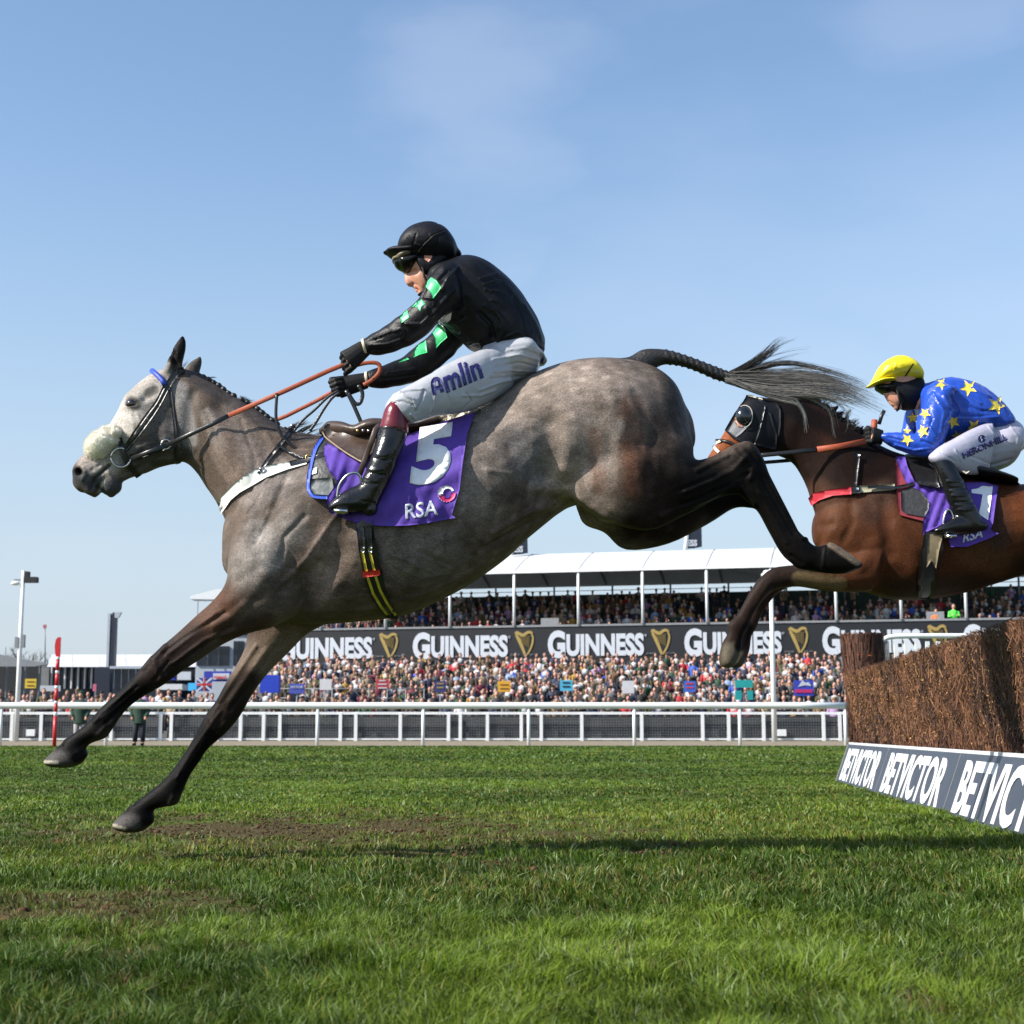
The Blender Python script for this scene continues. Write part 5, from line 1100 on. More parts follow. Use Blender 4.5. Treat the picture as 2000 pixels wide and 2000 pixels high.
def rein(name, pts, m, w, parent, th=.35):
    bm = bmesh.new(); tube(bm, pts, w, 8, flat=th, up=(0, -1, 0)); return obj(name, bm, m, parent, smooth=True)
b0 = pt3(T1, 256, 896, Y1, .02); b1 = pt3(T1, 324, 870, Y1, .02); b2 = P(380, 844, Y1 - .13); b3 = P(446, 812, Y1 - .14)
rn = rein('rein', [b0, b1], M_blackl, .010, br)
rein('rein_leather', [b1, b2, P(415, 828, Y1 - .135), b3], M_blackl, .0092, rn); rein('rein_grip', [b3, P(560, 762, Y1 - .12), P(640, 725, Y1 - .105), P(662, 716, Y1 - .10), HN], M_rein, .0098, rn)
rn2 = rein('rein', [P(256, 896, Y1 + .09), P(380, 860, Y1 + .14), P(500, 826, Y1 + .12)], M_blackl, .009, br)
rein('rein_grip', [P(500, 836, Y1 + .13), P(560, 812, Y1 + .12), P(618, 783, Y1 + .11), P(645, 768, Y1 + .10), HF], M_rein, .0085, rn2)
# rein ends looping behind the hands and hanging down
for pts, m, w in (([(690,715),(715,709),(735,709),(742,716),(740,728),(727,742),(710,752)], M_rein, .0085),
                  ([(662,762),(640,776),(615,800),(590,822),(572,845)], M_blackl, .0055), ([(664,766),(648,778),(632,800),(617,825),(605,842)], M_blackl, .006),
                  ([(676,762),(690,790),(704,822),(709,834)], M_blackl, .008), ([(680,768),(694,788),(704,786),(708,768),(700,752)], M_blackl, .008),
                  ([(541,768),(539,812),(545,840),(560,862),(600,893)], M_blackl, .0062)):
    A = cr_interp([list(p) for p in pts], 5); bm = bmesh.new(); yb = -.02 if m is M_rein else -.03
    tube(bm, [P(x, y, Y1 + yb + (-.1 if pts[0][0] == 541 else 0)) for x, y in A], w, 8, flat=.4, up=(0, -1, 0)); obj('rein_loop', bm, m, rn, smooth=True)

# ---- breast girth and martingale
M_white = mat('white_webbing', (.68,.68,.64), .75, .1, 40, .0006, 300)
M_gold = mat('brass', (.75,.5,.18), .3, .1, 10, metal=1.)
bg_ = empty('breast_girth', P(500, 930, Y1), 'white breast girth with black strap across the chest of the grey horse', 'harness')
o = drape('chest_band', [[(431,1004),(424,980),(433,968),(455,945),(476,929),(500,915),(541,905),(597,899),(599,906),(560,917),(520,932),(491,949),(468,962),(450,977),(440,992)]], T1, Y1, .010, .006, M_white, bg_, step=6)
mirror_y(o, Y1)
o = strap('black_strap', [(566,905),(600,897),(640,884),(672,873)], 4.5, T1, Y1, M_blackl, bg_, off=.015); mirror_y(o, Y1)
o = strap('martingale_strap', [(505,926),(524,896),(545,870),(562,848),(576,832)], 3.6, T1, Y1, M_blackl, bg_, off=.010)
o = strap('martingale_strap', [(545,870),(570,886),(600,898)], 3.2, T1, Y1, M_blackl, bg_, off=.010)
for x, y in ((602, 893), (573, 833), (512, 918)):
    bm = bmesh.new(); h = pt3(T1, x, y, Y1, .014); torus(bm, h, .010, .0028, (0, -1, 0), n=14, k=6); obj('buckle', bm, M_gold if x == 602 else M_steel, bg_, smooth=True)
# ================================================================== TACK AND RIDER OF THE GREY
M_purple = mat('purple_cloth', (.090,.045,.30), .65, .14, 26, .0016, 40, sheen=.1, spec=.2)
M_num = mat('white_print', (.80,.80,.82), .6, .06, 40)
M_sil = mat('silver_print', (.50,.53,.62), .5, .1, 60)
M_pink = mat('pink_print', (.55,.02,.13), .5, .1, 60)
M_blackpad = mat('black_pad', (.03,.03,.031), .5, .3, 40, .003, 60)
M_bluetrim = mat('blue_trim', (.025,.075,.48), .55, .2, 60, .001, 200)
M_greym = mat('grey_pad', (.16,.17,.17), .5, .3, 30, .003, 50)
M_cream = mat('cream_fleece_pad', (.50,.46,.38), .9, .2, 30, .006, 60)
def zj(*p): return [(600 + x / 3.864, 400 + y / 3.864) for x, y in p]
def z3(*p): return [(550 + x / 3.864, 750 + y / 3.864) for x, y in p]

# weight-cloth pad with blue edge
pad = drape('saddle_pad', [z3((318,390),(258,480),(222,600),(196,750),(210,818),(250,848),(480,870),(700,700),(700,400),(450,380))], T1, Y1, .012, .008, M_blackpad, None, step=8)
pad.name = 'saddle_pad'; tag(pad, 'black weight pad with blue piping under the purple number cloth on the grey horse', 'saddle pad')
strap('piping', z3((318,386),(258,480),(222,600),(198,750),(212,820),(252,848),(345,856)), 3.4, T1, Y1, M_bluetrim, pad, off=.022, th=.010)
drape('grey_panel', [z3((225,715),(380,705),(400,840),(330,838),(255,832),(216,795))], T1, Y1, .017, .003, M_greym, pad, step=8)
drape('tab', [z3((235,630),(268,628),(264,672),(228,684))], T1, Y1, .019, .003, M_white, pad, step=8)

def cw(x, y):   # folds of the number cloth
    f = .0030 * math.sin((x - 780) * .20 + (y - 880) * .05) * max(0, min(1, (y - 930) / 60))
    f += .010 * math.exp(-((x - 652 + (y - 900) * .32) / 7.0) ** 2) * (1 if x < 700 else 0) + .008 * math.exp(-((x - 672 + (y - 900) * .30) / 6.0) ** 2) * (1 if x < 710 else 0)
    f += .005 * math.exp(-((x - 690 + (y - 920) * .4) / 6.0) ** 2)
    f += .005 * math.exp(-((x - 812 - (y - 950) * .35) / 6.) ** 2) * (1 if y > 930 else 0) + .0045 * math.exp(-((x - 796 - (y - 950) * .1) / 5.) ** 2) * (1 if y > 925 else 0)
    f += .004 * math.sin(y * .11 + x * .05) + .006 * max(0, (x - 870) / 50)
    return f
cloth = drape('number_cloth', [z3((1462,208),(1400,380),(1366,600),(1342,800),(1325,850),(1285,985),(1312,1010),(1100,1050),(950,1068),(800,1072),(690,1066),(560,1045),(450,1010),(360,968),(340,900),(345,850),(400,770),(422,735),(360,660),(330,580),(316,520),(320,480),(340,440),(420,480),(600,470),(800,430),(980,372),(1100,325),(1200,290))],
              T1, Y1, .020, .004, M_purple, None, step=5, wr=cw, smoothdepth=14)
tag(cloth, 'purple number cloth bearing a white 5, wrapped over the back of the grey horse', 'number cloth')
TC = bvh(cloth)
drape_text('number', '5', (800, 943), (158, -26), (17, -146), TC, Y1, .003, M_num, cloth, bold=.052)
drape_text('lettering', 'RSA', (790, 1014), (37.5, -5.2), (-1.5, -41), TC, Y1, .003, M_sil, cloth, bold=.02)
ring = []
cx, cy = 872, 963
for i in range(22):
    a = R(100 + i * 9); r0, r1 = 11, 17 + (i % 2) * 1.0
    pl = [(cx + r0 * math.cos(a), cy - r0 * math.sin(a)), (cx + r1 * math.cos(a - .05), cy - r1 * math.sin(a - .05)), (cx + r1 * math.cos(a + .05), cy - r1 * math.sin(a + .05))]
    ring.append(pl)
e0 = drape('emblem', [[(cx + 15 * math.cos(R(a)), cy - 15 * math.sin(R(a))) for a in range(20, 200, 12)] + [(cx + 2 + 9 * math.cos(R(a)), cy - 9 * math.sin(R(a))) for a in range(190, 20, -12)]], TC, Y1, .003, .001, M_num, cloth, step=4)
drape('emblem_arc', [[(cx + 1 + 17 * math.cos(R(a)), cy - 17 * math.sin(R(a))) for a in range(195, 375, 12)] + [(cx + 1 + 8 * math.cos(R(a)), cy + 1 - 9 * math.sin(R(a))) for a in range(370, 200, -12)]], TC, Y1, .0036, .001, M_pink, cloth, step=4)
for pl in ring[4:]: drape('emblem_ray', [pl], TC, Y1, .003, .001, M_num, cloth, step=6)

# saddle
sad = empty('racing_saddle', P(720, 850, Y1), 'small brown leather racing saddle on the grey horse', 'saddle')
bm = bmesh.new()
loft(bm, [(628,836,634,852,.04),(638,826,650,862,.08),(650,824,664,868,.11),(672,828,686,872,.16),(696,838,708,874,.20),(716,828,728,872,.215),(741,825,752,868,.22),(800,832,806,862,.20),(860,822,860,845,.18)], Y1, 5, 26)
remesh('seat', bm, .008, 3, M_brownl, sad)
TS = bvh(grey, cloth)
drape('flap', [z3((300,345),(325,392),(432,478),(520,535),(600,578),(640,560),(700,500),(800,430),(800,330),(560,342),(420,312),(345,300))], TS, Y1, .030, .012, M_brownl, sad, step=6, smoothdepth=18)
drape('flap_edge', [strip_poly(z3((300,352),(325,396),(432,482),(520,539),(600,584)), 1.6)], TS, Y1, .034, .012, mat('tan_edge', (.22,.16,.10), .5), sad, step=6, smoothdepth=18)
drape('fleece', [z3((985,335),(1000,285),(1080,240),(1200,218),(1330,205),(1460,180),(1500,185),(1460,215),(1200,292),(1090,325),(990,352))], bvh(grey), Y1, .03, .02, M_cream, sad, step=5, wr=lambda x, y: .006 * math.sin(x * .9))
for x, y in z3((572,350),(615,350),(690,368),(655,352)):
    bm = bmesh.new(); ball(bm, P(x, y, Y1 - .235), (.006, .004, .006), 10); obj('stud', bm, M_gold if x < 700 else M_steel, sad, smooth=True)
# girth
M_yel = mat('yellow_stripe', (.50,.40,.03), .55, .1, 40)
M_red = mat('red_band', (.60,.03,.02), .5, .1, 40)
gir = drape('girth', [z3((556,1000),(558,1060),(575,1180),(580,1250),(598,1350),(616,1450),(640,1540),(690,1640),(735,1705),(800,1762),(850,1782),(884,1776),(862,1735),(822,1665),(785,1560),(768,1450),(745,1350),(726,1240),(700,1150),(690,1060),(684,1000))], T1, Y1, .020, .010, M_blackl, None, step=7)
tag(gir, 'black elastic girth with two yellow stripes and a red keeper under the grey horse', 'girth')
TG = bvh(gir)
for pts in (((608,1262),(630,1370),(650,1460),(690,1580),(750,1680),(800,1745)), ((664,1258),(690,1370),(712,1460),(745,1560),(800,1660),(862,1745))):
    drape('stripe', [strip_poly(z3(*pts), 2.6)], TG, Y1, .003, .002, M_yel, gir, step=4)
drape('keeper', [z3((606,1418),(740,1402),(746,1442),(614,1462))], TG, Y1, .007, .005, M_red, gir, step=4)
for x in (597, 652):
    drape('buckle', [z3((x,1240),(x+26,1238),(x+30,1268),(x+4,1270))], TG, Y1, .005, .003, M_steel, gir, step=4)
    drape('billet', [strip_poly(z3((x + 8,1075),(x+16,1240)), 4.5)], TG, Y1, .006, .004, M_blackl, gir, step=4)

# ---- rider
M_jblack = mat('black_silk', (.0045,.0045,.006), .46, .2, 30, .002, 75, spec=.22)
M_green = mat('green_silk', (.035,.50,.17), .45, .15, 30, .001, 80)
M_breech = mat('white_breeches', (.38,.39,.42), .27, .07, 30, .0015, 50)
M_boot = mat('black_boot', (.005,.005,.006), .22, .15, 30, .0012, 70)
M_maroon = mat('maroon_top', (.13,.008,.018), .28, .15, 30, .001, 70)
M_helm = mat('black_helmet_silk', (.006,.006,.009), .5, .2, 25, .002, 45, spec=.2)
M_navy = mat('navy_print', (.02,.018,.12), .5, .1, 60)
M_glove = mat('black_glove', (.007,.007,.008), .6, .25, 60, .001, 160, spec=.2)
M_lens = mat('goggle_lens', (.004,.0045,.005), .25, .1, 10, spec=.22)
M_tan = mat('tan_rubber', (.16,.13,.085), .5, .1, 40)
body1 = None
def hand(bm, wr, kn, Y, s, r=.0095, fl=1.0):
    """fist round a rein: wrist px, two knuckle px (index, little), depth, s=+1 when the palm faces away from the camera"""
    w = P(*wr, Y); k0 = P(*kn[0], Y); k1 = P(*kn[1], Y); back = (w - (k0 + k1) / 2); L_ = back.length; back.normalize()
    loft_pts = [w, w.lerp((k0 + k1) / 2, .35), (k0 + k1) / 2 + back * .012]
    tube(bm, loft_pts, [.030 * fl, .035 * fl, .041 * fl], 14, flat=.66, up=(0, 1, 0) if False else (k1 - k0).normalized().cross(back))
    for i in range(4):
        t = i / 3; k = k0.lerp(k1, t); ln = (.036, .040, .037, .029)[i]; inn = Vector((0, s, 0))
        pts = [k + back * .03, k, k + inn * ln * .55 - back * .012, k + inn * ln * .95 + back * .012, k + inn * ln * .75 + back * .034]
        tube(bm, pts, [r * 1.1, r * 1.08, r, r * .95, r * .85], 10); 
        for p, q in ((k, r * 1.12), (pts[2], r), (pts[4], r * .85)): ball(bm, p, (q, q, q), 8)
    up = (k0 - k1).normalized(); b = w.lerp(k0, .25)
    pts = [b, b.lerp(k0, .5) + up * .014 + Vector((0, s * .01, 0)), k0 + up * .013 + Vector((0, s * .016, 0)) - back * .004]
    tube(bm, pts, [r * 1.3, r * 1.15, r * .9], 10)
    for p, q in zip(pts, (r * 1.3, r * 1.15, r * .9)): ball(bm, p, (q, q, q), 8)

def shrink(secs, k=.8, dw=.8):
    o = []
    for s in secs:
        s = list(s) + [0] * (6 - len(s)); cx_, cy_ = (s[0] + s[2]) / 2, (s[1] + s[3]) / 2
        o.append([cx_ + (s[0] - cx_) * k, cy_ + (s[1] - cy_) * k, cx_ + (s[2] - cx_) * k, cy_ + (s[3] - cy_) * k, s[4] * dw, s[5]])
    return o
TOR = [(893,506,840,556,.10),(913,503,838,585,.15),(944,509,850,612,.185),(975,529,866,632,.19),(1006,558,884,650,.185),(1035,597,902,668,.175),(1055,635,915,680,.165),(1064,662,932,684,.155),(1064,684,960,702,.145)]
SLN = [(880,508,905,606,.09,-.14),(860,520,892,604,.085,-.17),(835,547,872,616,.074,-.19),(822,578,852,634,.066,-.19),(797,603,830,656,.06,-.18),(772,624,800,674,.056,-.16),(745,642,762,689,.052,-.14),(722,655,736,694,.045,-.12),(710,662,718,692,.034,-.11)]
SLF = [(905,580,930,660,.08,.14),(884,606,910,664,.07,.17),(850,645,897,680,.064,.18),(815,674,868,710,.058,.17),(781,701,822,741,.054,.15),(748,714,770,756,.05,.12),(726,722,738,758,.042,.10),(714,727,718,755,.034,.10)]
HIP = [(1058,698,1054,712,.07),(1050,682,1048,728,.13),(1022,664,1030,744,.17),(985,668,995,762,.17),(950,680,965,780,.15)]
THN = [(990,668,1000,760,.09,-.07),(940,684,952,788,.088,-.16),(885,705,908,805,.082,-.22),(838,732,856,812,.072,-.27),(796,754,818,824,.064,-.30),(768,772,802,828,.058,-.31),(754,788,800,824,.052,-.31),(752,800,796,820,.045,-.31)]
THF = [(a, b, c, d, w, -y) for a, b, c, d, w, y in THN]
LGN = [(757,790,790,795,.042,-.31),(748,835,786,838,.045,-.32),(735,879,776,879,.042,-.33),(720,918,758,928,.034,-.335),(708,942,742,962,.032,-.34),(690,957,712,990,.028,-.34),(660,978,672,994,.024,-.34)]
LGF = [(a, b, c, d, w, -y) for a, b, c, d, w, y in LGN]
HEAD = [(808,448,860,448,.05),(788,466,880,468,.072),(783,486,886,490,.078),(782,505,886,505,.077),(788,520,880,520,.074),(797,535,872,538,.067),(804,549,862,552,.059),(813,562,850,562,.049),(819,575,838,571,.030)]
NECK = [(836,545,880,512,.06),(850,575,905,530,.075),(880,600,930,550,.10)]
bm = bmesh.new()
for S in (TOR, SLN, SLF, HIP, THN, THF, LGN, LGF): loft(bm, shrink(S), Y1, 4, 16)
loft(bm, HEAD, Y1, 5, 22); loft(bm, NECK, Y1, 4, 16)
loft(bm, [(789,527,799,531,.007),(790,537,804,541,.011),(790,547,808,551,.015),(793,555,807,558,.014)], Y1, 4, 12)
balls(bm, 812, 562.5, Y1, 4.4, .020, 2.2); balls(bm, 814, 567.5, Y1, 4.0, .018, 2.2); balls(bm, 822, 574.5, Y1, 6, .024, 4.5)
hand(bm, (712, 680), ((671, 694), (678, 724)), Y1 - .105, 1, .0075); hand(bm, (714, 742), ((652, 748), (660, 770)), Y1 + .10, -1, .0075)
body1 = remesh('person', bm, .0055, 4, M_skin)
sculpt(body1, [([(804,564.8),(818,566)], 1.6, -.004, 'b'), ([(796,557),(806,556)], 2.2, -.003, 'b'), ([(815,556),(826,566)], 3, -.002, 's'), ([(820,540),(836,556)], 12, .004, 's'), ([(806,553),(813,556)], 3, -.003, 's'), ([(800,532),(812,530)], 8, -.008, 's')])
tag(body1, 'rider in black silks with green sleeve patches crouching over the grey horse', 'person')
setm = M_skin
# jacket
bm = bmesh.new()
for S in (TOR, SLN, SLF): loft(bm, S, Y1, 5, 24)
balls(bm, 870, 548, Y1 - .12, 38, .09); loft(bm, [(846,540,884,508,.075),(846,560,893,508,.09),(860,575,910,512,.11)], Y1, 4, 20)
jack = remesh('jacket', bm, .0055, 5, M_jblack, body1)
sculpt(jack, [(zj(*p), r / 3.864, a * 1.6, s) for p, r, a, s in [
    (((1340,760),(1420,800),(1470,870),(1475,960),(1440,1040),(1400,1090)), 16, .007, 'n'), (((1300,820),(1380,900),(1400,1000)), 28, -.009, 'n'), (((1220,1050),(1300,1030),(1320,1080)), 20, .008, 'n'),
    (((1330,600),(1450,570)), 10, .004, 'n'), (((1340,640),(1460,660)), 9, .004, 'n'), (((1380,720),(1440,730)), 8, .004, 'n'), (((1300,560),(1440,520)), 10, .003, 'n'),
    (((1050,890),(1120,880),(1190,850)), 14, .010, 'n'), (((1060,930),(1140,960)), 14, -.008, 'n'), (((1100,640),(1000,760),(940,840)), 26, .006, 'n'), (((900,780),(920,840),(860,900),(740,900)), 14, .006, 'n'),
    (((880,700),(960,710),(960,760)), 12, .005, 'n'), (((720,900),(750,980),(700,1040)), 12, -.006, 'n'), (((500,1010),(620,960),(700,940)), 10, .005, 'n'), (((470,1060),(600,1050),(720,1010)), 9, .005, 'n'),
    (((480,1095),(600,1090),(740,1040)), 9, -.005, 'n'), (((460,1035),(560,1000)), 8, -.004, 'n'), (((1130,480),(1060,560),(1020,640)), 20, .006, 'n'), (((1060,500),(1000,560)), 14, -.005, 'n'),
    (((900,640),(870,700)), 10, -.005, 'b'), (((820,740),(760,800)), 8, -.004, 'b'), (((600,1270),(760,1250),(850,1230)), 9, .004, 'n'), (((560,1310),(700,1300),(820,1280)), 10, -.004, 'n'),
    (((1640,760),(1720,900),(1780,1040)), 20, .003, 'n'), (((1560,700),(1620,860),(1650,1000)), 18, -.003, 'n'), (((1500,1000),(1580,960),(1700,980)), 12, .003, 'n')]])
vv = getv(jack.data); nn = getn(jack.data); vv += nn * (noise3(vv * np.array([1, .6, 1]), 42, 8) * .0034 + noise3(vv * np.array([1, .5, .7]), 90, 9) * .0022)[:, None]; jack.data.vertices.foreach_set('co', vv.astype(np.float32).ravel()); jack.data.update()
TJ = bvh(jack)
for pts in (((935,545),(975,570),(1012,622),(985,660),(950,706),(930,660),(893,618),(905,580)), ((700,852),(725,812),(755,792),(768,850),(712,892)), ((790,770),(820,735),(862,712),(888,748),(858,770),(852,802),(830,775)),
            ((988,893),(1040,940),(1056,1000),(1010,1040),(972,1082),(962,1000),(945,965)), ((832,1060),(895,1020),(905,1115),(850,1130),(800,1152),(812,1095)), ((700,1180),(750,1152),(770,1165),(690,1190))):
    drape('green_patch', [zj(*pts)], TJ, Y1, .002, .0015, M_green, jack, step=3)
drape('armband', [zj((1092,800),(1082,868),(1022,922),(986,880),(1040,830))], TJ, Y1, .002, .0015, M_num, jack, step=3)
M_dkcuff = mat('cuff_elastic', (.55,.48,.36), .7, .1, 60)
for a_, b_, yy in (((705,664),(713,693),-.108), ((712,728),(716,756),.10)):
    bm = bmesh.new(); loft(bm, [(a_[0], a_[1], b_[0], b_[1], .037, yy), (a_[0] + 5, a_[1] - 3, b_[0] + 5, b_[1] - 1, .039, yy)], Y1, 3, 18, round_ends=False); obj('cuff', bm, M_dkcuff, jack, smooth=True)
# gloves: same fist, a little fuller
for w_, k_, yy, s in (((713,679), ((670,693),(678,725)), -.105, 1), ((716,743), ((651,747),(660,771)), .10, -1)):
    bm = bmesh.new(); hand(bm, w_, k_, Y1 + yy, s, .0100, 1.14); g = remesh('glove', bm, .0035, 2, M_glove, body1)
# breeches
bm = bmesh.new()
for S in (HIP, THN, THF): loft(bm, S, Y1, 5, 24)
loft(bm, [(1052,688,1056,708,.13),(1030,664,1044,722,.172),(985,664,1000,740,.172),(945,680,960,740,.16)], Y1, 4, 22)
bre = remesh('breeches', bm, .0055, 4, M_breech, body1)
sculpt(bre, [(zj(*p), r / 3.864 * 1.05, a * 1.4, s) for p, r, a, s in [
    (((1400,1170),(1600,1130),(1780,1180)), 9, .004, 'n'), (((1420,1220),(1600,1190),(1760,1230)), 9, -.004, 'n'), (((1400,1260),(1560,1250),(1740,1260)), 9, .004, 'n'), (((1380,1310),(1540,1300),(1680,1290)), 10, -.004, 'n'),
    (((1300,1400),(1450,1340),(1600,1310)), 12, .005, 'n'), (((1180,1440),(1300,1440),(1420,1400)), 12, .004, 'n'), (((1200,1420),(1240,1480),(1180,1540)), 9, -.004, 'n'),
    (((960,1440),(960,1500),(920,1580)), 10, .005, 'n'), (((880,1400),(860,1480),(820,1560)), 10, -.006, 'n'), (((700,1420),(800,1470),(830,1540)), 9, .006, 'n'), (((620,1490),(720,1480),(800,1510)), 8, -.006, 'n'),
    (((640,1440),(760,1400),(880,1390)), 9, .004, 'n'), (((780,1580),(820,1620)), 10, .006, 'n'), (((1060,1400),(1090,1480),(1060,1560)), 9, .004, 'n'), (((1500,1100),(1640,1080),(1760,1120)), 9, .003, 'n')]])
vv = getv(bre.data); nn = getn(bre.data); vv += nn * (noise3(vv * np.array([.45, .5, 1]), 95, 18) * .0016)[:, None]; bre.data.vertices.foreach_set('co', vv.astype(np.float32).ravel()); bre.data.update()
TB = bvh(bre)
drape_text('lettering', 'mlin', (871, 766), (42.5, -17.8), (-17.5, -57), TB, Y1, .002, M_navy, bre, bold=.042, space=1.03)
for pts in (((965,1440),(953,1395),(946,1350),(955,1322),(975,1312),(995,1322),(1006,1360),(1022,1415)), ((955,1392),(1012,1370))):
    drape('letter_stroke', [strip_poly([tuple(p) for p in cr_interp(zj(*pts), 3)], 3.8)], TB, Y1, .002, .0015, M_navy, bre, step=4)
drape('badge', [zj((1752,1182),(1785,1150),(1778,1215),(1765,1210))], TB, Y1, .002, .001, M_navy, bre, step=3)
# boots
for S0, s in (((753,794,794,800,.053),-1),) and ((0, -1), (0, 1)):
    yy = .315 * s
    bm = bmesh.new()
    loft(bm, [(741,834,796,838,.058,yy),(735,858,792,862,.060,yy),(728,882,783,884,.058,yy+.01*s),(718,910,772,918,.052,yy+.015*s),(708,934,758,948,.045,yy+.02*s),(700,946,744,975,.042,yy+.02*s),(684,953,733,994,.041,yy+.02*s),(668,962,708,1001,.042,yy+.02*s),(653,974,682,1001,.038,yy+.02*s),(643,985,655,1000,.026,yy+.02*s)], Y1, 5, 22)
    loft(bm, [(708,990,738,990,.030,yy+.02*s),(710,1002,738,996,.030,yy+.02*s)], Y1, 3, 14)
    b = remesh('boot', bm, .0055, 3, M_boot, body1)
    if s < 0: sculpt(b, [(z3(*p), r / 3.864, a, 'n') for p, r, a in [(((720,530),(760,540),(830,520)), 10, .004), (((700,560),(760,580),(820,570)), 9, -.005), (((660,640),(700,650),(760,640)), 9, .004), (((640,660),(700,680),(780,690)), 9, -.005), (((620,700),(680,720)), 8, .005), (((590,740),(660,760),(720,750)), 8, -.004), (((720,330),(820,320),(900,340)), 6, .004), (((480,870),(600,880),(700,900)), 5, -.004)]])
    bm = bmesh.new()
    loft(bm, [(755,794,792,800,.052,yy),(750,804,795,808,.0575,yy),(746,818,797,822,.060,yy),(741,836,798,839,.061,yy),(740,840,798,843,.059,yy)], Y1, 4, 24)
    remesh('boot_top', bm, .006, 2, M_maroon, b)
# stirrups (hang from the saddle)
for s in (-1, 1):
    bm = bmesh.new(); yy = Y1 + .335 * s
    A = cr_interp([list(p) for p in ((658,975),(662,950),(672,934),(684,925),(697,924),(704,932),(706,948))], 4)
    tube(bm, [P(x, y, yy + s * .015 * math.sin(i * .12)) for i, (x, y) in enumerate(A)], .0055, 8); box(bm, P(668, 1001, yy), (.05, .10, .012)); st = obj('stirrup_iron', bm, M_steel, sad, smooth=True)
    bm = bmesh.new(); tube(bm, [P(x, y, yy + dy) for x, y, dy in ((702,928,-.015*s),(712,900,-.02*s),(722,872,-.01*s),(734,838,.02*s),(742,828,.09*-s*-1 if False else -.08*s))], .011, 8, flat=.25, up=(0, 1, 0)); obj('stirrup_leather', bm, M_brownl, sad, smooth=True)
# helmet, hood, goggles
bm = bmesh.new()
loft(bm, [(775,489,778,503,.045),(783,465,790,508,.090),(803,445,812,516,.117),(838,436,842,520,.128),(868,446,870,521,.122),(886,467,887,514,.098),(895,487,893,503,.05)], Y1, 6, 28)
hel = remesh('helmet', bm, .005, 2, M_helm, body1)
sculpt(hel, [(zj(*p), r / 3.864, a, s) for p, r, a, s in [(((760,240),(800,290),(870,320)), 12, .004, 'b'), (((820,220),(800,300)), 9, -.004, 'n'), (((930,220),(960,300)), 10, .003, 'n'), (((990,240),(980,330)), 10, -.003, 'n'), (((1000,140),(900,135),(820,160)), 6, -.002, 'b'), (((690,340),(780,345),(840,335)), 8, -.003, 'n')]])
bm = bmesh.new(); loft(bm, [(752,492,755,497,.028),(760,489,762,501,.062),(772,486,776,506,.084),(790,486,795,508,.098),(806,484,808,508,.105)], Y1, 5, 24); remesh('peak', bm, .004, 1, M_helm, hel)
bm = bmesh.new(); ball(bm, P(773, 484, Y1), (.008, .008, .006), 10); obj('button', bm, M_helm, hel, smooth=True)
TH = bvh(hel)
drape('strap', [strip_poly(zj((1040,190),(950,225),(880,290),(820,370),(790,410)), 2.2)], TH, Y1, .004, .004, M_glove, hel, step=4)
bm = bmesh.new()
loft(bm, [(812,495,820,535,.080),(822,492,828,552,.084),(846,490,844,556,.086),(868,490,864,535,.084),(888,488,880,514,.07)], Y1, 4, 22)
hood = remesh('hood', bm, .005, 3, M_helm, body1)
drape('ear', [zj((880,372),(940,368),(944,395),(915,432),(885,412))], bvh(hood), Y1, .001, .003, M_skin, body1, step=3)
drape('lips', [zj((806,622),(822,614),(836,628),(832,640),(814,640))], bvh(body1), Y1, .0006, .001, mat('lip', (.38,.10,.08), .45), body1, step=2)
bm = bmesh.new(); tube(bm, [P(x, y, Y1 - .075) for x, y in zj((870,470),(885,540),(905,590),(880,650),(850,672))], .0055, 6); tube(bm, [P(x, y, Y1 + .075) for x, y in zj((870,470),(885,540),(905,590),(880,650),(850,672))], .0055, 6)
tube(bm, [P(*zj((850,672))[0], Y1 - .075), P(818, 576, Y1), P(*zj((850,672))[0], Y1 + .075)], .0055, 6); obj('chin_strap', bm, M_glove, hel, smooth=True)
bm = bmesh.new(); loft(bm, [(776,506,784,529,.052),(781,502,793,534,.074),(795,499,806,534,.083),(812,500,818,522,.087)], Y1, 5, 22); gog = remesh('goggles', bm, .004, 2, M_lens, body1)
bm = bmesh.new(); loft(bm, [(773,502,778,515,.055),(781,496,786,517,.078),(796,490,800,512,.089),(806,488,809,508,.092)], Y1, 5, 22); remesh('goggle_rim', bm, .004, 1, M_tan, gog)
# ================================================================== FOLLOWING BAY HORSE AND RIDER
Y2 = 8.1
def h2(*p): return [(1300 + x / 2.76, 600 + y / 2.76) for x, y in p]
def z4(*p): return [(1660 + x / 5.682, 820 + y / 5.682) for x, y in p]
def z5(*p): return [(1360 + x / 6.44, 720 + y / 6.44) for x, y in p]
bm = bmesh.new()
loft(bm, [(2330,990,2335,1080,.06),(2300,950,2320,1120,.15),(2240,925,2290,1140,.22),(2160,922,2190,1110,.24),(2080,938,2100,1100,.245),(2000,946,2010,1121,.25),(1940,944,1950,1139,.26),(1880,933,1890,1157,.27),
          (1820,914,1820,1170,.265),(1760,900,1750,1172,.24),(1710,900,1690,1156,.21),(1665,930,1645,1130,.185),(1620,965,1606,1100,.15),(1596,1000,1598,1070,.09)], Y2, 4, 26)
loft(bm, [(1800,896,1690,1090,.16),(1746,882,1614,1050,.17),(1700,860,1588,990,.15),(1662,838,1578,957,.13),(1626,812,1566,931,.11),(1590,790,1552,909,.10),(1554,776,1535,896,.092),(1520,776,1512,888,.08)], Y2, 4, 22)
loft(bm, [(1545,785,1532,885,.06),(1510,779,1516,890,.082),(1478,776,1492,889,.092),(1453,782,1470,893,.095),(1438,802,1452,899,.084),(1420,834,1436,905,.064),(1408,855,1425,912,.056),(1393,876,1414,922,.052),(1381,895,1405,930,.05),(1374,910,1397,935,.045),(1372,922,1388,936,.03)], Y2, 4, 22, pw=.88)
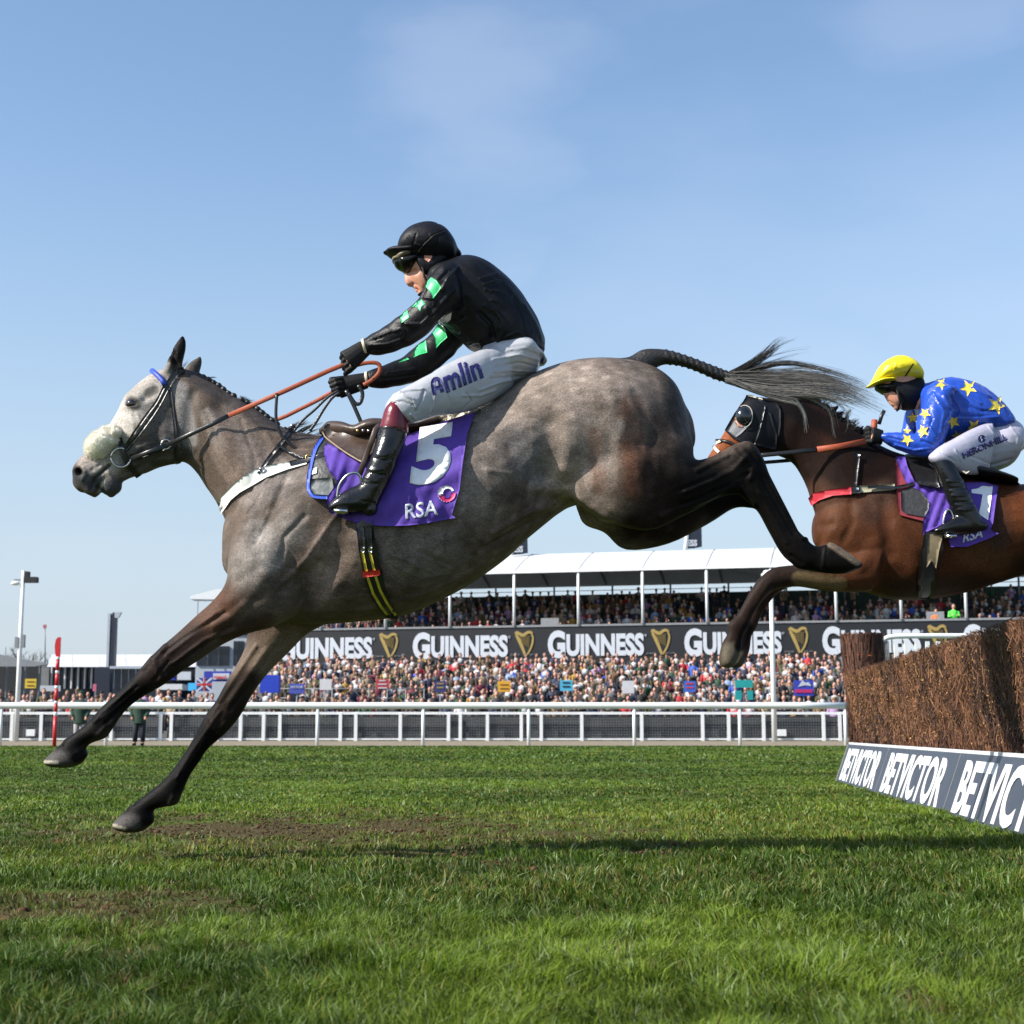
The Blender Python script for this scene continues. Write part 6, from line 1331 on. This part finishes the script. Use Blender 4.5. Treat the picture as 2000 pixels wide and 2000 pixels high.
for yy in (-.05, .05): loft(bm, [(1512,786,1530,776,.024,yy),(1530,776,1542,768,.022,yy*1.2),(1550,770,1556,762,.016,yy*1.3),(1568,762,1571,758,.006,yy*1.3)], Y2, 4, 12)
FL = [(1720,1050,1700,1156,.10),(1660,1080,1645,1157,.085),(1605,1095,1602,1153,.068),(1562,1102,1558,1146,.056),(1532,1105,1526,1149,.050),(1507,1110,1514,1153,.047),(1482,1130,1501,1161,.045),(1466,1153,1487,1177,.037),(1450,1182,1474,1196,.029),
      (1438,1203,1466,1213,.028),(1422,1217,1461,1227,.036),(1420,1238,1451,1244,.031),(1411,1254,1449,1262,.037),(1405,1276,1443,1284,.048),(1404,1292,1436,1298,.050)]
loft(bm, FL, Y2, 4, 18, yo=-.11)
loft(bm, [(a + 17 * min(1, i / 5), b + 3, c + 17 * min(1, i / 5), d - 1, w) for i, (a, b, c, d, w) in enumerate(FL)], Y2, 4, 18, yo=.10)
for yy in (-.12, .12):
    loft(bm, [(2300,940,2190,1110,.12),(2330,1010,2240,1150,.11),(2370,1060,2310,1160,.08),(2430,1090,2390,1150,.055),(2480,1100,2460,1150,.048),(2520,1140,2490,1180,.036),(2560,1210,2530,1230,.03),(2590,1260,2560,1280,.036),(2620,1290,2590,1310,.034),(2650,1310,2615,1345,.048),(2670,1325,2650,1350,.04)], Y2, 4, 16, yo=yy)
bay = remesh('horse', bm, .0095, 6, M_coat)
tag(bay, 'bay brown racehorse in a black hood with folded forelegs clearing the brush fence', 'horse')
sculpt(bay, [(h2(*p), r / 2.76 * 1.2, a * .5, s) for p, r, a, s in [
    (((860,1130),(940,1110),(930,1200),(860,1230)), 40, .010, 'n'), (((830,1180),(900,1170)), 26, -.010, 'n'), (((1000,1060),(1010,1160),(960,1260)), 26, -.012, 'n'), (((1060,1100),(1150,1240),(1060,1380)), 50, .018, 'n'),
    (((1180,1050),(1190,1200),(1220,1320)), 46, -.018, 'n'), (((1260,1180),(1330,1300),(1340,1420)), 50, .014, 'n'), (((760,880),(800,960)), 34, .008, 's'), (((700,700),(820,840),(900,960)), 60, -.008, 's'), (((700,620),(640,780)), 50, .008, 's'),
    (((600,620),(590,760)), 20, -.010, 's'), (((900,1300),(1040,1400)), 40, .010, 'n'), (((560,1480),(480,1620)), 14, .006, 'n'), (((590,1500),(500,1640)), 10, -.006, 'n'), (((700,1400),(900,1440)), 20, .008, 'n')]])
byb = (.066,.024,.011); bd = (.006,.005,.005)
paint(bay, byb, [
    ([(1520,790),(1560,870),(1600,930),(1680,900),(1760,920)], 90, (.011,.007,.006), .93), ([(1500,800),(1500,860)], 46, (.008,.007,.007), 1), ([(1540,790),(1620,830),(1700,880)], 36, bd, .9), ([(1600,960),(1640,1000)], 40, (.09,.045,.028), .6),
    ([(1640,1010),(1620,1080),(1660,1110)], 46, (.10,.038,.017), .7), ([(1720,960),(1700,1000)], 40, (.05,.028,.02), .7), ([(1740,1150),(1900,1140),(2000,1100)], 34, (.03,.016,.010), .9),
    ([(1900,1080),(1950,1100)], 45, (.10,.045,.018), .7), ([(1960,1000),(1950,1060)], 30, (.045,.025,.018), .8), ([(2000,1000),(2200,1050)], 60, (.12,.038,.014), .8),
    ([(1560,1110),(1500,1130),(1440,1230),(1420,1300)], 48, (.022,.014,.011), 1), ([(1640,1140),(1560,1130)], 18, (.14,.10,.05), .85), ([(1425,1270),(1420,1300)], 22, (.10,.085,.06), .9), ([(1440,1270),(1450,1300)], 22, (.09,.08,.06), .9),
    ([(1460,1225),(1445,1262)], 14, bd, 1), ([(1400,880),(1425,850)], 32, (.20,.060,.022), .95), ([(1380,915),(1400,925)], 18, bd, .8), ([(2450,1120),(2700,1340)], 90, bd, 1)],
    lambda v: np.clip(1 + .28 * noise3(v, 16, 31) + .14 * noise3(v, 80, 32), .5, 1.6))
T2 = bvh(bay)
# mane flying up: a thick ridge of hair with loose tips
bm = bmesh.new(); rm = random.Random(4)
for i in range(34):
    u = i / 33; A = cr_interp([(1545,778),(1575,786),(1605,802),(1636,824),(1668,846),(1704,868)], 12); x, y = A[int(u * (len(A) - 1))]; l = rm.uniform(.6, 1.3)
    tube(bm, [P(x - 3, y + 12, Y2 + rm.uniform(-.02, .02)), P(x + 3, y, Y2), P(x + 8 * l, y - 9 * l, Y2 + rm.uniform(-.02, .02)), P(x + 17 * l, y - 17 * l, Y2 + rm.uniform(-.03, .03))], [.030, .026, .014, .002], 7, flat=.5, up=(0, -1, 0))
mr_ = remesh('mane', bm, .006, 1, mat('black_mane', (.005,.0045,.0045), .6, .3, 60, .003, 120, spec=.15), bay)
strands('mane_tips', [([(x, y + 6), (x + 8, y - 8), (x + 24, y - 22 + random.uniform(-6, 6))], 100, 10, 6, .02, .0018, (.004,.016), tb) for x, y in ((1545,778),(1560,780),(1575,786),(1590,792),(1605,802),(1620,812),(1636,824),(1652,836),(1668,846),(1684,856),(1700,864))], M_hair, mr_, Y2, 6)
strands('forelock', [([(1540,778),(1560,768),(1590,760)], 140, 7, 6, .03, .0018, (.004,.010), tb), ([(1550,780),(1575,776),(1600,782)], 150, 8, 6, .03, .0018, (.004,.010), tb)], M_hair, bay, Y2, 7)
bm = bmesh.new(); loft(bm, [(2310,960,2330,990,.04),(2350,950,2360,980,.035),(2420,970,2420,995,.03),(2480,1010,2475,1030,.02)], Y2, 4, 12); tl = remesh('tail', bm, .008, 2, M_tail, bay)
strands('tail_hair', [([(2460,1010),(2520,1030),(2600,1080),(2660,1160)], 160, 8, 26, .04, .0014, (.005,.02), tb)], M_hair, tl, Y2)

# hood and bridle
M_hood = mat('hood_cloth', (.005,.006,.009), .6, .25, 40, .0012, 120, spec=.2)
M_bandw0 = mat('rim_grey', (.40,.39,.37), .6)
M_greyc = mat('grey_hood_cloth', (.10,.105,.12), .6, .2, 50, .001, 120)
br2 = empty('bridle', P(1470, 830, Y2), 'black racing hood with eye cups and bridle worn by the bay horse', 'bridle')
hd = drape('hood', [z5((630,338),(820,386),(905,400),(1010,420),(1060,520),(1060,700),(1030,900),(1000,1020),(900,1000),(760,962),(640,944),(520,905),(440,862),(356,772),(420,660),(480,558),(560,460))], T2, Y2, .010, .006, M_hood, br2, step=6, smoothdepth=6)
drape('nose_panel', [z5((480,570),(372,768),(500,862),(560,820),(640,740),(560,640))], T2, Y2, .014, .003, M_greyc, br2, step=5)
bm = bmesh.new(); c = pt3(T2, *z5((600, 600))[0], Y2, .012)
ball(bm, c, (.044, .035, .050), 20); cup = obj('eye_cup', bm, mat('cup_plastic', (.008,.010,.014), .18, .1, 10, coat=.5), br2, smooth=True)
bm = bmesh.new(); A = cr_interp([list(p) for p in z5((555,480),(600,462),(660,480),(700,540),(700,640),(660,715),(600,745))], 4); tube(bm, [pt3(T2, x, y, Y2, .022) for x, y in A], .0026, 6); obj('cup_rim', bm, M_bandw0, cup, smooth=True)
drape('eye_patch', [z5((478,610),(520,600),(570,690),(585,735),(520,730),(485,680))], T2, Y2, .018, .003, mat('bay_face', (.18,.06,.02), .5, .3, 60), br2, step=4)
M_bandw = mat('yellow_white_band', (.62,.58,.44), .7, .1, 40)
strap('browband', z5((625,345),(680,346),(760,370),(830,395)), 2.2, T2, Y2, M_bandw, br2, off=.018)
strap('cheek_strap', z5((860,460),(820,640),(770,820),(720,960)), 2.0, T2, Y2, M_blackl, br2, off=.018)
strap('throat_strap', z5((910,540),(960,700),(1000,830),(990,1000)), 2.0, T2, Y2, M_blackl, br2, off=.018)
strap('nose_strap', z5((240,900),(330,900),(440,930),(500,990)), 2.2, T2, Y2, M_blackl, br2, off=.014)
strap('bit_strap', z5((210,970),(240,1010),(280,1050)), 3.0, T2, Y2, M_bandw, br2, off=.014)
strap('bit_strap', z5((300,900),(240,930)), 3.0, T2, Y2, M_bandw, br2, off=.016)
rr = rein('rein', [P(1445, 893, Y2 - .09), P(1500, 888, Y2 - .14), P(1560, 882, Y2 - .15), P(1597, 878, Y2 - .15)], M_blackl, .012, br2)
rein('rein_grip', [P(1596, 878, Y2 - .15), P(1640, 872, Y2 - .14), P(1690, 862, Y2 - .13)], M_rein, .016, rr)
rein('rein', [P(1470, 905, Y2 + .09), P(1545, 899, Y2 + .12), P(1700, 866, Y2 + .12)], M_blackl, .010, br2)

# pad, cloth, saddle, girth
M_mar = mat('dark_red_felt', (.20,.02,.03), .7, .2, 50, .001, 120)
M_redw = mat('red_webbing', (.42,.015,.03), .6, .1, 50, .0008, 200)
pad2 = drape('saddle_pad', [h2((1238,815),(1300,812),(1420,960),(1460,1100),(1400,1152),(1385,1152),(1262,1120),(1247,1060))], T2, Y2, .012, .008, M_mar, None, step=7)
tag(pad2, 'dark red edged grey weight pad at the shoulder of the bay horse', 'saddle pad')
drape('grey_panel', [z4((565,790),(620,760),(700,740),(800,800),(880,900),(880,980),(840,1080),(620,1040),(570,1000))], T2, Y2, .018, .004, M_blackpad, pad2, step=6)
cl2 = drape('number_cloth', [z4((500,425),(520,405),(610,400),(640,520),(720,690),(1300,690),(1500,690),(1648,735),(1620,900),(1590,1140),(1560,1220),(1650,1260),(1560,1310),(1300,1410),(1120,1410),(1095,1340),(1100,1200),(1000,1180),(880,1230),(808,1280),(812,1110),(870,1000),(880,930),(800,800),(690,745),(620,690))],
    T2, Y2, .022, .004, M_purple, None, step=5, smoothdepth=10, wr=lambda x, y: .006 * math.sin(x * .33 + y * .12) * (1 if x < 1860 else .3) + .003 * math.sin(x * .1))
tag(cl2, 'purple number cloth bearing a white 1, folded at the front, on the bay horse', 'number cloth')
TC2 = bvh(cl2)
drape('number', [z4((1350,772),(1420,760),(1465,732),(1588,738),(1562,925),(1535,1115),(1430,1045),(1455,930),(1472,828),(1350,812))], TC2, Y2, .004, .0012, M_num, cl2, step=4)
drape_text('lettering', 'RSA', (1879, 1060), (23, -6.5), (4, -26), TC2, Y2, .004, M_sil, cl2, bold=.02)
sad2 = empty('racing_saddle', P(1800, 910, Y2), 'small black racing saddle with long rear pad on the bay horse', 'saddle')
bm = bmesh.new(); loft(bm, [(1760,890,1764,912,.08),(1775,888,1785,914,.14),(1810,896,1815,922,.19),(1850,908,1852,930,.21),(1890,914,1890,938,.22),(1935,926,1935,946,.21),(1968,938,1966,950,.18),(1976,944,1975,951,.12)], Y2, 4, 22); remesh('seat', bm, .009, 2, M_blackl, sad2)
TS2 = bvh(bay, cl2)
drape('flap', [z4((615,415),(740,430),(850,440),(940,520),(1000,760),(900,740),(780,720),(730,690),(690,590),(640,510))], TS2, Y2, .03, .010, M_blackl, sad2, step=6, smoothdepth=6)
drape('fleece', [z4((1230,560),(1330,570),(1290,600))], TS2, Y2, .05, .02, M_cream, sad2, step=4)
gir2 = drape('girth', [z4((830,1240),(1040,1230),(1035,1400),(1000,1560),(960,1700),(940,1850),(900,1990),(760,1990),(750,1800),(780,1500))], T2, Y2, .022, .010, M_blackl, None, step=7)
tag(gir2, 'black girth with a buff webbing strip under the bay horse', 'girth')
drape('webbing', [z4((880,1260),(1030,1285),(990,1450),(955,1650),(905,1560),(850,1640),(860,1420))], bvh(gir2), Y2, .004, .003, mat('buff_webbing', (.22,.17,.10), .7, .2, 40), gir2, step=5)
bg2 = empty('breast_girth', P(1620, 960, Y2), 'red breast girth with buff and black strap on the chest of the bay horse', 'harness')
drape('chest_band', [h2((768,1030),(800,1000),(900,980),(1002,968),(1002,1008),(900,1016),(830,1040),(785,1070))], T2, Y2, .012, .006, M_redw, bg2, step=6)
drape('strap', [h2((1040,962),(1235,952),(1236,985),(1042,1000))], T2, Y2, .012, .005, mat('buff_strap', (.34,.32,.22), .7, .15, 40), bg2, step=6)
drape('loop', [h2((1000,965),(1046,962),(1048,1002),(1002,1006))], T2, Y2, .018, .006, M_blackl, bg2, step=5)
strap('black_strap', h2((1090,970),(1170,968),(1240,972),(1340,950)), 3.0, T2, Y2, M_blackl, bg2, off=.03)
strap('neck_strap', h2((1018,985),(1028,900),(1040,800)), 2.8, T2, Y2, M_blackl, bg2, off=.016)
for x, y in ((1034, 977), (1220, 968), (1150, 966), (1040, 798)):
    p = h2((x, y))[0]; drape('buckle', [[(p[0]-2.5,p[1]-3),(p[0]+2.5,p[1]-3),(p[0]+2.5,p[1]+3),(p[0]-2.5,p[1]+3)]], T2, Y2, .026, .004, M_steel, bg2, step=3)

# rider
M_bsilk = mat('blue_silk', (.012,.06,.40), .34, .18, 26, .0014, 60, sheen=.1)
M_ystar = mat('yellow_star', (.72,.56,.07), .4, .1, 30)
M_yhelm = mat('yellow_helmet_silk', (.80,.66,.015), .38, .1, 30, .0016, 50)
M_breech2 = mat('pale_breeches', (.41,.40,.49), .27, .07, 30, .0012, 50)
TO2 = [(1808,750,1790,790,.10),(1845,738,1796,832,.145),(1880,741,1816,866,.165),(1915,754,1848,864,.17),(1945,776,1870,856,.165),(1967,802,1902,850,.155),(1978,822,1930,848,.145)]
SN2 = [(1866,758,1806,776,.08,-.13),(1860,798,1797,802,.076,-.16),(1853,838,1789,824,.069,-.18),(1840,870,1790,838,.062,-.19),(1820,890,1786,846,.058,-.18),(1800,893,1774,846,.054,-.17),(1770,884,1752,845,.048,-.15),(1742,872,1732,845,.041,-.13),(1722,860,1722,847,.034,-.12)]
SF2 = [(1830,770,1790,790,.07,.14),(1810,815,1768,805,.06,.17),(1800,850,1762,838,.055,.17),(1775,868,1752,850,.05,.15),(1735,868,1728,850,.04,.12)]
HP2 = [(1997,852,1988,884,.08),(1990,829,1977,906,.13),(1965,816,1950,919,.155),(1932,824,1925,925,.15)]
TN2 = [(1935,822,1925,926,.088,-.10),(1892,840,1895,928,.082,-.18),(1860,858,1870,921,.072,-.23),(1834,872,1852,913,.064,-.26),(1816,887,1842,909,.054,-.27)]
TF2 = [(a, b, c, d, w, -y) for a, b, c, d, w, y in TN2]
BT2 = [(1819,897,1862,905,.050,-.27),(1829,925,1873,925,.052,-.28),(1840,952,1886,948,.050,-.285),(1850,978,1899,976,.045,-.29),(1862,1002,1914,1005,.042,-.29),(1872,1022,1922,1026,.038,-.29)]
BF2 = [(1925,1020,1922,1036,.026,-.29),(1900,1005,1900,1043,.036,-.29),(1870,1006,1868,1046,.038,-.29),(1845,1020,1845,1044,.036,-.29),(1826,1032,1829,1042,.022,-.29)]
HD2 = [(1722,725,1790,725,.065),(1719,745,1796,745,.075),(1722,760,1793,762,.072),(1728,774,1785,775,.064),(1737,787,1774,785,.055),(1748,798,1764,793,.03)]
bm = bmesh.new()
for S in (TO2, SN2, SF2, HP2, TN2, TF2, BT2): loft(bm, shrink(S), Y2, 4, 16)
loft(bm, HD2, Y2, 5, 20); loft(bm, [(1765,790,1800,755,.055),(1790,800,1830,760,.08)], Y2, 3, 14)
loft(bm, [(1723,762,1730,764,.008),(1726,772,1734,774,.013),(1730,778,1737,779,.012)], Y2, 4, 10)
balls(bm, 1739, 786, Y2, 3, .02, 2); balls(bm, 1742, 790.5, Y2, 3, .018, 2); balls(bm, 1751, 797, Y2, 5, .024, 4)
hand(bm, (1722, 853), ((1697, 838), (1699, 862)), Y2 - .12, 1, .008); hand(bm, (1722, 857), ((1700, 842), (1704, 864)), Y2 + .10, -1, .008)
pers2 = remesh('person', bm, .006, 4, M_skin)
sculpt(pers2, [([(1733,782),(1744,788)], 1.6, -.004, 'b'), ([(1733,765),(1745,763)], 5, -.006, 's')])
tag(pers2, 'rider in blue silks with yellow stars and a yellow helmet on the bay horse', 'person')
bm = bmesh.new()
for S in (TO2, SN2, SF2): loft(bm, S, Y2, 5, 22)
balls(bm, 1832, 775, Y2 - .11, 30, .09)
jk2 = remesh('jacket', bm, .0065, 5, M_bsilk, pers2)
sculpt(jk2, [(h2(*p), r / 2.76, a * 1.8, s) for p, r, a, s in [(((1440,460),(1500,560),(1480,680)), 7, .004, 'n'), (((1520,420),(1600,470),(1700,520)), 8, .004, 'n'), (((1560,600),(1680,600),(1800,590)), 8, .004, 'n'), (((1400,500),(1440,600),(1400,700)), 6, -.004, 'n'), (((1280,760),(1360,790),(1440,770)), 6, -.004, 'n'), (((1620,660),(1740,640)), 8, -.004, 'n'), (((1700,420),(1800,500),(1850,580)), 8, -.003, 'n'), (((1500,480),(1540,560),(1500,640)), 12, .006, 'n'), (((1540,480),(1580,560),(1540,640)), 12, -.006, 'n'), (((1400,560),(1440,600)), 10, -.005, 'n'), (((1420,640),(1460,700)), 10, .006, 'n'),
    (((1240,740),(1340,770),(1420,760)), 8, .005, 'n'), (((1200,700),(1280,720)), 8, -.004, 'n'), (((1380,720),(1440,740)), 8, -.006, 'n'), (((1650,440),(1740,480)), 12, .004, 'n'), (((1600,520),(1700,560),(1800,560)), 12, -.004, 'n')]])
vv = getv(jk2.data); nn = getn(jk2.data); vv += nn * (noise3(vv * np.array([1, .6, 1]), 44, 48) * .0050 + noise3(vv, 95, 49) * .0030)[:, None]; jk2.data.vertices.foreach_set('co', vv.astype(np.float32).ravel()); jk2.data.update()
TJ2 = bvh(jk2)
for x, y, r_, ro in ((1486,412,38,10),(1632,434,50,25),(1786,528,54,5),(1550,618,42,30),(1664,642,42,15),(1572,694,32,40),(1398,572,34,20),(1332,596,34,50),(1302,712,38,15),(1300,668,26,60),(1386,668,40,35)):
    c = h2((x, y))[0]; r_ /= 2.76
    drape('star', [[(c[0] + (r_ if k % 2 == 0 else r_ * .42) * math.cos(R(ro + 36 * k)), c[1] + (r_ if k % 2 == 0 else r_ * .42) * math.sin(R(ro + 36 * k))) for k in range(10)]], TJ2, Y2, .003, .0015, M_ystar, jk2, step=4)
for w_, k_, yy, s in (((1724,853), ((1697,838),(1699,862)), -.12, 1), ((1724,857), ((1700,842),(1704,864)), .10, -1)):
    bm = bmesh.new(); hand(bm, w_, k_, Y2 + yy, s, .0108, 1.18); remesh('glove', bm, .0045, 2, M_glove, pers2)
bm = bmesh.new()
for S in (HP2, TN2, TF2): loft(bm, S, Y2, 5, 22)
br_2 = remesh('breeches', bm, .0065, 4, M_breech2, pers2)
sculpt(br_2, [(h2(*p), r / 2.76, a, 'n') for p, r, a in [(((1640,800),(1760,850),(1860,820)), 8, -.004), (((1560,770),(1600,840),(1580,880)), 7, .005), (((1740,640),(1780,700)), 8, .004), (((1840,620),(1900,700),(1890,780)), 8, .004), (((1700,880),(1840,840)), 8, .004), (((1480,780),(1560,830)), 7, -.005)]])
TB2 = bvh(br_2)
drape_text('lettering', 'HERONHILL', (1881.5, 896), (16.0, -7.0), (-5.6, -16.5), TB2, Y2, .007, M_navy, br_2, bold=.045, maxlen=.3, smoothdepth=10)
c = z4((1465, 210))[0]; drape('emblem', [[(c[0] + 7.6 * math.cos(R(a)), c[1] + 7.6 * math.sin(R(a))) for a in range(0, 360, 24)]], TB2, Y2, .0025, .0012, M_navy, br_2, step=4)
drape('emblem_swirl', [strip_poly([(c[0] - 1.5, c[1] - 5), (c[0] - 3, c[1] - 1), (c[0] - .5, c[1] + 1), (c[0] - 1, c[1] + 5)], .9)], TB2, Y2, .005, .001, M_breech2, br_2, step=3)
for s in (1, -1):
    bm = bmesh.new()
    for S in (BT2, BF2): loft(bm, [(a, b, c_, d, w, y * s) for a, b, c_, d, w, y in S], Y2, 5, 20)
    b = remesh('boot', bm, .006, 3, M_boot, pers2)
    if s > 0: sculpt(b, [([(1850 + i * 5, 940 + i * 14), (1890 + i * 4, 938 + i * 14)], 3.5, .004 * (-1) ** i, 'n') for i in range(5)])
    bm = bmesh.new(); A = cr_interp([list(p) for p in ((1846,1048),(1842,1020),(1850,996),(1860,1004),(1866,1040))], 4); tube(bm, [P(x, y, Y2 - .29 * s) for x, y in A], .006, 8); box(bm, P(1854, 1049, Y2 - .29 * s), (.05, .10, .012)); obj('stirrup_iron', bm, M_steel, sad2, smooth=True)
bm = bmesh.new(); loft(bm, [(1706,738,1709,753,.07),(1721,712,1725,750,.11),(1750,696,1752,746,.128),(1778,703,1780,744,.120),(1795,722,1796,744,.09),(1800,736,1799,744,.05)], Y2, 5, 24)
he2 = remesh('helmet', bm, .006, 2, M_yhelm, pers2)
sculpt(he2, [([(1730,712),(1760,720)], 4, .003, 'n'), ([(1745,735),(1775,728)], 4, -.003, 'n'), ([(1752,700),(1745,730)], 3, .003, 'n')])
bm = bmesh.new(); loft(bm, [(1694,754,1696,757,.03),(1702,748,1706,755,.07),(1717,743,1722,751,.098),(1735,742,1740,750,.105)], Y2, 5, 20); remesh('peak', bm, .0045, 1, M_yhelm, he2)
drape('strap', [strip_poly(h2((1336,304),(1310,345),(1280,392)), 1.3)], bvh(he2), Y2, .003, .004, M_glove, he2, step=4)
bm = bmesh.new(); loft(bm, [(1736,739,1744,778,.078),(1754,735,1758,797,.084),(1778,734,1772,802,.084),(1797,735,1792,797,.072)], Y2, 4, 20); remesh('hood', bm, .006, 3, M_hood, pers2)
bm = bmesh.new(); loft(bm, [(1713,753,1722,767,.052),(1722,751,1732,771,.076),(1740,750,1750,768,.084)], Y2, 4, 20); remesh('goggles', bm, .005, 2, M_lens, pers2)
bm = bmesh.new(); tube(bm, [P(1752, 762, Y2 - .085), P(1758, 785, Y2 - .08), P(1754, 800, Y2 - .05), P(1752, 802, Y2)], .006, 6); obj('chin_strap', bm, M_glove, he2, smooth=True)
wh = bmesh.new(); tube(wh, [P(1707, 846, Y2 - .12), P(1708, 820, Y2 - .12)], .016, 10); w_ = obj('whip', wh, M_rein, None, smooth=True); tag(w_, 'short orange handled whip held upright in the black glove of the blue rider', 'whip')
bm = bmesh.new(); tube(bm, [P(1717, 828, Y2 - .12), P(1722, 812, Y2 - .12), P(1727, 802, Y2 - .12)], .010, 8); obj('shaft', bm, M_blackl, w_, smooth=True)
